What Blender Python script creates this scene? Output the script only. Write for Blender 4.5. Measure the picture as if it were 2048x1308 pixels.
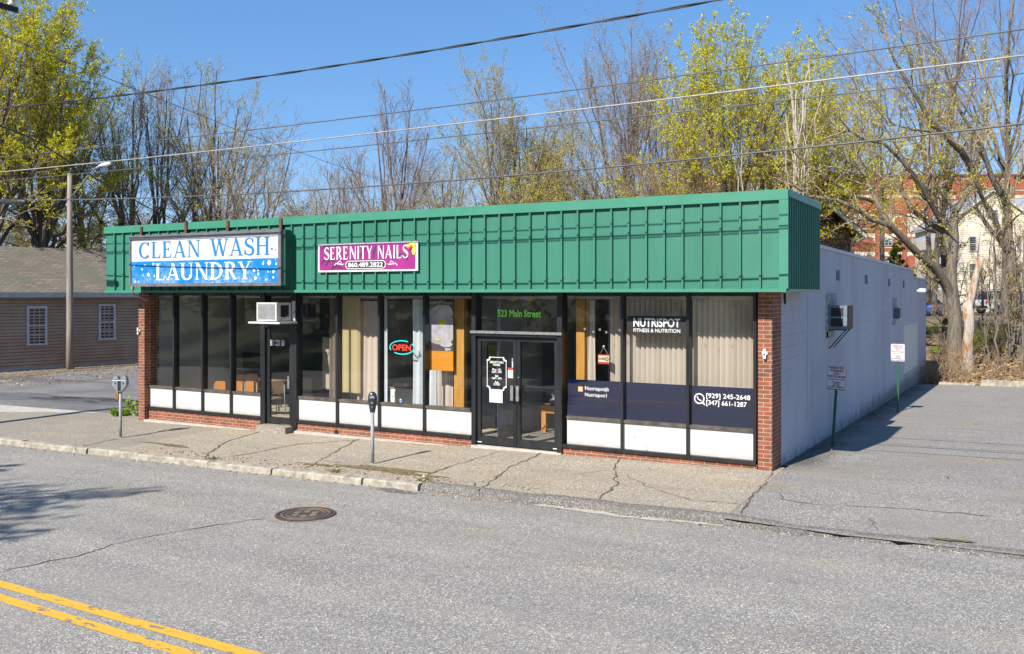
import bpy, math, random
import numpy as np
from mathutils import Vector, Matrix
for o in list(bpy.data.objects): bpy.data.objects.remove(o)
sc = bpy.context.scene; COL = sc.collection
# ---------------------------------------------------------------- camera, sky, sun
F_, CX_, HY_, H_ = 1810., 1024., 588., 2.89
TH = math.atan(1021/1810.)
fx, fy, rx, ry = -math.sin(TH), math.cos(TH), math.cos(TH), math.sin(TH)
cd = bpy.data.cameras.new('camera'); cam = bpy.data.objects.new('camera', cd); COL.objects.link(cam)
cam.location = (0, 0, H_); cam.rotation_euler = (math.pi/2, 0, TH)
cd.sensor_width = 36; cd.lens = F_/2048*36; cd.shift_y = -66/2048; cd.clip_end = 3000; cd.clip_start = .05
sc.camera = cam
SUN = Vector((0.14, 1.0, -0.846)).normalized()
w = bpy.data.worlds.new('World'); sc.world = w; w.use_nodes = True
nt = w.node_tree; bg = nt.nodes['Background']
sky = nt.nodes.new('ShaderNodeTexSky'); sky.sky_type = 'NISHITA'; sky.sun_disc = False
sky.sun_elevation = math.radians(40); sky.sun_rotation = math.radians(188)
sky.air_density = .8; sky.dust_density = 0; sky.ozone_density = 7; sky.altitude = 500
gm_ = nt.nodes.new('ShaderNodeGamma'); gm_.inputs[1].default_value = .5; hs_ = nt.nodes.new('ShaderNodeHueSaturation'); hs_.inputs['Saturation'].default_value = 1.5; hs_.inputs['Hue'].default_value = .507; hs_.inputs['Value'].default_value = 1.5
nt.links.new(sky.outputs[0], gm_.inputs[0]); nt.links.new(gm_.outputs[0], hs_.inputs['Color']); nt.links.new(hs_.outputs[0], bg.inputs[0]); bg.inputs[1].default_value = 0.15
sl = bpy.data.lights.new('sun', 'SUN'); sun = bpy.data.objects.new('sun', sl); COL.objects.link(sun)
sl.energy = 5.0; sl.angle = math.radians(.5); sl.color = (1, .93, .83)
sun.rotation_euler = SUN.to_track_quat('-Z', 'Y').to_euler(); sun.location = (-5, -20, 30)
sc.view_settings.view_transform = 'Standard'; sc.view_settings.look = 'None'
sc.view_settings.exposure = 0.78; sc.view_settings.gamma = 1
sc.render.engine = 'CYCLES'; sc.cycles.transparent_max_bounces = 24; sc.cycles.max_bounces = 8
sc.render.resolution_x = 1024; sc.render.resolution_y = 654
rnd = random.Random(7)
R = math.radians
KA = .78                                              # one albedo scale for every painted, stone and wood surface

# ---------------------------------------------------------------- measuring: points of the place from the survey of the photo
def ray(u, v): a = (u-CX_)/F_; return (fx+rx*a, fy+ry*a, (HY_-v)/F_)
def PY(u, v, Y): d = ray(u, v); t = Y/d[1]; return (t*d[0], Y, H_+t*d[2])
def PX(u, v, X): d = ray(u, v); t = X/d[0]; return (X, t*d[1], H_+t*d[2])
def PT(u, v, t): d = ray(u, v); return (t*d[0], t*d[1], H_+t*d[2])

# ---------------------------------------------------------------- materials
def mat(name, col, rough=.7, metal=0, spec=.5):
    m = bpy.data.materials.new(name); m.use_nodes = True
    b = m.node_tree.nodes['Principled BSDF']
    b.inputs['Base Color'].default_value = (*[q*KA for q in col], 1); b.inputs['Roughness'].default_value = rough
    b.inputs['Metallic'].default_value = metal; b.inputs['Specular IOR Level'].default_value = spec
    return m
class G:                                              # small node helper
    def __init__(s, m): s.t = m.node_tree; s.b = s.t.nodes['Principled BSDF']; s.tc = s.n('ShaderNodeTexCoord')
    def n(s, k, **p):
        x = s.t.nodes.new(k)
        for a, b in p.items(): setattr(x, a, b)
        return x
    def l(s, a, b): s.t.links.new(a, b)
    def noise(s, scale, det=4, rough=.6, vec=None, stretch=None):
        x = s.n('ShaderNodeTexNoise'); x.inputs['Scale'].default_value = scale; x.inputs['Detail'].default_value = det; x.inputs['Roughness'].default_value = rough
        v = vec or s.tc.outputs['Object']
        if stretch:
            mp = s.n('ShaderNodeMapping'); mp.inputs['Scale'].default_value = stretch; s.l(v, mp.inputs[0]); v = mp.outputs[0]
        s.l(v, x.inputs['Vector']); return x.outputs[0]
    def ramp(s, f, stops):
        x = s.n('ShaderNodeValToRGB'); e = x.color_ramp.elements
        while len(e) < len(stops): e.new(.5)
        for q, (p, c) in zip(e, stops): q.position = p; q.color = (*c, 1) if len(c) == 3 else c
        s.l(f, x.inputs[0]); return x.outputs[0]
    def mix(s, f, a, b, mode='MIX'):
        x = s.n('ShaderNodeMix', data_type='RGBA', blend_type=mode)
        for i, q in ((0, f), (6, a), (7, b)):
            if isinstance(q, (int, float)): x.inputs[i].default_value = q
            elif isinstance(q, tuple): x.inputs[i].default_value = (*q, 1)
            else: s.l(q, x.inputs[i])
        return x.outputs[2]
    def math(s, op, a, b=0.):
        x = s.n('ShaderNodeMath', operation=op)
        for i, q in ((0, a), (1, b)):
            if isinstance(q, (int, float)): x.inputs[i].default_value = q
            else: s.l(q, x.inputs[i])
        return x.outputs[0]
    def bump(s, h, st=.3, dist=.02):
        x = s.n('ShaderNodeBump'); x.inputs['Strength'].default_value = st; x.inputs['Distance'].default_value = dist
        s.l(h, x.inputs['Height']); s.l(x.outputs[0], s.b.inputs['Normal'])
    def col(s, c): s.l(s.mix(1., c, (KA, KA, KA), 'MULTIPLY'), s.b.inputs['Base Color'])
def vary(name, c1, c2, scale=3, rough=.75, stretch=None, bump=0, metal=0, spec=.5, lo=.35, hi=.65):
    m = mat(name, c1, rough, metal, spec); g = G(m)
    n = g.noise(scale, 6, .65, stretch=stretch); g.col(g.ramp(n, [(lo, c1), (hi, c2)]))
    if bump: g.bump(n, bump, .02)
    return m
def asphalt(name, base, light, dark, tint, patch=.5, strip=None, ochre=.0, tracks=False):
    m = mat(name, base, .9, spec=.25); g = G(m)
    v = g.n('ShaderNodeTexVoronoi'); v.inputs['Scale'].default_value = 80; g.l(g.tc.outputs['Object'], v.inputs['Vector'])
    wn = g.n('ShaderNodeTexWhiteNoise'); g.l(v.outputs['Color'], wn.inputs['Vector'])
    c = g.ramp(wn.outputs[0], [(0, dark), (.25, base), (.72, base), (.9, light), (1, tuple(min(1, q*1.5) for q in light))])
    n1 = g.noise(95, 3, .7); c = g.mix(.75, c, g.ramp(n1, [(.3, (.45, .45, .46)), (.7, (1.2, 1.2, 1.2))]), 'MULTIPLY')
    n2 = g.noise(.55, 5, .6); c = g.mix(g.math('MULTIPLY', g.ramp(n2, [(.42, (0, 0, 0)), (.7, (1, 1, 1))]), patch), c, tint, 'MIX')
    n3 = g.noise(2.2, 6, .7, stretch=(.25, 1, 1)); c = g.mix(.6, c, g.ramp(n3, [(.3, (.78, .78, .79)), (.7, (1.12, 1.11, 1.1))]), 'MULTIPLY')
    if ochre: n4 = g.noise(.9, 4, .6, stretch=(.4, 1, 1)); c = g.mix(g.math('MULTIPLY', g.ramp(n4, [(.56, (0, 0, 0)), (.72, (1, 1, 1))]), ochre), c, (1.12, .98, .78), 'MULTIPLY')
    if tracks:
        s_ = g.n('ShaderNodeSeparateXYZ'); g.l(g.tc.outputs['Object'], s_.inputs[0]); y_ = g.math('ADD', s_.outputs[1], g.math('MULTIPLY', g.noise(.35, 3, .5), .9)); wv = g.math('SINE', g.math('MULTIPLY', y_, 3.6)); c = g.mix(.8, c, g.ramp(wv, [(.0, (.95, .95, .955)), (1, (1.03, 1.03, 1.02))]), 'MULTIPLY')
        e_ = g.noise(3.5, 5, .7); c = g.mix(g.math('MULTIPLY', g.ramp(e_, [(.66, (0, 0, 0)), (.72, (1, 1, 1))]), .35), c, (.13, .125, .12))
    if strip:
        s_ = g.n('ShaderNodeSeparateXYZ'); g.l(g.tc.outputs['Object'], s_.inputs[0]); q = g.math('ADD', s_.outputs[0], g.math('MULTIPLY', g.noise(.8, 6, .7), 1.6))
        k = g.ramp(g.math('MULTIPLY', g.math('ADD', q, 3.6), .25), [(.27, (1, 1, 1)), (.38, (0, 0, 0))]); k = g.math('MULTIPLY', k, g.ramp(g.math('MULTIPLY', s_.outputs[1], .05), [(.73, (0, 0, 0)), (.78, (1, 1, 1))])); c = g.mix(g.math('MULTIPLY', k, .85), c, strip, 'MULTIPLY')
        gr = g.ramp(g.math('ADD', g.noise(1.1, 5, .65), g.math('MULTIPLY', s_.outputs[1], -.012)), [(.30, (0, 0, 0)), (.36, (1, 1, 1))])
    g.col(c); g.bump(n1, .5, .012); return m
M_road = asphalt('road_asphalt', (.35, .337, .312), (.62, .59, .52), (.165, .158, .15), (.365, .348, .31), ochre=.45, tracks=True)
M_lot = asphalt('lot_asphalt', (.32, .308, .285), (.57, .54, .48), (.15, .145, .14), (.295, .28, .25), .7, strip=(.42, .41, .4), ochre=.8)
M_lotL = asphalt('side_lot_asphalt', (.27, .265, .265), (.42, .4, .37), (.13, .13, .13), (.15, .15, .155), .9)
M_walk = asphalt('exposed_aggregate', (.43, .37, .29), (.72, .64, .52), (.21, .175, .135), (.37, .325, .265), .4, ochre=.6)
M_walk2 = asphalt('old_sidewalk', (.37, .33, .27), (.58, .53, .44), (.19, .17, .14), (.30, .27, .22), .6, ochre=.7)
M_conc = vary('concrete', (.42, .39, .34), (.6, .57, .5), 6, .9, bump=.3)
M_kerb = vary('granite_kerb', (.24, .215, .17), (.5, .46, .38), 7, .9, bump=.6)
M_edge = asphalt('asphalt_edge', (.2, .19, .175), (.45, .42, .37), (.07, .07, .065), (.22, .2, .18))
M_crack = vary('crack_dirt', (.07, .06, .045), (.16, .13, .08), 8, .95)
M_dirt = vary('dirt_moss', (.10, .085, .03), (.28, .21, .1), 14, .95, bump=.6)
M_litter = vary('leaf_litter', (.12, .08, .045), (.34, .24, .14), 5, .95, bump=.8)
M_grass = vary('grass', (.05, .075, .015), (.12, .15, .03), 3, .95, bump=.5)
M_leafdry = vary('dry_leaf', (.22, .13, .06), (.48, .33, .18), 3, .9)
def bricks(name, c1, c2, mort, sc=1., painted=None):
    m = mat(name, c1, .85, spec=.3); g = G(m)
    s = g.n('ShaderNodeSeparateXYZ'); g.l(g.tc.outputs['Object'], s.inputs[0])
    cb = g.n('ShaderNodeCombineXYZ'); g.l(g.math('ADD', s.outputs[0], s.outputs[1]), cb.inputs[0]); g.l(s.outputs[2], cb.inputs[1])
    b = g.n('ShaderNodeTexBrick'); g.l(cb.outputs[0], b.inputs['Vector'])
    b.inputs['Scale'].default_value = 1; b.inputs['Brick Width'].default_value = .205*sc; b.inputs['Row Height'].default_value = .068*sc
    b.inputs['Mortar Size'].default_value = .006*sc; b.inputs['Mortar Smooth'].default_value = .2; b.inputs['Bias'].default_value = -.3
    b.inputs['Color1'].default_value = (*c1, 1); b.inputs['Color2'].default_value = (*c2, 1); b.inputs['Mortar'].default_value = (*mort, 1)
    n = g.noise(3, 5); c = g.mix(.8, b.outputs[0], g.ramp(n, [(.3, (.7, .7, .7)), (.7, (1.25, 1.2, 1.15))]), 'MULTIPLY')
    g.col(c); x = g.math('SUBTRACT', 1., b.outputs['Fac']); g.bump(x, .6, .006); return m
M_brick = bricks('red_brick', (.31, .10, .055), (.15, .07, .045), (.42, .36, .29))
def weathered_green():
    m = mat('green_metal', (.04, .23, .15), .5); g = G(m); a_ = g.noise(.8, 4, .6, stretch=(1, 1, .4)); b_ = g.noise(9, 6, .7, stretch=(1, 1, .12)); d_ = g.noise(40, 5, .8)
    c = g.ramp(a_, [(.3, (.030, .19, .125)), (.7, (.044, .232, .16))]); c = g.mix(.5, c, g.ramp(b_, [(.35, (.86, .88, .88)), (.65, (1.12, 1.1, 1.12))]), 'MULTIPLY'); g.col(g.mix(g.ramp(d_, [(.7, (0, 0, 0)), (.78, (.5, .5, .5))]), c, (.14, .12, .08))); g.bump(g.noise(1.6, 3, .5), .25, .02); return m
M_green = weathered_green()
M_greenD = vary('green_metal_trim', (.045, .25, .16), (.06, .28, .185), 2, .45)
def dirty(name, c, lo_):
    m = mat(name, c, .55); g = G(m); s_ = g.n('ShaderNodeSeparateXYZ'); g.l(g.tc.outputs['Object'], s_.inputs[0]); n_ = g.noise(5, 6, .75)
    k = g.ramp(g.math('ADD', g.math('MULTIPLY', s_.outputs[2], 3.2), g.math('MULTIPLY', n_, -.55)), [(.30, (.62, .56, .47)), (.62, (1, 1, 1))]); n2_ = g.noise(26, 6, .8, stretch=(1, 1, .5))
    q = g.ramp(n2_, [(.66, (1, 1, 1)), (.74, (.55, .53, .5))]); g.col(g.mix(1., g.mix(.75, tuple(x*1. for x in c), k, 'MULTIPLY'), q, 'MULTIPLY')); return m
M_white = vary('white_panel', (.76, .76, .76), (.84, .84, .84), 3, .55); M_wpan = dirty('white_panel_dirty', (.60, .60, .595), .2)
def smudged(name):
    m = mat(name, (.6, .6, .6), .55); g = G(m)
    a = g.noise(22, 8, .85); b = g.noise(1.6, 3, .5)
    k = g.math('MULTIPLY', g.ramp(a, [(.56, (0, 0, 0)), (.62, (1, 1, 1))]), g.ramp(b, [(.52, (0, 0, 0)), (.62, (1, 1, 1))]))
    g.col(g.mix(k, (.6, .6, .6), (.08, .08, .08))); return m
M_whiteS = vary('white_panel_scuffed', (.74, .74, .73), (.84, .84, .84), 2, .55)
M_frame = vary('black_frame', (.012, .013, .016), (.03, .031, .035), 6, .35, stretch=(1, 1, .2))
M_frame2 = vary('bronze_rail', (.05, .045, .04), (.16, .13, .11), 6, .5)
def cmu():
    m = mat('painted_block', (.5, .5, .56), .85, spec=.2); g = G(m)
    s = g.n('ShaderNodeSeparateXYZ'); g.l(g.tc.outputs['Object'], s.inputs[0])
    cb = g.n('ShaderNodeCombineXYZ'); g.l(s.outputs[1], cb.inputs[0]); g.l(s.outputs[2], cb.inputs[1])
    b = g.n('ShaderNodeTexBrick'); g.l(cb.outputs[0], b.inputs['Vector'])
    b.inputs['Scale'].default_value = 1; b.inputs['Brick Width'].default_value = .4; b.inputs['Row Height'].default_value = .2; b.inputs['Mortar Size'].default_value = .007; b.inputs['Mortar Smooth'].default_value = .6
    n = g.noise(.7, 5, .6, stretch=(1, 1, .35)); n2 = g.noise(30, 4)
    c = g.ramp(n, [(.3, (.46, .45, .50)), (.55, (.55, .545, .61)), (.75, (.59, .58, .63))])
    big = g.noise(.35, 2); crack = g.math('MULTIPLY', b.outputs['Fac'], g.ramp(big, [(.45, (0, 0, 0)), (.62, (.55, .55, .55))]))
    c = g.mix(crack, c, (.26, .25, .28)); c = g.mix(.25, c, g.ramp(n2, [(.3, (.7, .7, .7)), (.7, (1.2, 1.2, 1.2))]), 'MULTIPLY')
    z = g.ramp(g.math('ADD', g.math('MULTIPLY', s.outputs[2], .9), g.math('MULTIPLY', g.noise(2.5, 5), .7)), [(.25, (.45, .4, .33)), (.5, (1, 1, 1))])
    c = g.mix(.8, c, z, 'MULTIPLY'); g.col(c); g.bump(g.math('SUBTRACT', 1., b.outputs['Fac']), .25, .01); return m
M_block = cmu()
M_blockpatch = vary('patch_paint', (.66, .68, .60), (.72, .73, .66), 3, .8)
M_steel = vary('galvanised', (.28, .29, .3), (.42, .43, .43), 12, .45, metal=.6)
M_steelp = vary('grey_paint', (.26, .27, .285), (.38, .39, .4), 9, .5)
M_dark = mat('dark_rubber', (.015, .015, .017), .6)
M_rust = vary('rust', (.1, .04, .025), (.2, .08, .045), 18, .9)
M_wire = vary('cable_black', (.02, .022, .025), (.05, .05, .055), 3, .5)
M_wirel = vary('cable_bare', (.3, .28, .26), (.5, .47, .43), 4, .45)
M_wirem = vary('cable_grey', (.07, .075, .08), (.15, .15, .155), 4, .5)
M_yellow = None
def yellow():
    m = mat('lane_paint', (.75, .42, .03), .8); g = G(m)
    a = g.noise(5.5, 9, .75, stretch=(.7, 1.6, 1)); b = g.noise(60, 3)
    k = g.ramp(a, [(.405, (1, 1, 1)), (.425, (0, 0, 0))])
    c = g.mix(g.ramp(b, [(.3, (0, 0, 0)), (.7, (1, 1, 1))]), (.72, .38, .025), (.82, .48, .05))
    g.col(g.mix(k, c, (.2, .185, .17))); return m
M_yellow = yellow()
def glassmat(name, tint, refl=1.0):
    m = bpy.data.materials.new(name); m.use_nodes = True; t = m.node_tree; t.nodes.clear()
    o = t.nodes.new('ShaderNodeOutputMaterial'); mx = t.nodes.new('ShaderNodeMixShader'); tr = t.nodes.new('ShaderNodeBsdfTransparent'); gl = t.nodes.new('ShaderNodeBsdfGlossy')
    fr = t.nodes.new('ShaderNodeFresnel'); ge = t.nodes.new('ShaderNodeNewGeometry'); mi_ = t.nodes.new('ShaderNodeMath'); mi_.operation = 'MULTIPLY_ADD'; mi_.inputs[1].default_value = 1/1.5-1.5; mi_.inputs[2].default_value = 1.5
    t.links.new(ge.outputs['Backfacing'], mi_.inputs[0]); t.links.new(mi_.outputs[0], fr.inputs[0]); mt = t.nodes.new('ShaderNodeMath'); mt.operation = 'MULTIPLY'; mt.inputs[1].default_value = refl
    tr.inputs[0].default_value = (*tint, 1); gl.inputs['Roughness'].default_value = .015; gl.inputs[0].default_value = (1, 1, 1, 1)
    t.links.new(fr.outputs[0], mt.inputs[0]); t.links.new(mt.outputs[0], mx.inputs[0]); t.links.new(tr.outputs[0], mx.inputs[1]); t.links.new(gl.outputs[0], mx.inputs[2]); t.links.new(mx.outputs[0], o.inputs[0])
    return m
M_glass = glassmat('shop_glass', (.95, .965, .96)); M_navyfilm = None
def film():
    m = glassmat('navy_film', (.04, .06, .26), .8); t = m.node_tree
    tr = [n for n in t.nodes if n.type == 'BSDF_TRANSPARENT'][0]; mx = [n for n in t.nodes if n.type == 'MIX_SHADER'][0]
    df = t.nodes.new('ShaderNodeBsdfDiffuse'); df.inputs[0].default_value = (.007, .013, .075, 1)
    m2 = t.nodes.new('ShaderNodeMixShader'); m2.inputs[0].default_value = .45
    t.links.new(tr.outputs[0], m2.inputs[1]); t.links.new(df.outputs[0], m2.inputs[2]); t.links.new(m2.outputs[0], mx.inputs[1]); return m
M_film = film()
def sheer(name, col, op=.8):
    m = bpy.data.materials.new(name); m.use_nodes = True; t = m.node_tree; t.nodes.clear()
    o = t.nodes.new('ShaderNodeOutputMaterial'); a = t.nodes.new('ShaderNodeBsdfDiffuse'); b = t.nodes.new('ShaderNodeBsdfTranslucent'); mx = t.nodes.new('ShaderNodeMixShader')
    a.inputs[0].default_value = (*col, 1); b.inputs[0].default_value = (*col, 1); mx.inputs[0].default_value = .3
    t.links.new(a.outputs[0], mx.inputs[1]); t.links.new(b.outputs[0], mx.inputs[2]); t.links.new(mx.outputs[0], o.inputs[0]); return m
def emit(name, col, s):
    m = mat(name, col, .4); b = m.node_tree.nodes['Principled BSDF']; b.inputs['Emission Color'].default_value = (*col, 1); b.inputs['Emission Strength'].default_value = s; return m
def flat(name, c, rough=.5): return vary(name, c, tuple(min(1, q*1.12+.004) for q in c), 8, rough)
M_dwin = mat('house_window_glass', (.012, .015, .02), .08, spec=.8)
def leafmat(name, cols, tr=.35, lo=0., hi=1.):
    m = bpy.data.materials.new(name); m.use_nodes = True; t = m.node_tree; t.nodes.clear()
    o = t.nodes.new('ShaderNodeOutputMaterial'); g = t.nodes.new('ShaderNodeNewGeometry'); rp = t.nodes.new('ShaderNodeValToRGB')
    e = rp.color_ramp.elements
    while len(e) < len(cols): e.new(.5)
    for i, c in enumerate(cols): e[i].position = i/(len(cols)-1); e[i].color = (*c, 1)
    a = t.nodes.new('ShaderNodeBsdfDiffuse'); b = t.nodes.new('ShaderNodeBsdfTranslucent'); mx = t.nodes.new('ShaderNodeMixShader'); mx.inputs[0].default_value = tr
    t.links.new(g.outputs['Random Per Island'], rp.inputs[0])
    for q in (a, b): t.links.new(rp.outputs[0], q.inputs[0])
    t.links.new(a.outputs[0], mx.inputs[1]); t.links.new(b.outputs[0], mx.inputs[2]); t.links.new(mx.outputs[0], o.inputs[0]); return m
L_yel = leafmat('maple_flowers', [(.36, .35, .02), (.58, .56, .03), (.78, .72, .06)], .45)
L_olive = leafmat('young_leaves', [(.3, .27, .05), (.5, .45, .08), (.68, .6, .18)], .45)
L_pale = leafmat('pale_buds', [(.34, .26, .16), (.5, .4, .26), (.3, .28, .08)])
L_purp = leafmat('bud_twigs', [(.16, .08, .08), (.24, .14, .12), (.3, .2, .16)])
L_ever = leafmat('evergreen_needles', [(.02, .04, .008), (.04, .075, .012), (.09, .13, .02)], .2)
L_weed = leafmat('weed_leaves', [(.1, .2, .01), (.2, .38, .03), (.3, .42, .06)])
L_moss = leafmat('shrub_leaves', [(.06, .1, .01), (.14, .2, .02), (.22, .27, .03)])
L_dry = leafmat('fallen_leaves', [(.16, .09, .04), (.36, .23, .12), (.52, .38, .22)], .1)
B_dark = vary('bark_dark', (.075, .06, .048), (.22, .18, .14), 2.5, .9, stretch=(3, 3, .4), bump=.6)
B_grey = vary('bark_grey', (.10, .085, .068), (.26, .225, .18), 4, .9, stretch=(4, 4, .5), bump=.6)
B_twig = vary('twig_bark', (.26, .185, .125), (.46, .345, .24), 2, .9)
B_purp = vary('twig_purple', (.27, .19, .155), (.46, .34, .29), 2, .9)
B_birch = vary('pale_bark', (.4, .35, .3), (.62, .56, .5), 4, .85, bump=.3)

# ---------------------------------------------------------------- object helpers
OFF = {}
def setp(o, label=None, cat=None, group=None, kind=None):
    if label: o['label'] = label
    if cat: o['category'] = cat
    if group: o['group'] = group
    if kind: o['kind'] = kind
    return o
def thing(name, label, cat, loc=(0, 0, 0), rz=None, group=None):
    o = bpy.data.objects.new(name, None); COL.objects.link(o); o.location = loc; o.empty_display_size = .2
    if rz is None: OFF[o.name] = Vector(loc)
    else: o.rotation_euler = (0, 0, rz); OFF[o.name] = Vector((0, 0, 0))
    return setp(o, label, cat, group)
def link(me, name, parent=None, mats=(), at=None):
    o = bpy.data.objects.new(name, me); COL.objects.link(o)
    for m in mats: me.materials.append(m)
    if parent is not None:
        off = OFF.get(parent.name, Vector((0, 0, 0))); me.transform(Matrix.Translation(-off)); o.parent = parent; OFF[o.name] = off
    elif at is not None: me.transform(Matrix.Translation(-Vector(at))); o.location = at; OFF[o.name] = Vector(at)
    return o
class MB:
    def __init__(s): s.v = []; s.f = []; s.mi = []; s.sm = []
    def add(s, v, f, mi=0, smooth=False):
        k = len(s.v); s.v += [tuple(p) for p in v]; s.f += [tuple(i+k for i in q) for q in f]; s.mi += [mi]*len(f); s.sm += [smooth]*len(f); return s
    def box(s, x0, x1, y0, y1, z0, z1, mi=0):
        x0, x1 = sorted((x0, x1)); y0, y1 = sorted((y0, y1)); z0, z1 = sorted((z0, z1))
        return s.add([(x, y, z) for z in (z0, z1) for y in (y0, y1) for x in (x0, x1)], [(0, 2, 3, 1), (4, 5, 7, 6), (0, 1, 5, 4), (2, 6, 7, 3), (0, 4, 6, 2), (1, 3, 7, 5)], mi)
    def obox(s, c, ax, ay, az, mi=0):                 # oriented box: centre + three half vectors
        c, ax, ay, az = map(Vector, (c, ax, ay, az))
        return s.add([c+i*ax+j*ay+k*az for k in (-1, 1) for j in (-1, 1) for i in (-1, 1)], [(0, 2, 3, 1), (4, 5, 7, 6), (0, 1, 5, 4), (2, 6, 7, 3), (0, 4, 6, 2), (1, 3, 7, 5)], mi)
    def beam(s, p, q, w, h, mi=0, up=(0, 0, 1)):
        p, q = Vector(p), Vector(q); d = (q-p); u = Vector(up); sd = d.cross(u).normalized(); u2 = sd.cross(d).normalized()
        return s.obox((p+q)/2, d/2, sd*w/2, u2*h/2, mi)
    def tube(s, pts, rad, n=8, mi=0, smooth=True, cap=True):
        pts = [Vector(p) for p in pts]
        if not isinstance(rad, (list, tuple)): rad = [rad]*len(pts)
        vs = []; ref = None
        for i, p in enumerate(pts):
            d = (pts[min(i+1, len(pts)-1)]-pts[max(i-1, 0)]).normalized()
            if ref is None: ref = d.orthogonal().normalized()
            else: ref = (ref-d*ref.dot(d)).normalized()
            b = d.cross(ref)
            vs += [p+(ref*math.cos(2*math.pi*k/n)+b*math.sin(2*math.pi*k/n))*rad[i] for k in range(n)]
        fs = [(i*n+k, i*n+(k+1) % n, (i+1)*n+(k+1) % n, (i+1)*n+k) for i in range(len(pts)-1) for k in range(n)]
        s.add(vs, fs, mi, smooth)
        if cap: k = len(s.v)-len(vs); s.f += [tuple(k+i for i in range(n-1, -1, -1)), tuple(k+(len(pts)-1)*n+i for i in range(n))]; s.mi += [mi]*2; s.sm += [False]*2
        return s
    def lathe(s, c, prof, n=16, mi=0, smooth=True):   # profile (r,z) about vertical axis
        c = Vector(c); k = len(prof); vs = [(c.x+max(r, 1e-4)*math.cos(2*math.pi*i/n), c.y+max(r, 1e-4)*math.sin(2*math.pi*i/n), c.z+z) for r, z in prof for i in range(n)]
        s.add(vs, [(j*n+i, j*n+(i+1) % n, (j+1)*n+(i+1) % n, (j+1)*n+i) for j in range(k-1) for i in range(n)], mi, smooth)
        return s.add([vs[i] for i in range(n)]+[vs[(k-1)*n+i] for i in range(n)], [tuple(range(n-1, -1, -1)), tuple(range(n, 2*n))], mi)
    def prism(s, poly, y0, y1, mi=0):                 # polygon (x,z) extruded in y
        n = len(poly); v = [(x, y0, z) for x, z in poly]+[(x, y1, z) for x, z in poly]
        return s.add(v, [tuple(range(n)), tuple(range(2*n-1, n-1, -1))]+[(i, i+n, (i+1) % n+n, (i+1) % n) for i in range(n)], mi)
    def quad(s, a, b, c, d, mi=0): return s.add([a, b, c, d], [(0, 1, 2, 3)], mi)
    def disc(s, c, r, y, h=.002, n=20, mi=0, sx=1):
        return s.prism([(c[0]+r*sx*math.cos(2*math.pi*i/n), c[1]+r*math.sin(2*math.pi*i/n)) for i in range(n)], y, y+h, mi)
    def build(s, name, mats, parent=None, at=None, bevel=0):
        me = bpy.data.meshes.new(name); me.from_pydata(s.v, [], s.f)
        me.polygons.foreach_set('material_index', s.mi); me.polygons.foreach_set('use_smooth', s.sm); me.update()
        if not isinstance(mats, (list, tuple)): mats = [mats]
        o = link(me, name, parent, mats, at)
        if bevel: b = o.modifiers.new('bevel', 'BEVEL'); b.width = bevel; b.segments = 2; b.limit_method = 'ANGLE'
        return o
def part(parent, name, m, mb, **k):
    label = k.pop('label', None); o = mb.build(name, m, parent, **k)
    if label: o['label'] = label
    return o
def solo(name, label, cat, m, mb, at, group=None, bevel=0): return setp(mb.build(name, m, None, at, bevel), label, cat, group)
def struct(name, m, mb): return setp(mb.build(name, m), kind='structure')
def copyt(o, parent=None):
    c = o.copy(); COL.objects.link(c)
    if parent: c.parent = parent
    for ch in list(o.children): copyt(ch, c)
    return c
def npmesh(name, V, Fc, mi=None, smooth=False, k=4):
    me = bpy.data.meshes.new(name); me.vertices.add(len(V)); me.vertices.foreach_set('co', V.astype(np.float32).ravel())
    nf = len(Fc); me.loops.add(nf*k); me.loops.foreach_set('vertex_index', Fc.astype(np.int32).ravel())
    me.polygons.add(nf); me.polygons.foreach_set('loop_start', np.arange(nf, dtype=np.int32)*k)
    if mi is not None: me.polygons.foreach_set('material_index', mi.astype(np.int32))
    me.polygons.foreach_set('use_smooth', np.full(nf, smooth)); me.update(calc_edges=True); return me
# ---------------------------------------------------------------- lettering
def textmesh(txt, x, z, width, height, y, depth=.003, bold=0., align='C', shear=0, sp=1.):
    cu = bpy.data.curves.new('t', 'FONT'); cu.body = txt; cu.size = 1; cu.offset = bold; cu.shear = shear; cu.resolution_u = 3; cu.space_character = sp
    ob = bpy.data.objects.new('t', cu); COL.objects.link(ob); bpy.context.view_layer.update()
    me = bpy.data.meshes.new_from_object(ob.evaluated_get(bpy.context.evaluated_depsgraph_get())); bpy.data.objects.remove(ob)
    v = np.array([q.co[:] for q in me.vertices]); fs = [tuple(p.vertices) for p in me.polygons]
    if not len(v): return MB()
    x0, x1, y0, y1 = v[:, 0].min(), v[:, 0].max(), v[:, 1].min(), v[:, 1].max()
    s = height/(y1-y0); sx = (width/(x1-x0)) if width else s
    cx = (x0+x1)/2 if align == 'C' else x0
    mb = MB(); mb.add([(x+(a-cx)*sx, y, z+(b-(y0+y1)/2)*s) for a, b, c in v], fs)
    return mb
def text(parent, txt, x, z, width, height, y, m, bold=.01, name='lettering', align='C', **k):
    return part(parent, name, m, textmesh(txt, x, z, width, height, y, bold=bold, align=align, **k))
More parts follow.
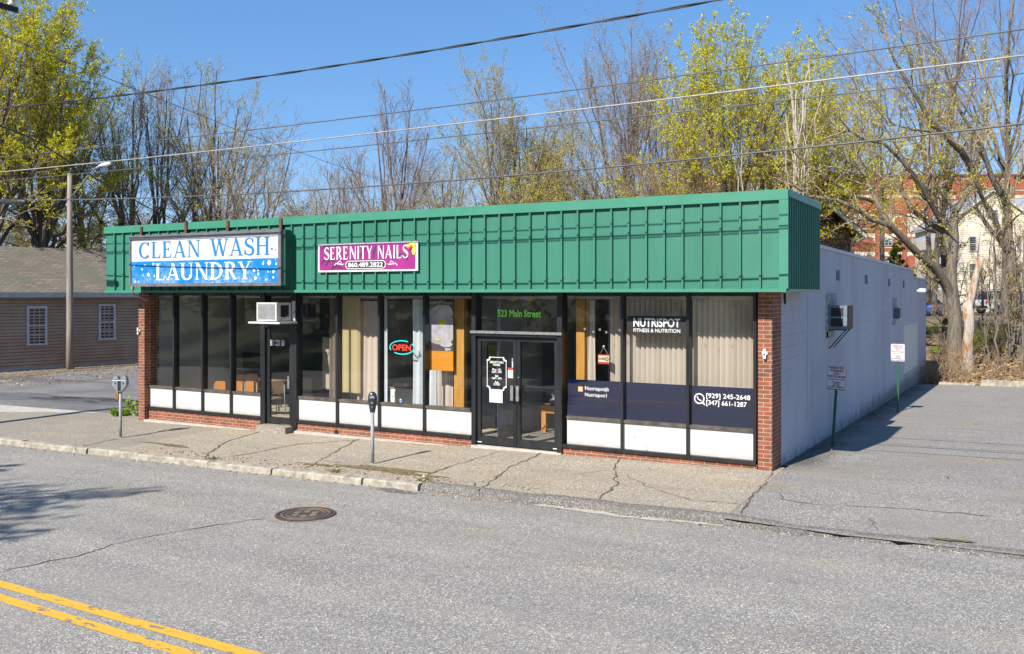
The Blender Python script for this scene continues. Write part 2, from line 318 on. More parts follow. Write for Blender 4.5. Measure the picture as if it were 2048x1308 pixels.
def glyph(ch, T=.15, t=.055, serif=True):             # a hand-cut roman alphabet, unit height; returns polygons and advance
    P = []; S = .035 if serif else 0
    def st(x0, y0, x1, y1, w): # slanted/upright stroke
        P.append([(x0-w/2, y0), (x0+w/2, y0), (x1+w/2, y1), (x1-w/2, y1)])
    def hb(x0, x1, y, w): P.append([(x0, y-w/2), (x1, y-w/2), (x1, y+w/2), (x0, y+w/2)])
    def sf(x, y, w, d=1):
        if S: P.append([(x-w/2, y), (x+w/2, y), (x+w/2, y+d*S), (x-w/2, y+d*S)] if d > 0 else [(x-w/2, y-S), (x+w/2, y-S), (x+w/2, y), (x-w/2, y)])
    def band(pts, ws):
        n = len(pts); L = []; Rr = []
        for i in range(n):
            a = pts[max(0, i-1)]; b = pts[min(n-1, i+1)]; d = math.hypot(b[0]-a[0], b[1]-a[1]) or 1; nx, ny = -(b[1]-a[1])/d, (b[0]-a[0])/d
            L.append((pts[i][0]+nx*ws[i]/2, pts[i][1]+ny*ws[i]/2)); Rr.append((pts[i][0]-nx*ws[i]/2, pts[i][1]-ny*ws[i]/2))
        for i in range(n-1): P.append([L[i], Rr[i], Rr[i+1], L[i+1]])
    def arc(cx, cy, a, b, d0, d1, n=16, T=T, t=t):
        pts = []; ws = []
        for i in range(n+1):
            q = math.radians(d0+(d1-d0)*i/n); pts.append((cx+a*math.cos(q), cy+b*math.sin(q))); ws.append(t+(T-t)*abs(math.cos(q))**1.3)
        band(pts, ws)
    if ch == 'C': arc(.42, .5, .34, .47, 42, 318); st(.70, .78, .70, .98, .05); W = .82
    elif ch == 'L': st(.18, 0, .18, 1, T); sf(.18, 1, .36, -1); sf(.14, 0, .26); hb(.18, .62, .03, .06); P.append([(.55, .0), (.62, 0), (.66, .24), (.63, .24)]); W = .72
    elif ch == 'E': st(.18, 0, .18, 1, T); hb(.04, .60, .03, .06); hb(.04, .58, .97, .06); hb(.18, .46, .52, .06); P.append([(.54, 0), (.6, 0), (.65, .24), (.62, .24)]); P.append([(.55, .77), (.58, .77), (.58, 1), (.53, 1)]); st(.46, .42, .46, .62, .035); W = .74
    elif ch == 'A': st(.1, 0, .42, 1, t); st(.72, 0, .40, 1, T); hb(.22, .6, .3, .055); sf(.1, 0, .24); sf(.72, 0, .32); W = .86
    elif ch == 'N': st(.15, 0, .15, 1, t); st(.75, 0, .17, 1, T); st(.76, 0, .76, 1, t); sf(.15, 0, .24); sf(.13, 1, .26, -1); sf(.76, 1, .26, -1); W = .9
    elif ch == 'W': st(.36, 0, .12, 1, T); st(.36, 0, .6, 1, t); st(.84, 0, .58, 1, T); st(.84, 0, 1.08, 1, t); sf(.12, 1, .34, -1); sf(.6, 1, .3, -1); sf(1.08, 1, .26, -1); W = 1.22
    elif ch == 'H': st(.17, 0, .17, 1, T); st(.72, 0, .72, 1, T); hb(.17, .72, .52, .06)
    elif ch == 'I': st(.17, 0, .17, 1, T); sf(.17, 0, .34); sf(.17, 1, .34, -1); W = .34
    elif ch == 'T': st(.36, 0, .36, 1, T); hb(.02, .70, .97, .06); sf(.36, 0, .34); W = .72
    elif ch == 'U': st(.15, .3, .15, 1, T); st(.7, .3, .7, 1, t); arc(.42, .3, .27, .27, 180, 360); sf(.15, 1, .34, -1); sf(.7, 1, .26, -1); W = .86
    elif ch == 'D': st(.17, 0, .17, 1, T); arc(.22, .5, .5, .47, -90, 90); hb(.02, .24, .03, .06); hb(.02, .24, .97, .06); W = .84
    elif ch == 'R': st(.17, 0, .17, 1, T); arc(.27, .75, .3, .225, -90, 90); hb(.02, .29, .97, .06); hb(.17, .29, .525, .055); st(.68, 0, .38, .53, T*.9); sf(.17, 0, .34); sf(.7, 0, .26); W = .8
    elif ch == 'Y': st(.38, 0, .38, .48, T); st(.38, .44, .1, 1, T*.9); st(.38, .44, .66, 1, t); sf(.38, 0, .34); sf(.1, 1, .3, -1); sf(.68, 1, .26, -1); W = .76
    elif ch == 'S':
        pts = [(.56, .80), (.5, .91), (.36, .965), (.2, .93), (.12, .8), (.13, .68), (.22, .58), (.38, .5), (.53, .41), (.6, .29), (.58, .14), (.46, .04), (.3, .03), (.14, .09), (.08, .22)]
        ws = [t, t, t, .08, .11, T, T, T*1.1, T, T, .11, .08, t, t, t]; band(pts, ws); W = .68
        if serif: st(.57, .72, .57, .96, .045); st(.08, .04, .08, .3, .045)
    if ch == 'H':
        for x in (.17, .72): sf(x, 0, .32); sf(x, 1, .32, -1)
        W = .9
    return P, W
def roman(parent, txt, x0, x1, z0, z1, y, m, serif=True, T=.15, t=.055, name='lettering', gap=.06):
    adv = []; tot = 0
    for c in txt:
        if c == ' ': adv.append((None, .42)); tot += .42; continue
        P, W = glyph(c, T, t, serif); adv.append((P, W+gap)); tot += W+gap
    s = (x1-x0)/tot; hz = z1-z0; mb = MB(); X = x0; k = 0
    for P, W in adv:
        if P:
            for i, q in enumerate(P):
                q2 = [(X+a*s, z0+b*hz) for a, b in q]; ar = sum(q2[j][0]*q2[(j+1) % 4][1]-q2[(j+1) % 4][0]*q2[j][1] for j in range(4))
                if ar < 0: q2 = q2[::-1]
                mb.prism(q2, y-.004-.0006*i, y)
        X += W*s
    return part(parent, name, m, mb)

# ---------------------------------------------------------------- ground
def gs(x): return .0145*(max(-60, min(30, x))+8.1)
def sst(a, b, x): t = max(0, min(1, (x-a)/(b-a))); return t*t*(3-2*t)
def zroad(x, y): return gs(x)-.164+.010*(5.6-abs(y-5.9))-(.004 if False else 0)
def zwalk(x, y): return gs(x)+.02*(min(y, 15.3)-14.68)
def zlot(x, y):
    if y < 14.68: k = 1-sst(-3.35, -1.9, x); return ((gs(x)-.115)+(.115)*sst(11.5, 14.4, y))*(1-k)+(zwalk(x, y)-.004)*k
    return gs(x)-.025*(min(y, 38)-14.68)
def zland(x, y):
    k = sst(-14, -6, x)
    far = -.55+1.95*sst(39, 58, y)+.1*math.sin(x*.7)*sst(39, 44, y)
    z = gs(x)*(1-k)+(zlot(x, y) if y < 38 else far)*k if y > 14 else gs(x)
    return z+ .0
def sheet(fn, xs, ys, dz=0, jit=0):
    mb = MB(); nx = len(xs)
    v = [(x, y, fn(x, y)+dz+(rnd.uniform(-jit, jit) if jit else 0)) for y in ys for x in xs]
    f = [(j*nx+i, j*nx+i+1, (j+1)*nx+i+1, (j+1)*nx+i) for j in range(len(ys)-1) for i in range(nx-1)]
    return mb.add(v, f)
def lin(a, b, n): return [a+(b-a)*i/(n-1) for i in range(n)]
def base(x, y):
    if -3.4 < x and y > 37.25: return zland(x, y)
    if y > 40: return zland(x, y)
    if y < -1.0: return gs(x)-.02+.35*sst(-3, -16, y)*0+ (1.6*sst(0, 1, (-y-5)/14) if y < -5 else 0)
    return zland(x, min(y, 60))-.35 if y > 14 else gs(x)-.6
gx = [-900, -500, -250, -120]+lin(-80, 40, 81)+[60, 120, 250, 500, 900]; gy = [-900, -400, -150, -60]+lin(-40, -1.0, 30)+lin(0, 37.2, 20)+[37.26]+lin(38, 62, 30)+[75, 100, 150, 250, 500, 900]
gb = sheet(base, gx, gy)
for i, (f_) in enumerate(gb.f):
    c = sum(gb.v[j][1] for j in f_)/4; gb.mi[i] = 0 if c > 36 else 1
struct('ground', [M_litter, M_grass], gb)
xs_r = lin(-80, 40, 121)
road = struct('road', [M_road], sheet(zroad, xs_r, lin(-.6, 11.5, 25)))
# sidewalk: aggregate slabs near the shop, older pavement at left
KY = 11.5
struct('sidewalk', [M_walk], sheet(zwalk, lin(-15.6, -3.35, 50), lin(KY+.14, 14.95, 12)))
struct('old_pavement', [M_walk2], sheet(lambda x, y: zwalk(x, y)-.0+(.0), lin(-80, -15.6, 80), lin(KY+.14, 15.2, 8)))
struct('side_lot', [M_lotL], sheet(lambda x, y: gs(x)+.004 if y > 15.2 else zwalk(x, y), lin(-80, -18.4, 60), lin(15.2, 60, 30)))
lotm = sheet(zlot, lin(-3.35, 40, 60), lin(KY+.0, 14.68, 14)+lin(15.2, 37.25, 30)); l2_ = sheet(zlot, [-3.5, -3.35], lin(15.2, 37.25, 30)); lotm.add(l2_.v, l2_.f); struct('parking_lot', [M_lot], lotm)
# pale concrete driveway apron at far left
ap = MB(); q = [(-40, 13.9), (-24.3, 13.9), (-20.6, 15.1), (-40, 15.1)]
ap.add([(x, y, zwalk(x, y)+.006) for x, y in q], [(0, 1, 2, 3)]); struct('concrete_apron', M_conc, ap)
# kerb stones
kb = MB(); x = -70.
stones = [-70, -60, -52, -45, -39, -34, -30, -26.5, -23.4, -20.5, -18.3, -16.15, -14.7, -12.75, -11.2, -9.25, -8.15]
for a, b in zip(stones[:-1], stones[1:]):
    n = 4; a2, b2 = a+.012, b-.012; yo = rnd.uniform(-.02, .02); zo = rnd.uniform(-.008, .008)
    for i in range(n):
        p, q = a2+(b2-a2)*i/n, a2+(b2-a2)*(i+1)/n; j0, j1 = rnd.uniform(-.008, .008), rnd.uniform(-.008, .008)
        v = []
        for X in (p, q):
            zt = zwalk(X, KY)+.012+zo; zb = zroad(X, KY)-.1
            v += [(X, KY-.03+yo, zb), (X, KY-.015+yo, zt-.025), (X, KY+.01+yo, zt), (X, KY+.15, zt+.002), (X, KY+.15, zb)]
        kb.add(v, [(j, j+5, (j+1) % 5+5, (j+1) % 5) for j in range(5)]+([(4, 3, 2, 1, 0)] if i == 0 else [])+([(5, 6, 7, 8, 9)] if i == n-1 else []))
struct('kerb', M_kerb, kb)
# broken asphalt lip instead of a kerb on the right part and across the drive
eb = MB(); N = 150
def eprof(X, r):
    if X < -3.3: z1 = zwalk(X, KY+.3); 
    else: z1 = zlot(X, KY+.25)
    z0 = zroad(X, KY); hgt = 1-(sst(-3.6, -2.6, X)*.35)
    zt = max(z1, z0+.03)
    return [(X, KY-.03+r, z0-.03), (X, KY-.01+r, z0+(zt-z0)*.45), (X, KY+.05+r*.7, z0+(zt-z0)*.85), (X, KY+.13, zt+.004), (X, KY+.22+r*.6, z1+.005), (X, KY+.23+r*.6, z1-.05)]
rows = []
for i in range(N+1):
    X = -8.15+(15.15)*i/N; rows.append(eprof(X, rnd.uniform(-.035, .035)+.04*math.sin(X*3.1)+.05*math.sin(X*7.3+1)*math.sin(X*.9)-(.18 if 0.2 < X < .9 else 0)*.4))
eb.add([p for r_ in rows for p in r_], [(i*6+j, (i+1)*6+j, (i+1)*6+j+1, i*6+j+1) for i in range(N) for j in range(5)])
struct('pavement_edge', M_edge, eb)
sk = MB(); xs_ = lin(-6.3, -3.35, 26); sk.add([(x, y, zroad(x, y)+.006) for x in xs_ for y in (KY-.03-(.07+.05*math.sin(x*2.3)+rnd.uniform(0, .05)), KY+.02)], [(2*i, 2*i+2, 2*i+3, 2*i+1) for i in range(25)]); struct('sunken_kerb', M_conc, sk)
# centre lines
def onf(u, v, fn):
    d = ray(u, v); t = 10.
    for _ in range(40): t = (fn(t*d[0], t*d[1])-H_)/d[2]
    return (t*d[0], t*d[1])
for (u0, v0, u1, v1), wd in (((0, 1168, 480, 1304), .13), ((0, 1196, 350, 1301), .13)):
    (xa, ya), (xb, yb) = onf(u0, v0, zroad), onf(u1, v1, zroad); k_ = (yb-ya)/(xb-xa); lb = MB(); n = 120
    lb.add([(X, ya+k_*(X-xa)+dy, zroad(X, ya)+.004) for X in lin(-40, 6, n) for dy in (-wd/2, wd/2)], [(2*i, 2*i+2, 2*i+3, 2*i+1) for i in range(n-1)])
    struct('road_marking', M_yellow, lb); print('LINE', ya, yb, k_)
# cracks
def crack(pts, w, fn, name, m=M_crack, jit=.035, step=.12):
    mb = MB(); P = []
    for (a, b), (c, d) in zip(pts[:-1], pts[1:]):
        L = math.hypot(c-a, d-b); n = max(1, int(L/step))
        for i in range(n): P.append((a+(c-a)*i/n+rnd.uniform(-jit, jit), b+(d-b)*i/n+rnd.uniform(-jit, jit)))
    P.append(pts[-1]); v = []
    for i, p in enumerate(P):
        a = P[max(0, i-1)]; b = P[min(len(P)-1, i+1)]; d = math.hypot(b[0]-a[0], b[1]-a[1]) or 1; ww = w*rnd.uniform(.35, 1.3)*(.3 if i in (0, len(P)-1) else 1)
        nx, ny = -(b[1]-a[1])/d*ww/2, (b[0]-a[0])/d*ww/2
        v += [(p[0]+nx, p[1]+ny, fn(p[0]+nx, p[1]+ny)+.005), (p[0]-nx, p[1]-ny, fn(p[0]-nx, p[1]-ny)+.005)]
    mb.add(v, [(2*i, 2*i+1, 2*i+3, 2*i+2) for i in range(len(P)-1)]); return struct(name, m, mb)
def onf(u, v, fn):
    d = ray(u, v); t = 10.
    for _ in range(40): t = (fn(t*d[0], t*d[1])-H_)/d[2]
    return (t*d[0], t*d[1])
def pc(l, fn): return [onf(u, v, fn) for u, v in l]
for l, wd in (([(0, 1143), (150, 1113), (240, 1085), (330, 1068), (440, 1050), (540, 1036)], .022), ([(672, 1018), (700, 1006), (740, 998)], .012), ([(1555, 1150), (1600, 1170)], .008)):
    crack(pc(l, zroad), wd, zroad, 'road_crack')
for l, wd in (([(555, 850), (500, 870), (455, 882), (420, 905), (408, 921)], .04), ([(720, 880), (600, 888), (500, 907), (455, 914)], .035), ([(720, 877), (650, 915), (610, 938)], .03), ([(835, 962), (860, 948), (905, 932)], .045), ([(905, 932), (1010, 900)], .018),
              ([(1088, 905), (1020, 935), (952, 985)], .035), ([(1240, 912), (1228, 940), (1233, 968), (1198, 1000)], .035), ([(1250, 950), (1300, 975), (1380, 1000), (1485, 1010)], .016), ([(1140, 950), (1235, 938)], .015),
              ([(340, 858), (300, 868), (241, 876), (140, 898)], .03)):
    crack(pc(l, zwalk), wd, zwalk, 'pavement_crack')
for l, wd in (([(1560, 985), (1565, 1000), (1620, 1008), (1780, 1015), (1900, 1025), (1990, 1033)], .022), ([(1740, 1035), (1755, 1062)], .02), ([(1545, 945), (1530, 965), (1500, 995), (1485, 1030)], .03), ([(1610, 1000), (1640, 1002)], .02)):
    crack(pc(l, zlot), wd, zlot, 'lot_crack')
def splat(cx, cy, ax, ay, fn, name, m, seed=0, dz=.006, rot=0.):
    r_ = random.Random(seed); n = 28; ph = [r_.uniform(0, 6.28) for _ in range(4)]; v = [(cx, cy, fn(cx, cy)+dz)]
    for i in range(n):
        a = 2*math.pi*i/n; k = 1+.22*math.sin(2*a+ph[0])+.18*math.sin(5*a+ph[1])+.12*math.sin(9*a+ph[2])
        X, Y = ax*k*math.cos(a), ay*k*math.sin(a); X, Y = X*math.cos(rot)-Y*math.sin(rot), X*math.sin(rot)+Y*math.cos(rot)
        v.append((cx+X, cy+Y, fn(cx+X, cy+Y)+dz))
    mb = MB(); mb.add(v, [(0, i+1, (i+1) % n+1) for i in range(n)]); return struct(name, m, mb)
M_tar = vary('dark_patch', (.10, .10, .105), (.17, .17, .175), 5, .9, bump=.3)
M_oil = asphalt('damp_patch', (.17, .165, .16), (.3, .28, .25), (.09, .09, .09), (.2, .19, .18))
M_stain = asphalt('stained_asphalt', (.36, .325, .27), (.6, .55, .47), (.18, .165, .15), (.36, .32, .26))
M_rustst = vary('rust_stain', (.38, .27, .16), (.34, .3, .25), 6, .9)
for i, (u, v, ax, ay) in enumerate(((760, 938, 1.0, .12), (830, 950, .5, .08), (640, 930, .45, .06), (325, 888, .55, .05), (350, 893, .3, .06))):
    a, b = onf(u, v, zwalk); splat(a, b, ax, ay, zwalk, 'dirt', M_dirt, i, .008)
a, b = onf(700, 925, zwalk); splat(a, b, .55, .28, zwalk, 'patch', M_walk2, 11, .0045)
a, b = onf(790, 982, zroad); splat(a, b, .35, .12, zroad, 'patch', M_tar, 12, .0045)
a, b = onf(1905, 1078, zlot); splat(a, b-.1, .22, .05, zlot, 'dirt', M_dirt, 14, .02)
for u, v, ax, ay, s in ((70, 795, 4.5, .9, 21), (180, 800, 2.2, .5, 22), (20, 757, 5, .6, 23)):
    a, b = onf(u, v, lambda x, y: gs(x)); splat(a, b, ax, ay, lambda x, y: gs(x)+.004, 'patch', M_tar, s, .006)
# fringe of dirt at the lot edge against the clapboard house
splat(-36.1, 25.5, 1.0, 5.2, lambda x, y: gs(x)+.004, 'dirt', M_litter, 31, .012, .28)
# manhole
mx_, my_ = onf(611, 1030, zroad); mz = zroad(mx_, my_)
mh = thing('manhole_cover', 'round cast iron manhole cover set in the grey street', 'manhole cover', (mx_, my_, mz))
M_iron = vary('cast_iron', (.05, .035, .03), (.12, .085, .07), 10, .6); M_iron2 = vary('worn_iron', (.16, .13, .1), (.28, .23, .18), 12, .6)
def ring(mb, r0, r1, z0, z1, n=40, mi=0):
    v = []
    for i in range(n):
        c, s = math.cos(2*math.pi*i/n), math.sin(2*math.pi*i/n); v += [(mx_+r0*c, my_+r0*s, mz+z1), (mx_+r1*c, my_+r1*s, mz+z1), (mx_+r1*c, my_+r1*s, mz+z0), (mx_+r0*c, my_+r0*s, mz+z0)]
    mb.add(v, [(4*i+j, 4*i+(j+1) % 4, 4*((i+1) % n)+(j+1) % 4, 4*((i+1) % n)+j) for i in range(n) for j in range(4)], mi)
mb = MB(); mb.lathe((mx_, my_, mz), [(.36, -.02), (.36, .016)], 40); ring(mb, .25, .262, .015, .022, mi=1); ring(mb, .315, .33, .015, .022, mi=1)
for k in range(6):
    a = k*math.pi/3; mb.lathe((mx_+.14*math.cos(a), my_+.14*math.sin(a), mz), [(.052, 0), (.05, .021)], 12, 1)
part(mh, 'lid', [M_iron, M_iron2], mb)
mb = MB(); ring(mb, .37, .41, -.02, .018); part(mh, 'rim', [M_iron], mb)
splat(mx_-.06, my_+.06, .45, .44, zroad, 'stain', M_rustst, 5, .0042)
# kerb stones closing the lot at the back
for i, (x0, x1, y, h, lab) in enumerate(((-1.35, 1.6, 37.3, .22, 'long grey concrete wheel stop at the back edge of the right parking lot'), (-2.75, -1.5, 37.35, .08, 'low broken concrete kerb piece at the foot of the dead trunk'))):
    zb = zlot(x0, 37.2); mb = MB(); mb.prism([(x0, zb-.05), (x1, zb-.05), (x1-.03, zb+h), (x0+.03, zb+h)], y-.1, y+.14)
    solo('concrete_kerb', lab, 'kerb stone', M_kerb, mb, (x0, y, zb), bevel=.02)
mb = MB(); mb.prism([(1.75, -.6), (9, -.6), (9, -.2), (1.75, -.22)], 37.2, 37.45)

# ---------------------------------------------------------------- the shop building
GY = 14.68
X = lambda u, Y=GY: PY(u, 588, Y)[0]
Z = lambda u, v, Y=GY: PY(u, v, Y)[2]
shop = thing('store_building', 'single-storey shop block with ribbed green metal fascia, dark glass front and pale block side wall', 'building', (-11, GY, 0))
def bg_(x): return zwalk(x, GY)-.25
XR = -3.47; XL = X(277, 14.5)
mb = MB(); mb.box(X(277, 14.5), X(289, 14.5), 14.5, 15.0, -.4, 2.95); part(shop, 'brick_pillar', M_brick, mb)
mb = MB(); mb.box(X(1516, 14.56), XR+.004, 14.56, 15.18, -.3, 2.95); part(shop, 'brick_pillar', M_brick, mb)
mb = MB(); mb.box(X(289, 14.5), X(530), 14.62, 14.9, -.4, .135); mb.box(X(597), X(946), 14.62, 14.9, -.4, .135); mb.box(X(1129), X(1516), 14.62, 14.9, -.4, .135)
part(shop, 'brick_base', M_brick, mb)
mb = MB(); mb.box(X(289, 14.5), X(530), 14.48, 14.62, -.4, zwalk(-17, 14.6)+.03); mb.box(X(600), X(930), 14.50, 14.62, -.4, zwalk(-11, 14.6)+.018); part(shop, 'footing_ledge', M_conc, mb)
mb = MB(); mb.box(X(534), X(592), 14.35, 14.72, -.4, .05); part(shop, 'door_step', M_walk2, mb)
mb = MB(); mb.box(X(949), X(1128), 14.55, 14.8, -.4, .035); part(shop, 'door_sill', M_conc, mb)
mb = MB()
for a, b in ((290, 530), (596, 946), (1129, 1514)): mb.box(X(a), X(b), 14.585, 14.80, .137, .20)
part(shop, 'bottom_rail', M_frame, mb)
# black hole drain in the brick base
mb = MB(); mb.tube([(X(677), 14.60, .02), (X(677), 14.64, .02)], .05, 12); part(shop, 'drain_hole', M_dark, mb)
ZP0, ZP1, ZG0, ZG1 = .202, .655, .705, 2.93
def window(u0, u1, mt=M_wpan, tl=None, mw=.05, right=True, left=False):
    x0, x1 = X(u0), X(u1); mb = MB()
    if right: mb.box(x1-mw/2, x1+mw/2, 14.60, 14.76, .202, 2.93)
    if left: mb.box(x0-mw, x0, 14.60, 14.76, .202, 2.93)
    a, b = x0+mw/2 if not left else x0, x1-mw/2 if right else x1
    mb.box(a, b, 14.62, 14.74, ZP1, ZG0, 1); mb.box(a, b, 14.62, 14.74, 2.86, 2.93)
    w_ = part(shop, 'window', [M_frame, M_frame2], mb)
    p = MB(); p.box(a, b, 14.655, 14.70, ZP0, ZP1-.001); part(w_, 'panel', mt, p)
    g_ = MB(); g_.box(a+.002, b-.002, 14.675, 14.681, ZG0+.001, 2.859); part(w_, 'pane', M_glass, g_)
    return w_
window(297, 352, left=True); window(352, 409); window(409, 466); window(466, 527, right=False)
W5 = window(597, 678); W6 = window(678, 762); W7 = window(762, 852); W8 = window(852, 944, right=False)
W9 = window(1133, 1247, M_wpan); W10 = window(1247, 1378, smudged('white_panel_smeared')); W11 = window(1378, 1512, M_wpan)
# single door 521
d1 = MB(); a, b = X(527), X(534); c, e = X(590), X(597)
d1.box(a, b+.03, 14.58, 14.78, .03, 2.93); d1.box(c-.03, e+.03, 14.58, 14.78, .03, 2.93); d1.box(b+.03, c-.03, 14.60, 14.76, 2.16, 2.24); d1.box(b+.03, c-.03, 14.60, 14.76, 2.86, 2.93)
DF1 = part(shop, 'door_frame', M_frame, d1)
mb = MB(); a, b = b+.035, c-.035
mb.box(a, a+.09, 14.64, 14.69, .07, 2.155); mb.box(b-.09, b, 14.64, 14.69, .07, 2.155); mb.box(a+.09, b-.09, 14.64, 14.69, .07, .20); mb.box(a+.09, b-.09, 14.64, 14.69, 2.05, 2.155)
D1 = part(shop, 'door', M_frame, mb)
mb = MB(); mb.box(a+.091, b-.091, 14.662, 14.668, .201, 2.049); part(D1, 'pane', M_glass, mb)
mb = MB(); mb.box(b-.075, b-.02, 14.56, 14.59, .86, 1.12); mb.box(b-.06, b-.035, 14.59, 14.639, .9, .93); mb.box(b-.06, b-.035, 14.59, 14.639, 1.05, 1.08); part(D1, 'handle', M_steel, mb)
mb = MB(); mb.box(b-.02, b+.02, 14.634, 14.639, .93, 1.05); part(D1, 'lock_plate', M_white, mb)
M_wht = flat('white_vinyl', (.8, .8, .8)); M_blk = flat('black_vinyl', (.012, .012, .014))
zc = Z(565, 686, 14.66)
for t_, u0, u1 in (('521', 540, 548), ('MAIN', 551, 561), ('ST', 564, 570)):
    mb = MB(); mb.box(X(u0), X(u1), 14.656, 14.660, zc-.06, zc+.06); part(D1, 'number_plate', M_wht, mb)
    text(D1, t_, (X(u0)+X(u1))/2, zc, (X(u1)-X(u0))*.86, .09, 14.652, M_blk, bold=.01)
# double doors 523
a0, a1 = X(949), X(957)-.0; b0, b1 = X(1119), X(1129)
mb = MB(); mb.box(a0, a1, 14.57, 14.8, .03, 2.93); mb.box(b0, b1, 14.57, 14.8, .03, 2.93); mb.box(a1, b0, 14.56, 14.80, 2.10, 2.17); mb.box(a1, b0, 14.62, 14.76, 2.86, 2.93)
DF2 = part(shop, 'door_frame', [M_frame], mb)
mb = MB(); mb.box(a0-.01, b1+.01, 14.53, 14.559, 2.15, 2.20); part(DF2, 'drip_cap', M_steel, mb)
mb = MB(); mb.box(a1+.002, b0-.002, 14.675, 14.681, 2.172, 2.858); part(DF2, 'pane', M_glass, mb)
M_lime = flat('lime_vinyl', (.32, 1.2, .10)); M_lime.node_tree.nodes['Principled BSDF'].inputs['Emission Color'].default_value = (.1, .8, .05, 1)
text(DF2, '523 Main Street', (X(995, 14.67)+X(1082, 14.67))/2, Z(1038, 627, 14.67), X(1082)-X(995), .135, 14.672, M_lime, bold=.02)
mid = X(1036)
DD = []
for s, (p, q) in ((0, (a1+.004, mid-.004)), (1, (mid+.004, b0-.004))):
    mb = MB(); mb.box(p, p+.075, 14.63, 14.685, .06, 2.095); mb.box(q-.075, q, 14.63, 14.685, .06, 2.095); mb.box(p+.075, q-.075, 14.63, 14.685, .06, .20); mb.box(p+.075, q-.075, 14.63, 14.685, 2.01, 2.095)
    D = part(shop, 'door', M_frame, mb); DD.append(D)
    mb = MB(); mb.box(p+.076, q-.076, 14.655, 14.661, .201, 2.009); part(D, 'pane', M_glass, mb)
    hx = q-.055 if s == 0 else p+.055
    mb = MB(); mb.box(hx-.03, hx+.03, 14.54, 14.565, .92, 1.2); mb.box(hx-.012, hx+.012, 14.565, 14.629, .96, .985); mb.box(hx-.012, hx+.012, 14.565, 14.629, 1.13, 1.155); part(D, 'handle', M_steel, mb)
    mb = MB(); mb.box(p+.01, p+.1, 14.624, 14.629, .085, .1) if s == 0 else mb.box(q-.1, q-.01, 14.624, 14.629, .085, .1); part(D, 'kick_label', M_wht, mb)
mb = MB(); mb.tube([(mid+.05, 14.60, Z(1038, 755, 14.62)), (mid+.05, 14.63, Z(1038, 755, 14.62))], .014, 10); part(DD[1], 'lock_cylinder', M_steel, mb)
mb = MB(); mb.box(mid+.085, b0-.085, 14.672, 14.69, Z(1080, 775, 14.67)-.02, Z(1080, 775, 14.67)+.015); part(DD[1], 'push_bar', M_frame, mb)
# hours lettering on the left leaf
yv = 14.652; hx0, hx1 = X(974, yv), X(1013, yv); hz1, hz0 = Z(993, 714, yv), Z(993, 780, yv); hx = (hx0+hx1)/2
mb = MB(); tk = .012
for p, q, r_, s_ in ((hx0+.06, hx1-.06, hz1-tk, hz1), (hx0+.06, hx1-.06, hz0, hz0+tk), (hx0, hx0+tk, hz0+.06, hz1-.06), (hx1-tk, hx1, hz0+.06, hz1-.06)): mb.box(p, q, yv-.002, yv, r_, s_)
for sx_, sz_ in ((0, 0), (0, 1), (1, 0), (1, 1)):
    for k in range(5):
        a = k/4*math.pi/2; cx_ = (hx0+.01+.055*math.cos(a) if sx_ == 0 else hx1-.01-.055*math.cos(a)); cz_ = (hz0+.01+.055*math.sin(a) if sz_ == 0 else hz1-.01-.055*math.sin(a)); mb.disc((cx_, cz_), .017, yv-.003-.0005*k, .001, 8)
part(DD[0], 'hours_border', M_wht, mb)
for t_, v, wd, hh in (('SERENITY NAILS', 724.5, .30, .042), ('HOURS', 729.5, .15, .042), ('Mon - Fri', 739, .19, .045), ('10AM - 7PM', 744, .21, .04), ('Sat', 751.5, .07, .045), ('10AM - 6PM', 756.5, .21, .04), ('Sun', 764, .08, .045), ('CLOSED', 768.5, .14, .04)):
    text(DD[0], t_, hx, Z(993, v, yv), wd, hh, yv-.001, M_wht, bold=.02)
mb = MB(); mb.box(X(979, yv), X(1005, yv), yv-.002, yv, Z(992, 805, yv), Z(992, 780.5, yv)); o = part(DD[0], 'paper_notice', M_white, mb)
mb = MB(); M_red = flat('red_print', (.6, .03, .03)); M_blu = flat('blue_print', (.05, .2, .6)); M_org = flat('orange_print', (.7, .22, .03))
mb.box(X(1016, yv), X(1029.3, yv), yv-.002, yv, Z(1022, 756, yv), Z(1022, 735.5, yv)); mb.box(X(1016, yv), X(1029.3, yv), yv-.0035, yv-.0022, Z(1022, 740, yv), Z(1022, 735.5, yv), 1)
for v in (743, 746, 749, 752): mb.box(X(1019, yv), X(1027, yv), yv-.0035, yv-.0022, Z(1022, v+.8, yv), Z(1022, v, yv), 1)
part(DD[0], 'sticker', [M_wht, M_red], mb, label='white sticker with red header and lines')
mb = MB(); mb.box(X(1024, yv), X(1029.3, yv), yv-.002, yv, Z(1027, 735, yv), Z(1027, 717, yv)); mb.box(X(1024.5, yv), X(1029, yv), yv-.0035, yv-.0022, Z(1027, 723, yv), Z(1027, 718, yv), 1); mb.box(X(1025.5, yv), X(1029, yv), yv-.0035, yv-.0022, Z(1027, 727, yv), Z(1027, 725, yv), 2)
part(DD[0], 'sticker', [M_wht, M_blu, M_org], mb, label='narrow white sticker with blue and orange marks')

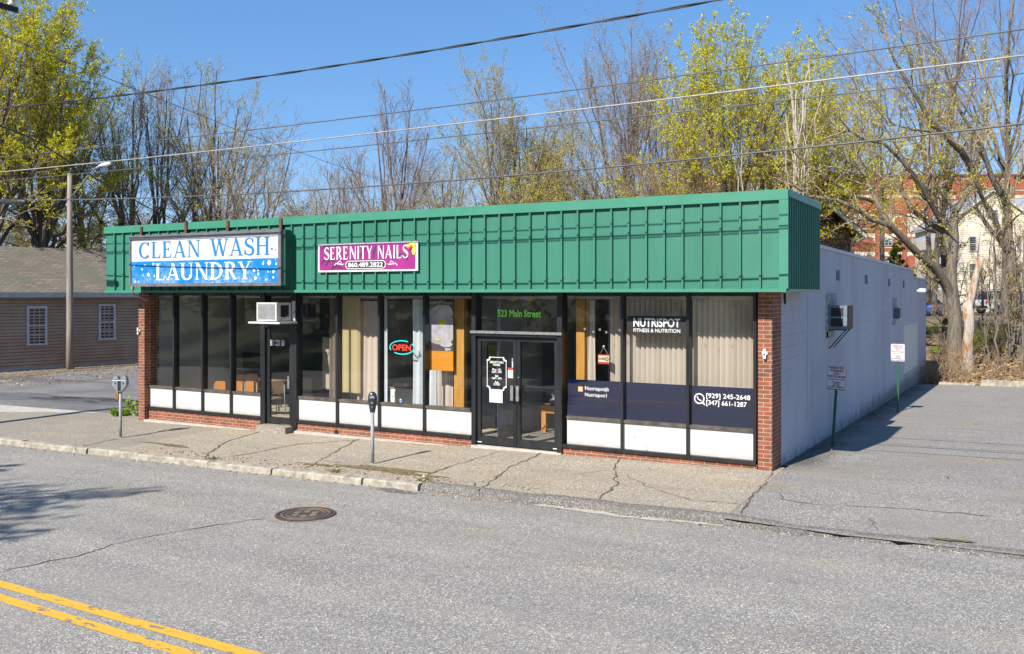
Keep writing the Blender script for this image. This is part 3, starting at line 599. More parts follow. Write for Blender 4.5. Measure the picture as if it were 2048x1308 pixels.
# fascia
FY = 14.10; FX0, FX1 = -19.1, -3.14; FB = 16.66; FZ0, FZ1 = 2.925, 4.48
mb = MB(); mb.box(FX0, FX1, FY, FY+.05, FZ0+.002, FZ1-.002); mb.box(FX1-.05, FX1, FY+.05, FB, FZ0+.002, FZ1-.002); mb.box(FX0, FX0+.05, FY+.05, FB, FZ0+.002, FZ1-.002); mb.box(FX0+.05, FX1-.05, FB-.05, FB, 3.9, FZ1-.002); mb.box(XR+.002, FX1-.05, FB-.05, FB, FZ0+.031, 3.9)
n = 51; sp = .3107
rx_ = -3.14-.08; ribs = []
while rx_ > FX0+.1: ribs.append(rx_); rx_ -= sp
for q in ribs: mb.box(q-.015, q+.015, FY-.05, FY+.001, FZ0+.055, FZ1-.155)
yy = FY+.14
while yy < FB-.05: mb.box(FX1-.001, FX1+.03, yy-.016, yy+.016, FZ0+.04, FZ1-.10); yy += .165
part(shop, 'metal_fascia', M_green, mb)
mb = MB(); mb.box(FX0-.02, FX1+.035, FY-.06, FY-.003, FZ1-.15, FZ1+.01); mb.box(FX1+.003, FX1+.04, FY-.003, FB+.01, FZ1-.10, FZ1+.012); mb.box(FX0-.02, FX1+.003, FY-.003, FY+.10, FZ1+.001, FZ1+.01); mb.box(FX1-.12, FX1+.003, FY+.1, FB, FZ1+.001, FZ1+.009); mb.box(FX0-.02, FX0, FY-.003, FB, FZ1-.1, FZ1+.01)
mb.box(FX0-.005, FX1+.01, FY-.055, FY-.004, FZ0-.005, FZ0+.05); mb.box(FX1+.003, FX1+.034, FY-.004, FB+.01, FZ0-.005, FZ0+.045)
mb.box(FX1-.10, FX1+.036, FY-.055, FY-.0045, FZ0+.05, FZ1-.15)
part(shop, 'fascia_trim', M_greenD, mb)
mb = MB(); mb.box(FX0+.05, FX1-.05, FY+.05, 14.78, FZ0, FZ0+.03); mb.box(XR-.0, FX1-.05, 14.78, FB-.05, FZ0, FZ0+.03); part(shop, 'soffit', vary('soffit_board', (.45, .42, .36), (.55, .52, .46), 4, .9), mb)
mb = MB()                                             # rust spots where the screws sit
for q in ribs:
    if q > -9.3 and rnd.random() < .75:
        for zz in (4.28, 3.17):
            if rnd.random() < .7: mb.disc((q+.03, zz+rnd.uniform(-.01, .01)), .018, FY-.036 if False else FY-.003, .002, 8)
part(shop, 'rust_spots', M_rust, mb)
# walls, roof
mb = MB()
def wallstrip(y0, y1, z0, z1, w0=XR-.2, w1=XR):       # block side wall with sloping parapet
    v = []
    for y, zt in ((y0, z0), (y1, z1)): v += [(w0, y, -1.1), (w1, y, -1.1), (w1, y, zt), (w0, y, zt)]
    mb.add(v, [(0, 1, 2, 3), (7, 6, 5, 4), (0, 4, 5, 1), (1, 5, 6, 2), (2, 6, 7, 3), (3, 7, 4, 0)])
wallstrip(15.19, 36.0, 3.80, 3.71); wallstrip(36.0, 40.95, 3.45, 3.44)
mb.box(XL, XR-.2, 40.75, 40.95, -1.1, 3.40); mb.box(XL, XL+.2, 15.0, 40.75, -1.1, 3.5)
part(shop, 'block_wall', M_block, mb)
mb = MB(); mb.box(XL+.2, XR-.2, 14.8, 39.4, 2.97, 3.05); part(shop, 'roof', M_tar, mb)
M_cop = vary('coping', (.5, .52, .6), (.62, .63, .7), 3, .6); mb = MB()
for y0, y1, z0, z1 in ((16.68, 36.03, 3.795, 3.715), (36.04, 40.97, 3.455, 3.445)):
    mb.add([(x, y, z+dz) for y, z in ((y0, z0), (y1, z1)) for x, dz in ((XR-.24, 0), (XR+.03, 0), (XR+.03, .07), (XR-.24, .07))], [(0, 1, 2, 3), (7, 6, 5, 4), (0, 4, 5, 1), (1, 5, 6, 2), (2, 6, 7, 3), (3, 7, 4, 0)])
part(shop, 'coping', M_cop, mb)
M_vent = vary('vent_louvre', (.10, .11, .14), (.16, .17, .2), 20, .7)
for u, v0, v1, hw in ((1675.5, 541, 561, .18), (1732, 550.5, 568, .2), (1778, 558, 573, .2), (1807, 562, 576, .2)):
    x_, y_, z1_ = PX(u, v0, XR); z0_ = PX(u, v1, XR)[2]; mb = MB(); mb.box(XR-.001, XR+.012, y_-hw, y_+hw, z0_, z1_)
    for k in range(4): zz = z0_+(z1_-z0_)*(k+.5)/4; mb.box(XR+.012, XR+.02, y_-hw+.02, y_+hw-.02, zz-.008, zz+.008)
    part(shop, 'vent', M_vent, mb)
p0 = PX(1808, 652, XR); p1 = PX(1835, 735, XR); mb = MB(); mb.box(XR-.001, XR+.005, p0[1], p1[1], .2, p0[2]); part(shop, 'painted_patch', M_blockpatch, mb)
# loose cable down the side wall
mb = MB(); x_, y_, _ = PX(1617, 700, XR+.02); mb.tube([(XR+.015, y_, 2.9), (XR+.015, y_+.01, 1.2), (XR+.02, y_+.02, .9), (XR+.03, y_-.1, .55), (XR+.03, y_-.22, .62), (XR+.02, y_-.2, .8)], .006, 5); part(shop, 'hanging_cable', M_white, mb)
mb = MB(); mb.tube([(XR+.02, 15.4, 2.9), (XR+.05, 15.3, 2.75), (-3.42, 15.24, 2.72), (-3.44, 15.26, 2.9)], .012, 6); part(shop, 'cable_loop', M_dark, mb)
# ---- interior shell
M_iw = vary('interior_wall', (.36, .38, .42), (.44, .46, .5), 2, .9); M_if = vary('interior_floor', (.5, .43, .33), (.62, .54, .42), 3, .6); M_ic = vary('ceiling_tile', (.5, .5, .5), (.6, .6, .6), 3, .9)
M_ifd = vary('entry_floor', (.22, .21, .195), (.36, .34, .31), 5, .7)
mb = MB(); mb.box(XL+.2, XR-.21, 14.92, 22, .0, .06); part(shop, 'floor', M_if, mb)
mb = MB(); mb.box(XL+.2, XR-.21, 22, 22.1, .0, 2.8); mb.box(XL+.21, XL+.25, 14.92, 22, .06, 2.79)
mb.box(-12.9, -12.8, 15.6, 21.9, .06, 2.79); mb.box(-9.02, -8.95, 15.4, 17.2, .06, 2.79); mb.box(-7.0, -6.9, 16.2, 21.9, .06, 2.79)
part(shop, 'interior_wall', M_iw, mb)
mb = MB(); mb.box(XL+.2, XR-.21, 14.9, 22, 2.8, 2.85); part(shop, 'ceiling', M_ic, mb)
mb = MB(); mb.box(a1-.3, b0+.2, 14.93, 18.5, .062, .068); part(shop, 'entry_mat_floor', M_ifd, mb)

# ---------------------------------------------------------------- signs
s1 = thing('shop_sign', 'large blue and white box sign reading CLEAN WASH LAUNDRY on the green fascia', 'sign', (-15.5, 13.98, 3.05))
Y1 = 13.75
mb = MB(); SX0, SX1 = X(258, Y1), X(561.5, Y1); SZ0, SZ1 = 3.06, 4.22; fw = .085
M_sf = vary('sign_frame', (.12, .12, .135), (.2, .2, .215), 5, .5)
mb.box(SX0, SX1, Y1, Y1+.07, SZ1-fw, SZ1); mb.box(SX0, SX1, Y1, Y1+.07, SZ0, SZ0+fw*.8); mb.box(SX0, SX0+fw*.6, Y1, Y1+.07, SZ0+fw*.8, SZ1-fw); mb.box(SX1-fw*.9, SX1, Y1, Y1+.07, SZ0+fw*.8, SZ1-fw)
part(s1, 'frame', M_sf, mb)
mb = MB(); mb.box(SX0+.02, SX1+.06, Y1+.071, 14.0, SZ0+.015, SZ1-.015); part(s1, 'cabinet', vary('cabinet_green', (.012, .07, .05), (.02, .09, .065), 2, .5), mb)
fx0, fx1, fz0, fz1 = SX0+fw*.6, SX1-fw*.9, SZ0+fw*.8, SZ1-fw; fm = fz0+(fz1-fz0)*.497; yf = Y1+.028
M_sw = vary('sign_white', (.62, .63, .65), (.7, .7, .71), 3, .4); M_sb = mat('sign_blue', (.01, .24, .6), .4)
g = G(M_sb); n1 = g.noise(2.2, 4, .6); n2 = g.noise(14, 8, .8); s = g.n('ShaderNodeSeparateXYZ'); g.l(g.tc.outputs['Object'], s.inputs[0])
k = g.math('MULTIPLY', g.ramp(n1, [(.42, (0, 0, 0)), (.6, (1, 1, 1))]), g.ramp(n2, [(.44, (0, 0, 0)), (.62, (.8, .8, .8))])); lo_ = g.ramp(s.outputs[2], [(.16, (1, 1, 1)), (.48, (.35, .35, .35))])
g.col(g.mix(g.math('MULTIPLY', k, lo_), (.006, .22, .62), (.55, .7, .82)))
mb = MB(); mb.box(fx0, fx1, yf, yf+.02, fz0, fm, 1); mb.box(fx0, fx1, yf, yf+.02, fm, fz1, 0); part(s1, 'face', [M_sw, M_sb], mb)
zz_ = lambda f: fz1-(fz1-fz0)*f
UX = lambda z_: X(250+z_/5.851, yf)
M_ltb = flat('sign_letter_blue', (.008, .19, .48)); M_ltw = flat('sign_letter_white', (.82, .83, .84))
roman(s1, 'CLEAN', UX(165), UX(893), zz_(.435), zz_(.07), yf-.001, M_ltb); roman(s1, 'WASH', UX(1000), UX(1708), zz_(.43), zz_(.065), yf-.001, M_ltb)
roman(s1, 'LAUNDRY', UX(355), UX(1490), zz_(.93), zz_(.56), yf-.001, M_ltw, T=.17, t=.07)
mb = MB()
for i, (a, b, r_) in enumerate(((108, 540, 9), (237, 527, 9), (333, 515, 14), (201, 578, 11), (275, 640, 21), (212, 650, 8), (345, 655, 11), (123, 722, 13), (160, 720, 8), (1512, 590, 17), (1545, 567, 6), (1558, 588, 10), (1562, 632, 15), (1528, 680, 17), (1618, 510, 13), (1625, 485, 7), (1690, 497, 25), (1772, 512, 12), (1675, 605, 9), (1740, 605, 15), (1738, 672, 12), (1652, 698, 9), (1670, 690, 5), (1765, 458, 5), (1705, 610, 5), (220, 632, 5))):
    x_, _, z_ = PY(250+a/5.851, 440+b/5.851, yf); mb.disc((x_, z_), r_*.0021, yf-.0035-.0002*i, .002, 14)
part(s1, 'bubbles', M_ltw, mb)
mb = MB()
for i, (a, b, r_) in enumerate(((130, 362, 6), (137, 437, 6), (145, 425, 3), (1719, 338, 12), (1762, 348, 7), (1753, 320, 3), (1778, 230, 3))):
    x_, _, z_ = PY(250+a/5.851, 440+b/5.851, yf); mb.disc((x_, z_), r_*.0022, yf-.0035-.0002*i, .002, 12)
part(s1, 'dots', M_ltb, mb)
for u, v in ((283, 455), (372.5, 445), (456, 443), (562, 438)):
    x_, _, z_ = PY(u, v, 14.03); mb = MB(); mb.box(x_-.035, x_+.035, 14.005, 14.052, 4.14, z_+.02); part(s1, 'post', M_rust, mb)
mb = MB(); mb.tube([PY(264, 572, 13.85), PY(264, 583, 13.85), PY(268, 588, 13.9), PY(292, 600, 14.45), PY(295, 603, 14.5), PY(295, 598, 14.5)], .018, 8); part(s1, 'conduit', M_steelp, mb)
s2 = thing('shop_sign', 'purple panel sign with a yellow orchid reading SERENITY NAILS', 'sign', (-11.2, 14.06, 3.33))
Y2 = 14.035; qx = lambda a: X(620+a/8.533, Y2); qz = lambda a, b: PY(620+a/8.533, 470+b/8.533, Y2)[2]
a, b = qx(140), qx(1840); z0, z1 = 3.33, 3.905
mb = MB(); mb.box(a, b, Y2, Y2+.03, z0, z1); part(s2, 'board', M_white, mb)
M_pur = vary('purple_print', (.30, .02, .19), (.38, .03, .24), 2, .45); M_pdk = flat('dark_print', (.055, .03, .09)); M_chr = flat('charcoal_print', (.02, .025, .03))
mb = MB(); mb.box(a+.035, b-.055, Y2-.003, Y2-.0005, z0+.035, z1-.035); part(s2, 'print', M_pur, mb)
def swash(pts, ws, y): # curved stroke polygon strips
    mb = MB()
    for i in range(len(pts)-1):
        (p, q), (r_, s_) = pts[i], pts[i+1]; d = math.hypot(r_-p, s_-q) or 1; nx, nz = -(s_-q)/d, (r_-p)/d; w0, w1 = ws[i]/2, ws[i+1]/2
        poly = [(p+nx*w0, q+nz*w0), (p-nx*w0, q-nz*w0), (r_-nx*w1, s_-nz*w1), (r_+nx*w1, s_+nz*w1)]
        ar = sum(poly[j][0]*poly[(j+1) % 4][1]-poly[(j+1) % 4][0]*poly[j][1] for j in range(4)); mb.prism(poly if ar > 0 else poly[::-1], y-.0015-.0001*i, y)
    return mb
zo = lambda a_, b_: (qx(a_), z1-(z1-z0)*(b_-(155-(a_-140)/1700*55))/(475+ (a_-140)/1700*35))
for c in ([(190, 500), (230, 440), (320, 410), (400, 440), (470, 490)], [(360, 590), (400, 540), (480, 530), (560, 570)], [(560, 460), (500, 380), (470, 250), (420, 200)], [(830, 390), (900, 300), (960, 220)], [(1080, 390), (1100, 260), (1130, 190)], [(1150, 380), (1200, 250), (1230, 190)], [(1390, 420), (1440, 360), (1560, 340), (1640, 370), (1670, 440)], [(200, 240), (260, 200), (380, 190)], [(270, 520), (310, 460), (340, 440)]):
    pts = [zo(*p) for p in c]; part(s2, 'branch_print', M_pdk, swash(pts, [.012+.035*math.sin(math.pi*min(.9, (i+.6)/len(pts))) for i in range(len(pts))], Y2-.0035))
roman(s2, 'SERENITY', qx(245), qx(1080), z0+.245, z1-.075, Y2-.007, M_ltw, serif=False, T=.17, t=.085, gap=.03)
roman(s2, 'NAILS', qx(1150), qx(1690), z0+.245, z1-.075, Y2-.007, M_ltw, serif=False, T=.17, t=.085, gap=.04)
def pill(x0, x1, z0_, z1_, y, th=.002):
    r_ = (z1_-z0_)/2; P = [(x1-r_+r_*math.cos(t_), (z0_+z1_)/2+r_*math.sin(t_)) for t_ in [-math.pi/2+math.pi*i/10 for i in range(11)]]+[(x0+r_+r_*math.cos(t_), (z0_+z1_)/2+r_*math.sin(t_)) for t_ in [math.pi/2+math.pi*i/10 for i in range(11)]]
    mb = MB(); mb.prism(P, y-th, y); return mb
part(s2, 'pill_border', M_ltw, pill(qx(608), qx(1298), z0+.055, z0+.215, Y2-.006)); part(s2, 'pill', M_chr, pill(qx(622), qx(1284), z0+.068, z0+.202, Y2-.0085))
text(s2, '860.489.2822', (qx(655)+qx(1250))/2, z0+.135, qx(1250)-qx(655), .095, Y2-.014, M_ltw, bold=.02)
for sg, c in ((1, 505), (-1, 1405)):
    L = [zo(c-sg*85, 520), zo(c-sg*60, 480), zo(c, 490), zo(c+sg*45, 505), zo(c+sg*85, 490)]; part(s2, 'flourish', M_ltw, swash(L, [.014, .014, .02, .018, .006], Y2-.005))
    L = [zo(c-sg*30, 510), zo(c-sg*20, 460), zo(c+sg*20, 440), zo(c+sg*40, 485)]; part(s2, 'flourish', M_ltw, swash(L, [.012]*4, Y2-.0075))
M_orc = flat('orchid_green', (.5, .62, .08)); mb = MB()
for i, (dx, dz, sx, r_) in enumerate(((-.07, .02, 1.5, .035), (.0, .06, 1, .04), (.055, .03, .8, .05), (.06, -.08, .6, .08), (-.02, .03, 1, .03))): mb.disc((qx(1735)+dx, z1-.115+dz), r_, Y2-.012-.001*i, .0008, 12, 0, sx)
part(s2, 'orchid', M_orc, mb); mb = MB(); mb.disc((qx(1735), z1-.12), .03, Y2-.022, .001, 10); mb.disc((qx(1700), z1-.16), .022, Y2-.0235, .001, 10); part(s2, 'orchid_lip', M_red, mb)
mb = MB()
for k in range(5):
    for zz in (z0+.015, z1-.015): mb.disc((a+.02+(b-a-.04)*k/4, zz), .009, Y2-.003, .002, 8)
part(s2, 'screws', M_steel, mb)
# black shop board in the right window
s3 = thing('window_sign', 'black window board reading NUTRISPOT FITNESS & NUTRITION in front of the blinds', 'sign', (X(1314), 14.66, 2.1)); ys = 14.64
a, b = X(1254.5, ys), X(1375, ys); z0, z1 = Z(1314, 668.5, ys), Z(1314, 632, ys); mb = MB(); mb.box(a, b, ys, ys+.03, z0, z1); part(s3, 'board', M_blk, mb)
text(s3, 'NUTRISPOT', (X(1267, ys)+X(1360.5, ys))/2, Z(1313, 645.3, ys), X(1360.5, ys)-X(1267, ys), .15, ys-.004, M_wht, bold=.022)
text(s3, 'FITNESS & NUTRITION', (X(1267, ys)+X(1360.5, ys))/2, Z(1313, 661.2, ys), X(1360.5, ys)-X(1267, ys), .062, ys-.004, M_wht, bold=.008)
# navy film with lettering on the last three panes
for w_, u0, u1 in ((W9, 1133, 1247), (W10, 1247, 1378), (W11, 1378, 1512)):
    mb = MB(); mb.box(X(u0)+.03, X(u1)-.03, 14.685, 14.688, ZG0+.002, 1.36); part(w_, 'navy_film', M_film, mb)
for i, t_ in enumerate(('Nutrispotjb', 'Nutrispot1')):
    text(W9, t_, X(1170.5), Z(1194, 778.5+12.8*i), (X(1218 if i == 0 else 1213.5)-X(1170.5)), .088 if i == 0 else .085, 14.670, M_wht, bold=.004, align='L')
mb = MB(); cx_, cz_ = X(1161.5), Z(1161, 778); mb.box(cx_-.045, cx_+.045, 14.669, 14.671, cz_-.045, cz_+.045)
M_ig = mat('app_gradient', (.7, .1, .3), .5); g = G(M_ig); s = g.n('ShaderNodeSeparateXYZ'); g.l(g.tc.outputs['Object'], s.inputs[0])
part(W9, 'app_logo', M_ig, mb); zb_ = cz_-0; g.col(g.ramp(s.outputs[2], [(0, (.75, .35, .05)), (1, (.35, .08, .7))])); 
r0 = [n for n in M_ig.node_tree.nodes if n.type == 'VALTORGB'][0]; r0.color_ramp.elements[0].position = max(0, cz_-.05); r0.color_ramp.elements[1].position = min(1, cz_+.05); 
def annulus(cx, cz, r0, r1, y, n=24, a0=0, a1=360, sx=1, th=.002):
    mb = MB(); P = []
    for i in range(n+1):
        a = R(a0+(a1-a0)*i/n); P.append((math.cos(a)*sx, math.sin(a)))
    for i in range(n):
        (p, q), (r_, s_) = P[i], P[i+1]; mb.prism([(cx+p*r0, cz+q*r0), (cx+p*r1, cz+q*r1), (cx+r_*r1, cz+s_*r1), (cx+r_*r0, cz+s_*r0)], y-th, y)
    return mb
mb = annulus(cx_, cz_, .012, .02, 14.667); mb.v += []; part(W9, 'logo_ring', M_wht, mb)
mb = MB()
for p, q, r_, s_ in ((-.034, .034, .028, .034), (-.034, .034, -.034, -.028), (-.034, -.028, -.028, .028), (.028, .034, -.028, .028)): mb.box(cx_+p, cx_+q, 14.665, 14.667, cz_+r_, cz_+s_)
part(W9, 'logo_outline', M_wht, mb)
for i, t_ in enumerate(('[929] 245-2648', '[347] 661-1287')):
    w0, w1 = (1413, 1501) if i == 0 else (1413, 1494)
    text(W11, t_, X(w0), Z(1457, 794.5+14*i), X(w1)-X(w0), .102, 14.666, M_wht, bold=.012, align='L')
cx_, cz_ = X(1399), Z(1399, 797); part(W11, 'phone_logo', M_wht, annulus(cx_, cz_, .07, .09, 14.670))
mb = MB(); mb.prism([(cx_+.05, cz_-.075), (cx_+.1, cz_-.115), (cx_+.075, cz_-.04)], 14.668, 14.670); mb.add(*[(lambda q: (q.v, q.f))(swash([(cx_-.035, cz_+.035), (cx_-.02, cz_-.01), (cx_+.035, cz_-.035)], [.022, .014, .022], 14.670))][0]); part(W11, 'phone_handset', M_wht, mb)
M_beigew = flat('beige_vinyl', (.5, .42, .36))
for w_, us in ((W9, (1170, 1187, 1200, 1213, 1240)), (W10, (1262, 1290, 1330, 1360)), (W11, (1397, 1423, 1451, 1483, 1508))):
    for j, u in enumerate(us):
        mb = MB(); x_, z_ = X(u), Z(u, 658+(u-1170)*.036+5*(j % 2))
        for k in range(5): mb.disc((x_+.015*math.cos(k*1.257), z_+.015*math.sin(k*1.257)), .007, 14.670-.0004*k, .0003, 6)
        part(w_, 'flower_decal', M_beigew if w_ is W9 else M_frame2, mb)
# OPEN neon
M_nred = emit('neon_red', (.9, .05, .03), .35); M_ncy = emit('neon_cyan', (.03, .6, .65), .4)
sn = thing('open_sign', 'oval neon OPEN sign hanging in the nail shop window', 'sign', (X(805, 14.8), 14.8, 1.8)); cx_, cz_ = X(804.5, 14.8), Z(804, 695, 14.8)
text(sn, 'OPEN', cx_-.005, cz_, .47, .125, 14.78, M_nred, bold=.03)
for a0, a1 in ((60, 205), (232, 395)):
    mb = MB(); mb.tube([(cx_+.30*math.cos(R(a0+(a1-a0)*i/20)), 14.79, cz_+.135*math.sin(R(a0+(a1-a0)*i/20))) for i in range(21)], .013, 8); part(sn, 'neon_tube', M_ncy, mb)
mb = MB(); mb.tube([(cx_-.0, 14.80, cz_+.13), (cx_-.12, 14.80, cz_+.42)], .003, 4); mb.tube([(cx_+.05, 14.80, cz_-.14), (cx_+.02, 14.8, cz_-.8)], .003, 4); part(sn, 'cord', M_dark, mb)
mb = MB(); mb.disc((X(802), Z(802, 801)), .035, 14.669, .002, 16); part(W7, 'round_sticker', M_wht, mb)
mb = MB(); mb.box(X(799.5), X(804.5), 14.665, 14.668, Z(802, 803), Z(802, 799)); part(W7, 'sticker_mark', M_blu, mb)
# CLOSED sign
sn = thing('closed_sign', 'small red and cream CLOSED sign with a clock hanging in the dark right window', 'sign', (X(1208, 14.75), 14.75, 1.7)); yv = 14.74
a, b = X(1196, yv), X(1219, yv); z0, z1 = Z(1207, 728, yv), Z(1207, 709, yv); mb = MB(); mb.box(a, b, yv, yv+.008, z0, z1); part(sn, 'board', M_red, mb)
mb = MB(); mb.box(a+.008, b-.008, yv-.003, yv-.0005, z0+.035, z1-.02); part(sn, 'face', flat('cream', (.7, .62, .45)), mb)
text(sn, 'CLOSED', a+.012, (z0+z1)/2+.01, .125, .035, yv-.006, M_blk, bold=.03, align='L'); part(sn, 'clock', M_blk, annulus(b-.05, (z0+z1)/2+.005, .022, .034, yv-.004))
mb = MB(); cz_ = (z0+z1)/2+.005; mb.box(b-.053, b-.047, yv-.006, yv-.004, cz_, cz_+.02); mb.box(b-.05, b-.033, yv-.0085, yv-.0065, cz_-.004, cz_+.002); part(sn, 'clock_hands', M_red, mb)
mb = MB(); xm = (a+b)/2; mb.tube([(a+.03, yv+.004, z1), (xm, yv+.004, z1+.13), (b-.03, yv+.004, z1)], .003, 4); mb.tube([(xm, yv-.01, z1+.13), (xm, yv+.01, z1+.15)], .02, 8); part(sn, 'string', M_white, mb)
# reserved parking signs
M_sgp = vary('post_green', (.01, .09, .045), (.02, .12, .06), 6, .5); M_sgw = vary('sign_panel_white', (.72, .72, .76), (.82, .82, .85), 5, .5); M_mar = flat('maroon_print', (.28, .03, .09))
def parksign(pt, pb, wd, ht, rz, lab, wv):
    zb = zlot(pb[0], pb[1]); r_ = thing('parking_sign', lab, 'parking sign', (pb[0], pb[1], zb), group='reserved parking signs along the side wall')
    mb = MB(); d = Vector(pt)-Vector((pb[0], pb[1], zb)); p1 = Vector((pb[0], pb[1], zb))+d*1.05
    mb.beam((pb[0], pb[1], zb-.3), p1, .05, .03, 0, up=(0, 1, 0)); part(r_, 'post', M_sgp, mb)
    lean = math.atan2(d.x, d.z); C, S_ = math.cos(lean), math.sin(lean); cr, sr = math.cos(rz), math.sin(rz)
    def place(mb):
        nv = []
        for x, y, z in mb.v:
            X_, Z_ = x*C+z*S_, -x*S_+z*C; nv.append((pt[0]+X_*cr-y*sr, pt[1]-.045+X_*sr+y*cr, pt[2]+Z_))
        mb.v = nv; return mb
    mb = MB(); P = []; rr = .03
    for cx, cz, a0 in ((wd/2-rr, ht/2-rr, 0), (-wd/2+rr, ht/2-rr, 90), (-wd/2+rr, -ht/2+rr, 180), (wd/2-rr, -ht/2+rr, 270)): P += [(cx+rr*math.cos(R(a0+i*30)), cz+rr*math.sin(R(a0+i*30))) for i in range(4)]
    mb.prism(P, -.004, .0); pn = part(r_, 'panel', M_sgw, place(mb))
    mb = MB(); bw = .006
    for a, b, c, d_ in ((-wd/2+.02, wd/2-.02, ht/2-.02, ht/2-.014), (-wd/2+.02, wd/2-.02, -ht/2+.014, -ht/2+.02), (-wd/2+.014, -wd/2+.02, -ht/2+.02, ht/2-.02), (wd/2-.02, wd/2-.014, -ht/2+.02, ht/2-.02)): mb.box(a, b, -.006, -.0045, c, d_)
    part(pn, 'border', M_mar, place(mb))
    for t_, f, w_, h_, m_ in (('RESERVED', .88, .7, .075, M_mar), ('PARKING', .765, .6, .075, M_mar), ('FOR', .655, .28, .07, M_mar), ('PHOTO SHOP', .54, .84, .08, M_mar), ('Customers only', .43, .78, .05, M_blk), ('All others', .325, .45, .045, M_blk), ('will be', .26, .32, .045, M_blk), ('towed at', .195, .42, .045, M_blk), ('owners expense', .13, .8, .045, M_blk), ('Police Take Notice', .06, .84, .035, M_blk)):
        t2 = textmesh(t_, 0, (f-.5)*ht, w_*wd, h_*ht*1.1, -.008, bold=.03); part(pn, 'lettering', m_, place(t2))
    return r_
p = PY(1674, 755, 18.19); parksign(p, (PY(1662, 868, 17.9)[0], 17.95), .385, .50, R(-4), 'nearer reserved parking sign for photo shop customers, leaning on its green post', 0)
p = PY(1796, 705, 25.6); parksign(p, (p[0]-.005, 25.6), .335, .45, R(-2), 'farther reserved parking sign, standing upright on a green post near the pale wall patch', 0)

# ---------------------------------------------------------------- wall mounted things
M_acw = vary('ac_white', (.62, .6, .56), (.74, .73, .7), 8, .5); M_acg = vary('ac_grille', (.2, .22, .24), (.3, .32, .34), 10, .6)
t = thing('air_conditioner', 'white window air conditioner with grey grille above the narrow black door', 'air conditioner', (-13.7, 14.3, 2.25))
ya = 14.12; a, b = X(513, ya), X(553, ya); z0, z1 = Z(530, 642, ya), Z(530, 605, ya)
mb = MB(); mb.box(a, b, ya+.012, 14.56, z0, z1); mb.box(a, b, ya, ya+.011, z1-.04, z1); mb.box(a, b, ya, ya+.011, z0, z0+.03); mb.box(a, a+.04, ya, ya+.011, z0+.03, z1-.04); mb.box(b-.04, b, ya, ya+.011, z0+.03, z1-.04)
part(t, 'case', M_acw, mb, bevel=.006)
mb = MB()
for k in range(13): zz = z0+.035+(z1-z0-.085)*k/12; mb.box(a+.041, b-.041, ya+.003, ya+.011, zz, zz+.014)
part(t, 'grille', M_acg, mb)
mb = MB(); mb.box(b+.002, b+.006, ya+.12, ya+.36, z0+.08, z1-.06); part(t, 'side_louvre', M_dark, mb)
mb = MB(); c, e = X(540, 14.57), X(590, 14.57); mb.box(b+.01, e, 14.57, 14.59, z0, z1+.03); part(t, 'filler_panel', M_acw, mb)
mb = MB(); 
for q in (.28, .42): mb.box(b+.01+q*.9, b+.01+q*.9+.09, 14.562, 14.568, z0+.06, z1-.03)
part(t, 'filler_slot', M_dark, mb)
mb = MB(); mb.box(X(497, 14.05), X(590, 14.5), ya-.08, 14.57, z0-.055, z0-.015); part(t, 'shelf', M_acw, mb)
mb = MB(); mb.tube([(X(503, 14.1), 14.1, z0-.02), (X(513, 14.3), 14.3, z0+.18)], .008, 5); part(t, 'brace', M_dark, mb); mb = MB(); mb.tube([(b+.02, ya+.05, z0), (b+.35, 14.55, z0+.3)], .008, 5); part(t, 'brace', M_dark, mb)
# rusty AC box on the side wall
t = thing('air_conditioner', 'large weathered air conditioner on steel brackets high on the side wall, nearer the street', 'air conditioner', (XR, 19, 2.4))
ys = 19.3; x1 = X(1694, ys); z0, z1 = Z(1675, 659, ys), Z(1675, 611, ys); M_blg = vary('blue_grey_paint', (.12, .17, .22), (.2, .26, .3), 9, .6); M_brn = vary('rusty_brown', (.13, .06, .03), (.26, .13, .07), 12, .9)
mb = MB(); mb.box(XR, x1, ys+.013, ys+.75, z0, z1); part(t, 'case', M_brn, mb)
mb = MB(); mb.box(XR, x1, ys, ys+.012, z1-.05, z1); mb.box(XR, x1, ys, ys+.012, z0, z0+.06); mb.box(XR, XR+.06, ys, ys+.012, z0+.06, z1-.05); mb.box(x1-.07, x1, ys, ys+.012, z0+.06, z1-.05); mb.box(XR+.06, x1-.07, ys, ys+.012, (z0+z1)/2-.015, (z0+z1)/2+.02); part(t, 'front_frame', M_blg, mb)
mb = MB(); mb.box(XR+.06, x1-.07, ys+.004, ys+.012, z0+.06, (z0+z1)/2-.015); mb.box(XR+.06, x1-.07, ys+.004, ys+.012, (z0+z1)/2+.02, z1-.05); part(t, 'grille', M_dark, mb)
mb = MB(); mb.box(x1+.001, x1+.006, ys+.12, ys+.65, z0+.05, z1-.05); part(t, 'side_grille', M_dark, mb)
for yy in (ys+.1, ys+.6):
    mb = MB(); mb.beam((XR, yy, z0-.012), (x1-.02, yy, z0-.012), .025, .02); mb.beam((x1-.05, yy, z0-.02), (XR+.01, yy, z0-.40), .02, .02); part(t, 'bracket', M_dark, mb)
M_peel = vary('peeling_paint', (.18, .2, .22), (.5, .5, .5), 12, .9)
for yy0, yy1, zz0, zz1 in ((19.1, 20.3, 2.68, 2.9), (19.05, 19.29, 2.0, 2.66), (19.1, 20.0, 2.0, 2.13)):
    mb = MB(); mb.box(XR-.001, XR+.012+.004*(zz0 > 2.5), yy0, yy1, zz0, zz1); part(shop, 'old_window_trim', M_peel, mb)
t = thing('air_conditioner', 'small white air conditioner in the side wall, farther from the street', 'air conditioner', (XR, 29.5, 2.3))
ys = 30.0; x1 = X(1798, ys); z0, z1 = Z(1792, 640, ys), Z(1792, 613.5, ys); mb = MB(); mb.box(XR, x1, ys, ys+.65, z0, z1); part(t, 'case', M_acw, mb, bevel=.01)
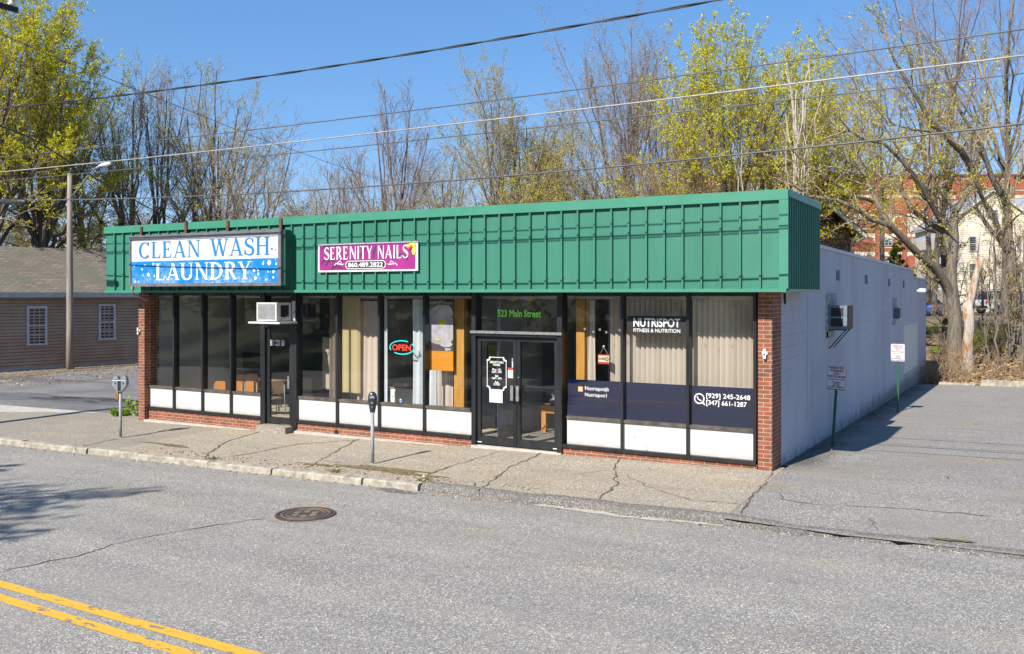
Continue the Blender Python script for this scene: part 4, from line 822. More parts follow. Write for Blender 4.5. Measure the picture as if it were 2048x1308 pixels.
mb = MB(); mb.box(XR+.02, XR+.2, ys-.008, ys-.001, z0+.04, z1-.03); part(t, 'side_grille', M_vent, mb); mb = MB(); mb.box(x1+.001, x1+.01, ys+.08, ys+.57, z0+.04, z1-.04); part(t, 'front_grille', M_acg, mb)
mb = MB(); mb.box(XR-.001, XR+.014, 29.9, 30.9, z1+.01, z1+.27); mb.box(XR-.001, XR+.014, 29.9, 30.7, z0-.16, z0-.01); part(shop, 'old_window_trim', M_peel, mb)
t = thing('flood_light', 'small white flood lamp on the rear end of the side wall', 'wall lamp', (XR, 35.6, 3.0)); c = Vector(PX(1824, 583, XR)); 
mb = MB(); mb.tube([c+Vector((0, 0, 0)), c+Vector((.03, -.02, 0))], .09, 12); mb.tube([c+Vector((0.02, 0, 0)), c+Vector((.2, -.1, .02))], .03, 8); part(t, 'bracket', M_white, mb)
mb = MB(); mb.tube([c+Vector((.15, -.1, .0)), c+Vector((.3, -.18, .03)), c+Vector((.48, -.22, .03))], [.03, .09, .07], 12); part(t, 'lamp_head', M_white, mb)
for u, v, y, lab, at in ((1530, 706, 14.55, 'small white wall fixture on the right brick pillar', 0), (278.5, 661, 14.49, 'small white wall fixture on the left brick pillar', 1)):
    c = PY(u, v, y); t = thing('wall_fixture', lab, 'wall fixture', c)
    mb = MB(); mb.disc((c[0], c[2]), .045, c[1]-.02, .02, 12); mb.box(c[0]-.022, c[0]+.022, c[1]-.05, c[1]-.021, c[2]-.09, c[2]+.07); part(t, 'plate', M_white, mb)
    mb = MB(); mb.disc((c[0], c[2]-.02), .014, c[1]-.058, .007, 10); part(t, 'socket', M_dark, mb)
# bulbs hanging under the head of the entrance
M_bulb = flat('amber_shade', (.7, .45, .03)); 
for u in (1026, 1060):
    c = PY(u, 583, 15.4); mb = MB(); mb.lathe((c[0], 15.4, 2.74), [(.0, 0), (.1, .04), (.13, .1), (.05, .14), (.0, .14)], 14); solo('ceiling_lamp', 'amber ceiling lamp inside the entrance, %s of the pair' % ('left' if u < 1050 else 'right'), 'ceiling lamp', M_bulb, mb, (c[0], 15.4, 2.66), group='amber lamps inside the entrance')

# ---------------------------------------------------------------- things seen through the glass
FL = .06
M_blind = sheer('blind_cream', (.72, .61, .52)); M_blindt = sheer('blind_tan', (.68, .56, .34)); M_cur = sheer('curtain_rose', (.74, .6, .52)); M_curw = sheer('curtain_white', (.72, .75, .8)); M_curb = sheer('curtain_brown', (.25, .2, .17))
def blinds(u0, u1, y, m, lab, z0=.62, z1=2.8, sp=.095, group=None):
    x0, x1 = X(u0, y), X(u1, y); mb = MB(); x = x0; k = 0
    while x < x1-.02:
        a = R(40+rnd.uniform(-7, 7)); hx_, hy_ = .05*math.cos(a), .05*math.sin(a); cx = x+.04; P = []
        for j in range(5):
            f = j/4*2-1; P.append((cx+hx_*f-.008*(1-f*f)*math.sin(a), y+hy_*f-.012*(1-f*f)))
        zb = z0+rnd.uniform(0, .01); n = len(mb.v)
        mb.add([(p, q, zb) for p, q in P]+[(p, q, z1) for p, q in P], [(j, j+1, j+6, j+5) for j in range(4)], 0, True); x += sp
    t = thing('vertical_blinds', lab, 'blinds', ((x0+x1)/2, y, z0), group=group); part(t, 'slats', m, mb)
    mb = MB(); mb.box(x0, x1, y-.03, y+.03, z1, z1+.045); part(t, 'head_rail', M_white, mb); return t
def curtain(u0, u1, y, m, lab, z0=.45, z1=2.78, folds=5, amp=.035, gather=0., group=None):
    x0, x1 = X(u0, y), X(u1, y); n = folds*10; mb = MB(); rows = 9; ph = rnd.uniform(0, 6)
    for j in range(rows+1):
        f = j/rows; z = z0+(z1-z0)*f
        for i in range(n+1):
            s = i/n; g_ = 1-gather*math.sin(math.pi*min(1, f*1.1))*.5
            xx = (x0+x1)/2+(s-.5)*(x1-x0)*g_; mb.v.append((xx, y+amp*(1+.4*math.sin(3*s+ph))*math.sin(2*math.pi*folds*s+ph+.5*math.sin(5*f+s*4)), z))
    mb.f = [(j*(n+1)+i, j*(n+1)+i+1, (j+1)*(n+1)+i+1, (j+1)*(n+1)+i) for j in range(rows) for i in range(n)]; mb.mi = [0]*len(mb.f); mb.sm = [True]*len(mb.f)
    return solo('curtain', lab, 'curtain', m, mb, ((x0+x1)/2, y, z0), group)
blinds(1222, 1246, 14.95, M_blind, 'narrow strip of cream vertical blinds beside the dark pane with the closed sign', .72)
blinds(1253, 1376, 14.95, M_blind, 'cream vertical blinds behind the black window board', .72)
blinds(1386, 1512, 14.95, M_blind, 'cream vertical blinds next to the right brick pillar', .72)
blinds(682, 716, 15.0, M_blindt, 'stack of tan vertical blinds beside the rose curtain', .80, sp=.06)
curtain(714, 760, 15.15, M_cur, 'rose beige curtain hanging right of the tan blinds', folds=4)
curtain(766, 777, 14.98, M_curw, 'thin white curtain strip left of the OPEN sign', folds=1)
curtain(826, 850, 14.98, M_curw, 'white curtain right of the OPEN sign', folds=2, gather=.3)
curtain(660, 677, 15.1, M_curb, 'brown grey curtain edge behind the tall beige box', folds=2)
curtain(855, 872, 15.15, M_curw, 'white curtain strip under the flower poster', folds=1); curtain(874, 905, 15.2, M_cur, 'rose beige curtain behind the flower poster', folds=2)
curtain(1177, 1190, 15.0, M_blind, 'narrow cream curtain strip beside the wooden post of the right shop', folds=1, z0=.7)
mb = MB(); mb.tube([(X(678), 15.1, 2.76), (X(906), 15.1, 2.76)], .014, 8); solo('curtain_rod', 'dark curtain rod across the nail shop windows', 'curtain rod', M_dark, mb, (X(790), 15.1, 2.76))
M_pine = vary('pine_board', (.5, .22, .03), (.68, .34, .06), 3, .6, stretch=(4, 4, .5)); M_orgw = vary('orange_wood', (.55, .2, .03), (.68, .28, .05), 3, .5, stretch=(3, 3, .5))
def post(u0, u1, y, lab, m=M_pine):
    mb = MB(); mb.box(X(u0, y), X(u1, y), y, y+.12, FL, 2.79); solo('wooden_post', lab, 'wooden post', m, mb, ((X(u0, y)+X(u1, y))/2, y, FL))
post(908, 928, 14.9, 'wide pine post right of the flower poster'); post(1152.5, 1169, 14.9, 'orange pine post in the leftmost pane of the right shop')
post(1172, 1177, 15.0, 'thin pale post right of the orange pine post', flat('pale_wood', (.5, .42, .32)))
# poster
t = thing('poster', 'spa poster of white flower petals over an orange panel in the shop window', 'poster', (X(880), 14.8, 1.4)); yp = 14.80
a, b = X(856, yp), X(906.5, yp); z0, z1, z2 = Z(880, 741, yp), Z(880, 702, yp), Z(880, 608, yp); M_pd = flat('poster_plum', (.10, .06, .08)); M_por = flat('poster_orange', (.72, .27, .01)); M_pet = vary('petal', (.40, .33, .4), (.62, .58, .63), 5, .5); M_pye = flat('petal_yellow', (.75, .6, .03)); M_faint = flat('faint_print', (.78, .42, .15))
mb = MB(); mb.box(a, b, yp, yp+.006, z1, z2); mb.box(a, b, yp, yp+.006, z0, z1, 1); part(t, 'sheet', [M_pd, M_por], mb)
mb = MB(); W_ = b-a
for i, (fx_, fz_, rr, sx, rot) in enumerate(((.25, .46, .21, 1.0, 0), (.78, .5, .24, .85, 0), (.5, .3, .15, 1.9, 0), (.72, .16, .07, 2.0, 0), (.55, .84, .13, 2.2, 0), (.1, .74, .12, 1.2, 0), (.62, .66, .15, 1.2, 0))):
    cx_, cz_ = a+W_*fx_, z1+(z2-z1)*fz_; P = [(min(b-.003, max(a+.003, cx_+rr*sx*math.cos(q)*(1+.12*math.sin(3*q+i)))), min(z2-.003, max(z1+.002, cz_+rr*math.sin(q)))) for q in [2*math.pi*j/24 for j in range(24)]]
    mb.prism(P, yp-.002-.0006*i, yp-.001-.0006*i)
part(t, 'petals', M_pet, mb); mb = MB(); mb.disc((a+W_*.56, z1+(z2-z1)*.62), .06, yp-.010, .001, 14, 0, 1.7); mb.disc((a+W_*.42, z1+(z2-z1)*.24), .022, yp-.010, .001, 14, 0, 2.4); part(t, 'flower_centre', M_pye, mb)
text(t, 'spa', b-.12, z1+.03, .13, .06, yp-.014, M_ltw, bold=.015)
mb = MB()
for i in range(5): mb.box(a+.06, b-.08-.03*(i % 2)-(.2 if i == 3 else 0), yp-.003, yp-.001, z1-.06-.025*i, z1-.055-.025*i)
mb.box(a+.06, b-.04, yp-.003, yp-.001, z0+.06, z0+.066); part(t, 'fine_print', M_faint, mb)
# nail polish racks and cabinet
M_shelf = flat('rack_white', (.8, .82, .84)); M_cab = flat('cabinet_white', (.82, .88, .9))
t = thing('polish_rack', 'wall rack of white shelves filled with small polish bottles behind the OPEN sign', 'shelf', (X(800, 18), 18, FL)); a, b = X(770, 18), X(838, 18)
mb = MB(); mb.box(a, b, 18.14, 18.16, 1.0, 2.15); part(t, 'back_panel', flat('rack_back', (.3, .28, .3)), mb)
pal = [flat('polish_%s' % n_, c) for n_, c in (('red', (.4, .02, .03)), ('pink', (.5, .2, .3)), ('dark', (.03, .02, .03)), ('nude', (.5, .35, .28)), ('plum', (.15, .02, .1)))]
for j in range(9):
    z = 1.0+j*.13; mb = MB(); mb.box(a, b, 18.0, 18.139, z, z+.022); sh = part(t, 'shelf', M_shelf, mb)
    mb = MB(); x = a+.02
    while x < b-.03:
        if rnd.random() < .85: k = rnd.randrange(5); mb.box(x, x+.028, 18.03, 18.06, z+.023, z+.07, k); mb.box(x+.009, x+.019, 18.04, 18.05, z+.0705, z+.10, 2)
        x += .04
    o = part(sh, 'bottles', pal, mb); o['kind'] = 'stuff'
t = thing('cabinet', 'low white drawer cabinet with a wooden top behind the OPEN sign', 'cabinet', (X(805, 16.6), 16.6, FL)); a, b = X(781, 16.6), X(840, 16.6); zt = Z(805, 775, 16.6)
mb = MB(); mb.box(a, b, 16.6, 17.0, FL, zt-.02); part(t, 'carcass', M_cab, mb); mb = MB(); mb.box(a-.01, b+.01, 16.57, 17.02, zt-.019, zt+.006); part(t, 'top', M_pine, mb)
for zz in (zt-.16, zt-.31, zt-.46): mb = MB(); mb.box(a+.02, b-.02, 16.585, 16.599, zz-.055, zz+.065); part(t, 'drawer', M_cab, mb)
for i, u in enumerate((797, 812)):
    c = PY(u, 774, 16.75); mb = MB(); mb.box(c[0]-.1, c[0]+.08, 16.68, 16.82, zt+.007, zt+.05); mb.box(c[0]-.07, c[0]+.05, 16.69, 16.8, zt+.0505, zt+.09)
    solo('nail_lamp', 'small white device on the cabinet, %s of the two' % ('left' if i == 0 else 'right'), 'nail lamp', M_cab, mb, (c[0], 16.75, zt+.007), group='nail lamps on the cabinet', bevel=.01)
for i, u in enumerate((783, 803)):
    c = PY(u, 668, 17.6); mb = MB(); mb.lathe((c[0], 18.05, 2.16), [(.045, 0), (.045, .16), (.018, .22), (.016, .32), (.0, .32)], 10); solo('bottle', 'tall dark bottle on top of the polish rack, %s one' % ('left' if i == 0 else 'right'), 'bottle', M_dark, mb, (c[0], 18.05, 2.16))
# laundry: table, orange chairs, black chairs, boards
M_brw = vary('brown_table', (.22, .1, .04), (.35, .17, .08), 3, .4); M_blkp = flat('black_plastic', (.025, .025, .027)); M_ochr = flat('orange_plastic', (.55, .2, .03)); M_beige = flat('beige_panel', (.5, .4, .29)); M_cork = flat('notice_board', (.4, .32, .2))
c = PY(560, 757, 16.6); zt = c[2]
t = thing('table', 'round brown table behind the narrow glass door', 'table', (c[0], 16.6, FL)); mb = MB(); mb.lathe((c[0], 16.6, zt), [(.0, -.035), (.5, -.035), (.52, -.02), (.52, 0), (0, 0)], 28); part(t, 'tabletop', M_brw, mb)
for a_ in (40, 130, 220, 310):
    mb = MB(); q = Vector((c[0]+.3*math.cos(R(a_)), 16.6+.3*math.sin(R(a_)), zt-.036)); mb.tube([q, q+Vector((.12*math.cos(R(a_)), .12*math.sin(R(a_)), -(zt-.036-FL)))], .018, 6); part(t, 'leg', M_blkp, mb)
def chair(x, y, zs, rz, lab, m=M_ochr, bh=.4, group='orange shell chairs in the laundry'):
    t = thing('chair', lab, 'chair', (x, y, FL), rz, group=group); zs -= FL
    mb = MB(); mb.box(-.21, .21, -.2, .2, zs-.015, zs+.012); part(t, 'seat', m, mb, bevel=.01)
    mb = MB(); P = [(-.2, zs+.12), (.2, zs+.12), (.21, zs+bh-.1), (.17, zs+bh-.02), (.1, zs+bh), (-.1, zs+bh), (-.17, zs+bh-.02), (-.21, zs+bh-.1)]; mb.prism(P, -.235, -.215); part(t, 'backrest', m, mb)
    for sx in (-1, 1):
        mb = MB(); mb.tube([(sx*.19, -.245, zs+bh-.08), (sx*.2, -.245, zs-.02), (sx*.22, -.25, 0)], .011, 6); part(t, 'leg', M_steelp, mb)
        mb = MB(); mb.tube([(sx*.19, .17, zs-.02), (sx*.22, .22, 0)], .011, 6); part(t, 'leg', M_steelp, mb)
    return t
for i, (u, y, w_) in enumerate(((456, 15.5, 'leftmost orange chair of the front row in the laundry window'), (488, 15.5, 'middle orange chair of the front row in the laundry window'), (517, 15.5, 'orange chair of the front row, just left of the narrow door'), (491, 16.8, 'orange chair of the second row, left one, under the papers'), (515, 16.8, 'orange chair of the second row, right one, by the narrow door'))):
    cc = PY(u, 764 if y < 16 else 748, y); chair(cc[0], y, cc[2]-.36, 0, w_)
cc = PY(538, 800, 15.6); chair(cc[0], 15.7, .45, R(70), 'tan chair seen through the lower half of the narrow glass door', flat('tan_seat', (.4, .26, .15)))
for u0, u1, v0, v1, lab in ((420, 460, 703, 733, 'black padded bench back behind the third laundry pane'), (484, 526, 706, 736, 'black padded bench back behind the fourth laundry pane')):
    p, q = PY(u0, v1, 17.4), PY(u1, v0, 17.4); t = thing('office_chair', lab, 'chair', ((p[0]+q[0])/2, 17.4, FL)); mb = MB(); mb.box(p[0], q[0], 17.4, 17.48, p[2], q[2]); part(t, 'backrest', M_blkp, mb, bevel=.02)
    mb = MB(); mb.box(p[0]+.05, q[0]-.05, 17.49, 17.95, p[2]-.22, p[2]-.12); part(t, 'seat', M_blkp, mb, bevel=.02); mb = MB(); mb.tube([((p[0]+q[0])/2, 17.7, p[2]-.2), ((p[0]+q[0])/2, 17.7, FL+.02)], .03, 8); part(t, 'pedestal', M_blkp, mb)
c = PY(470, 746, 17.1); t = thing('table', 'long brown table with loose papers between the black bench backs', 'table', (c[0], 17.2, FL)); mb = MB(); mb.box(c[0]-.9, c[0]+1.1, 16.95, 17.3, .86, .9); part(t, 'tabletop', M_brw, mb)
for dx in (-.85, 1.05):
    mb = MB(); mb.box(c[0]+dx-.025, c[0]+dx+.025, 17.0, 17.05, FL, .86); part(t, 'leg', M_blkp, mb)
mb = MB(); mb.box(c[0]+.3, c[0]+.75, 17.0, 17.2, .902, .912); solo('papers', 'loose white papers on the long brown table', 'papers', M_white, mb, (c[0]+.5, 17.1, .902))
for u0, u1, v0, v1, y, nm, lab, m in ((305, 322, 730, 773, 14.95, 'cabinet', 'low beige cabinet at the far left of the laundry', M_beige), (645, 664, 675, 778, 15.4, 'cabinet', 'tall narrow beige box standing beside the brown curtain', M_beige), (418, 455, 605, 628, 21.8, 'notice_board', 'tan notice board high on the laundry back wall, left one', M_cork), (478, 512, 605, 625, 21.8, 'notice_board', 'tan notice board high on the laundry back wall, right one', M_cork)):
    p, q = PY(u0, v1, y), PY(u1, v0, y); mb = MB(); mb.box(p[0], q[0], y, y+(.3 if nm == 'cabinet' else .03), p[2], q[2]); 
    if nm == 'cabinet': mb.box(p[0]+.02, q[0]-.02, y-.012, y-.002, p[2]+.03, q[2]-.03)
    else:
        for k in range(3): mb.box(p[0]+.06, q[0]-.06, y-.006, y-.002, q[2]-.09-.09*k, q[2]-.05-.09*k)
    solo(nm, lab, nm.replace('_', ' '), m, mb, ((p[0]+q[0])/2, y, p[2]))
for u, v0, v1, y in ((548, 600, 800, 19), (415, 600, 770, 20)):
    p = PY(u, v1, y); mb = MB(); mb.box(p[0]-.06, p[0]+.06, y, y+.12, FL, 2.79); solo('interior_column', 'pale slim column inside the laundry behind the %s' % ('narrow door' if u > 500 else 'third pane'), 'column', M_beige, mb, (p[0], y, FL))
c = PY(597, 797, 17.5); mb = MB(); mb.box(c[0], c[0]+.45, 17.5, 17.9, FL, .75); mb.box(c[0]+.03, c[0]+.42, 17.485, 17.498, FL+.05, .7); solo('cabinet', 'grey filing box just right of the narrow door', 'cabinet', M_steelp, mb, (c[0]+.2, 17.7, FL), bevel=.01)
# entrance: wall picture, white inner door, bench, ornament
M_pic = vary('green_picture', (.08, .2, .02), (.3, .42, .03), 4, .5)
p, q = PY(976, 735, 17.0), PY(996, 690, 17.0); t = thing('picture', 'green framed picture on the entrance wall above the hours lettering', 'picture', ((p[0]+q[0])/2, 17, p[2])); 
mb = MB(); mb.box(p[0], q[0], 17.0, 17.02, p[2], q[2]); part(t, 'canvas', M_pic, mb); mb = MB()
for a_, b_, c_, d_ in ((p[0]-.03, q[0]+.03, q[2]+.001, q[2]+.03), (p[0]-.03, q[0]+.03, p[2]-.03, p[2]-.001), (p[0]-.03, p[0]-.001, p[2], q[2]), (q[0]+.001, q[0]+.03, p[2], q[2])): mb.box(a_, b_, 16.99, 17.02, c_, d_)
part(t, 'frame', M_blkp, mb)
M_ent = flat('entrance_wall', (.22, .26, .3)); mb = MB(); mb.box(X(950, 17.05), X(1004, 17.05), 17.03, 17.13, FL, 2.79); part(shop, 'entrance_wall', M_ent, mb)
mb = MB(); mb.box(X(1003, 17.05), X(1009, 17.05), 17.02, 17.14, FL, 2.5); part(shop, 'inner_door_jamb', M_cab, mb)
mb = MB(); mb.box(X(1010, 18.5), X(1035, 18.5), 18.5, 18.56, FL, 2.3); mb.box(X(1045, 18.4), X(1056, 18.4), 18.4, 18.5, FL, 2.6); part(shop, 'inner_door', flat('inner_door_white', (.42, .43, .42)), mb)
yb = 16.4; a, b = X(1080, yb), X(1150, yb); zt = Z(1095, 812, yb); t = thing('bench', 'orange wooden bench inside the right entrance door', 'bench', ((a+b)/2, yb, FL)); mb = MB(); mb.box(a-.04, b, yb, yb+.4, zt-.035, zt); part(t, 'top', M_orgw, mb)
mb = MB(); mb.box(a+.08, b, yb+.03, yb+.06, zt-.15, zt-.036); part(t, 'apron', M_orgw, mb)
for dx in (a+.02, b-.08):
    mb = MB(); mb.box(dx, dx+.1, yb+.02, yb+.12, FL, zt-.036); part(t, 'leg', M_orgw, mb)
c = PY(1110, 800, yb+.2); mb = MB(); mb.lathe((c[0], yb+.2, zt), [(.08, 0), (.13, .05), (.13, .09), (.07, .13), (.05, .17), (.09, .22), (.07, .27), (0, .3)], 12); solo('ornament', 'small grey round ornament on the orange bench', 'ornament', flat('grey_stone', (.2, .24, .28)), mb, (c[0], yb+.2, zt))

# ---------------------------------------------------------------- street furniture
def meter_pole(t, x, y, zb, h):
    mb = MB(); mb.tube([(x, y, zb-.1), (x, y, zb+h)], .032, 12); mb.lathe((x, y, zb), [(.06, 0), (.05, .012), (.034, .015)], 12); part(t, 'pole', M_steelp, mb)
c = onf(745, 928, zwalk); zb = zwalk(*c); M_mtr = vary('meter_charcoal', (.025, .035, .04), (.05, .065, .07), 6, .3); M_mtg = vary('meter_grey', (.2, .24, .26), (.3, .34, .36), 6, .4); M_lens = mat('meter_lens', (.3, .34, .38), .08)
t = thing('parking_meter', 'single-headed dark parking meter on a grey pole by the kerb', 'parking meter', (c[0], c[1], zb)); meter_pole(t, c[0], c[1], zb, .90)
mb = MB(); n = 24; hz = zb+.885; prof = [(0, 0), (.035, 0), (.045, .02), (.06, .10), (.078, .19), (.083, .255), (.078, .30), (.06, .345), (.035, .368), (0, .375)]
mb.lathe((0, 0, 0), prof, n); C_, S_ = math.cos(TH), math.sin(TH); mb.v = [(c[0]+x*C_-y*.62*S_, c[1]+x*S_+y*.62*C_, hz+z) for x, y, z in mb.v]; part(t, 'head', M_mtr, mb)
def facing(mb): mb.v = [(c[0]+x*C_-y*S_, c[1]+x*S_+y*C_, hz+z) for x, y, z in mb.v]; return mb
mb = MB(); mb.prism([(.045*math.cos(a), .265+.045*math.sin(a)) for a in [math.pi*i/10 for i in range(11)]], -.062, -.03); part(t, 'window', M_lens, facing(mb))
mb = MB(); mb.box(-.02, .02, -.06, -.03, .17, .2); mb.box(-.008, .008, -.058, -.03, .10, .125); part(t, 'coin_slot', M_steel, facing(mb))
c = onf(241, 876, zwalk); zb = zwalk(*c); hz = zb+.98
t = thing('parking_meter', 'twin-headed grey parking meter near the left corner of the shop', 'parking meter', (c[0], c[1], zb)); meter_pole(t, c[0], c[1], zb, 1.0)
mb = MB(); mb.prism([(-.05, 0), (.05, 0), (.15, .13), (.155, .26), (-.155, .26), (-.15, .13)], -.07, .07); part(t, 'housing', M_mtg, facing(mb), bevel=.015)
for s in (-1, 1):
    mb = MB(); P = [(s*.085+.062*math.cos(a), .262+.085*math.sin(a)) for a in [math.pi*i/12 for i in range(13)]]; mb.prism(P, -.045, .045); hd = part(t, 'dome', M_mtg, facing(mb))
    mb = MB(); P = [(s*.085+.045*math.cos(a), .27+.06*math.sin(a)) for a in [math.pi*i/12 for i in range(13)]]; mb.prism(P, -.052, -.046); part(hd, 'lens', M_lens, facing(mb))
    mb = MB(); mb.tube([(s*.085, -.078, .19), (s*.085, -.068, .19)], .014, 10); part(t, 'coin_slot', M_dark, facing(mb))
mb = MB(); mb.box(-.03, .03, -.078, -.068, .03, .235); part(t, 'recess', M_dark, facing(mb))
mb = MB(); mb.box(-.11, -.035, -.03, .02, -.16, -.0); part(t, 'bracket', vary('rusty_bracket', (.2, .09, .02), (.4, .22, .05), 20, .8), facing(mb), bevel=.01)
# wooden pole with street lamp beside the clapboard house
M_pole = vary('weathered_pole', (.22, .18, .15), (.38, .32, .275), 3, .9, stretch=(6, 6, .4), bump=.4)
pb = PT(140, 738, 39.5); t = thing('street_lamp', 'weathered wooden pole with a curved lamp arm in front of the clapboard house', 'street lamp', pb)
mb = MB(); mb.tube([Vector(pb)-Vector((0, 0, .3)), PT(140, 650, 39.5), PT(139.5, 500, 39.5), PT(139.5, 347, 39.5)], [.165, .15, .125, .10], 14); part(t, 'pole', M_pole, mb)
mb = MB(); mb.tube([PT(141, 396, 39.3), PT(158, 376, 39.1), PT(176, 352, 38.9), PT(190, 337, 38.7), PT(200, 332, 38.6)], .035, 8); part(t, 'arm', M_steel, mb)
a_, b_ = Vector(PT(198, 331.5, 38.6)), Vector(PT(222, 327, 38.3)); mb = MB(); mb.tube([a_, a_.lerp(b_, .3), a_.lerp(b_, .75), b_], [.04, .08, .10, .04], 12); part(t, 'lamp_head', M_white, mb)
# utility pole just outside the left edge: its cross-arm end shows, its shadow falls over the pavement
q = onf(0, 845, zwalk); px_, py_ = q[0]-.14*(q[1]-11.9)-.02, 11.9; zb = zwalk(px_, py_)
t = thing('utility_pole', 'wooden utility pole at the left edge with a crossarm end and insulator showing', 'utility pole', (px_, py_, zb))
mb = MB(); mb.tube([(px_, py_, zb-.3), (px_, py_, 11)], [.16, .12], 14); part(t, 'pole', M_pole, mb)
E1 = Vector(PX(28, 22, px_)); mb = MB(); mb.beam((px_+.13, py_-1.2, E1.z), (px_+.13, E1.y, E1.z), .10, .12); part(t, 'crossarm', M_dark, mb)
mb = MB(); mb.lathe((px_+.13, E1.y-.15, E1.z+.06), [(.03, 0), (.075, .03), (.08, .07), (.04, .09), (.06, .12), (.04, .16), (0, .17)], 12); part(t, 'insulator', M_white, mb)
def wirething(pts, r, m, lab, name='overhead_cable', group='cables strung over the street', tw=0):
    P = [];
    for i in range(len(pts)-1):
        for k in range(8): P.append(Vector(pts[i]).lerp(Vector(pts[i+1]), k/8))
    P.append(Vector(pts[-1])); c = P[len(P)//2]; mb = MB()
    if tw:
        for ph in (0, math.pi):
            D = []; n = len(P)*6
            for i in range(n):
                f = i/(n-1)*(len(P)-1); a = int(min(f, len(P)-2)); q = P[a].lerp(P[a+1], f-a); an = i*.11+ph; D.append(q+Vector((0, math.cos(an), math.sin(an)))*r*.95)
            mb.tube(D, r, 5)
    else: mb.tube(P, r, 6)
    return solo(name, lab, 'cable', m, mb, c, group)
def street_wire(pix, Y, r, m, lab, ext=(0, 0), tw=0):
    W = np.array([PY(u, v, Y) for u, v in pix]); k = np.polyfit(W[:, 0], W[:, 2], 2 if len(pix) > 2 else 1)
    xs = np.linspace(-21.4, 16, 26); return wirething([(x, Y, float(np.polyval(k, x))) for x in xs], r, m, lab, tw=tw)
street_wire([(0, 216), (300, 186), (560, 148), (850, 100), (1100, 62), (1440, 0)], 11.8, .011, M_wire, 'topmost thick twisted black cable crossing the open sky', tw=1)
street_wire([(0, 315), (500, 258), (1100, 189), (2048, 57)], 11.93, .009, M_wirem, 'second cable from the top, thin and grey')
street_wire([(0, 344), (500, 294), (1000, 238), (1500, 176), (2048, 112)], 12.05, .011, M_wirel, 'third cable from the top, pale bare metal')
street_wire([(0, 362), (500, 314), (1000, 264), (2048, 146)], 12.2, .008, M_wirem, 'fourth cable from the top, thin dark grey')
street_wire([(55, 400), (500, 389), (1000, 351), (1500, 307), (2048, 248)], 12.16, .013, M_wirem, 'lowest thick grey cable passing just above the green fascia')
a_, b_ = Vector(PY(5, 403, 12.0)), Vector(PY(53, 404, 12.0)); mb = MB(); mb.tube([a_, a_.lerp(b_, .03), a_.lerp(b_, .95), b_], [.03, .06, .06, .03], 12); solo('cable_splice', 'black cable splice case hanging on the lowest cable at the left edge', 'splice case', M_wire, mb, (a_+b_)/2)
def free(pix, r, m, lab): return wirething([PT(u, v, t_) for u, v, t_ in pix], r, m, lab, group='service cables running to the back')
free([(-60, 235, 22), (0, 251, 23), (60, 275, 25), (110, 305, 27), (200, 362, 32), (290, 412, 37), (365, 447, 43)], .026, M_wire, 'thick black service cable sloping down behind the box sign')
free([(-40, 50, 24), (125, 121, 28), (300, 190, 33), (500, 270, 40), (700, 340, 50), (860, 392, 60)], .012, M_wire, 'thin black line sloping down to the right across the left trees')
a_ = Vector(PT(126, 121, 28)); mb = MB(); mb.tube([a_+Vector((-.16, 0, .05)), a_+Vector((-.05, 0, .02)), a_, a_+Vector((.05, 0, -.02)), a_+Vector((.16, 0, -.06))], [.02, .06, .04, .06, .02], 10); solo('line_insulator', 'small dark insulator on the thin line in the left tree', 'insulator', M_dark, mb, a_)

# ---------------------------------------------------------------- clapboard house at the left
hp = Vector((-37.7, 22.7, -.42)); hd_ = Vector((1.1, 6.0, 0)).normalized(); hrz = math.atan2(hd_.y, hd_.x)
house = thing('clapboard_house', 'low brown clapboard building with grey shingle roof and two white windows at left', 'house', hp, hrz)
def onwall(u, v, P, rz):                               # pixel -> local (x,z) on wall plane through P
    e = Vector((math.cos(rz), math.sin(rz), 0)); nrm = Vector((-e.y, e.x, 0)); d = Vector(ray(u, v)); t = nrm.dot(Vector(P))/nrm.dot(d)
    q = d*t+Vector((0, 0, H_)); return ((q-Vector(P)).dot(e), q.z-P[2])
M_clap = vary('clapboard_brown', (.40, .265, .175), (.5, .35, .25), 1.5, .85); M_shin = None
def shingles(name, c1, c2, c3):
    m = mat(name, c1, .95, spec=.2); g = G(m); b = g.n('ShaderNodeTexBrick'); s = g.n('ShaderNodeSeparateXYZ'); g.l(g.tc.outputs['Object'], s.inputs[0])
    cb = g.n('ShaderNodeCombineXYZ'); g.l(s.outputs[0], cb.inputs[0]); g.l(g.math('MULTIPLY', s.outputs[2], 2.0), cb.inputs[1]); g.l(cb.outputs[0], b.inputs['Vector'])
    b.inputs['Scale'].default_value = 1; b.inputs['Brick Width'].default_value = .33; b.inputs['Row Height'].default_value = .16; b.inputs['Mortar Size'].default_value = .012
    b.inputs['Color1'].default_value = (*c1, 1); b.inputs['Color2'].default_value = (*c2, 1); b.inputs['Mortar'].default_value = (*[q*.4 for q in c1], 1)
    n = g.noise(.8, 6, .7); g.col(g.mix(g.ramp(n, [(.4, (0, 0, 0)), (.65, (.8, .8, .8))]), b.outputs[0], c3)); return m
M_shin = shingles('roof_shingles', (.19, .165, .14), (.30, .24, .2), (.15, .16, .12))
mb = MB(); ez = 3.28; k = 0; x0, x1 = -9, 13
z = .12
while z < ez-.02:                                     # weatherboards; open grooves added between them to hold dark shade lines
    zt = min(z+.14, ez); mb.add([(x0, -.05, z), (x1, -.05, z), (x1, -.03, zt-.03), (x0, -.03, zt-.03), (x0, .0, z+.002), (x1, .0, z+.002), (x1, .0, zt-.03), (x0, .0, zt-.03)], [(0, 1, 2, 3), (0, 4, 5, 1), (3, 2, 6, 7)]); z += .14
mb.box(x0, x1, 0.0, 8, -.2, ez); part(house, 'wall', M_clap, mb)
mb = MB(); ry_, rz_ = 4.0, 5.42
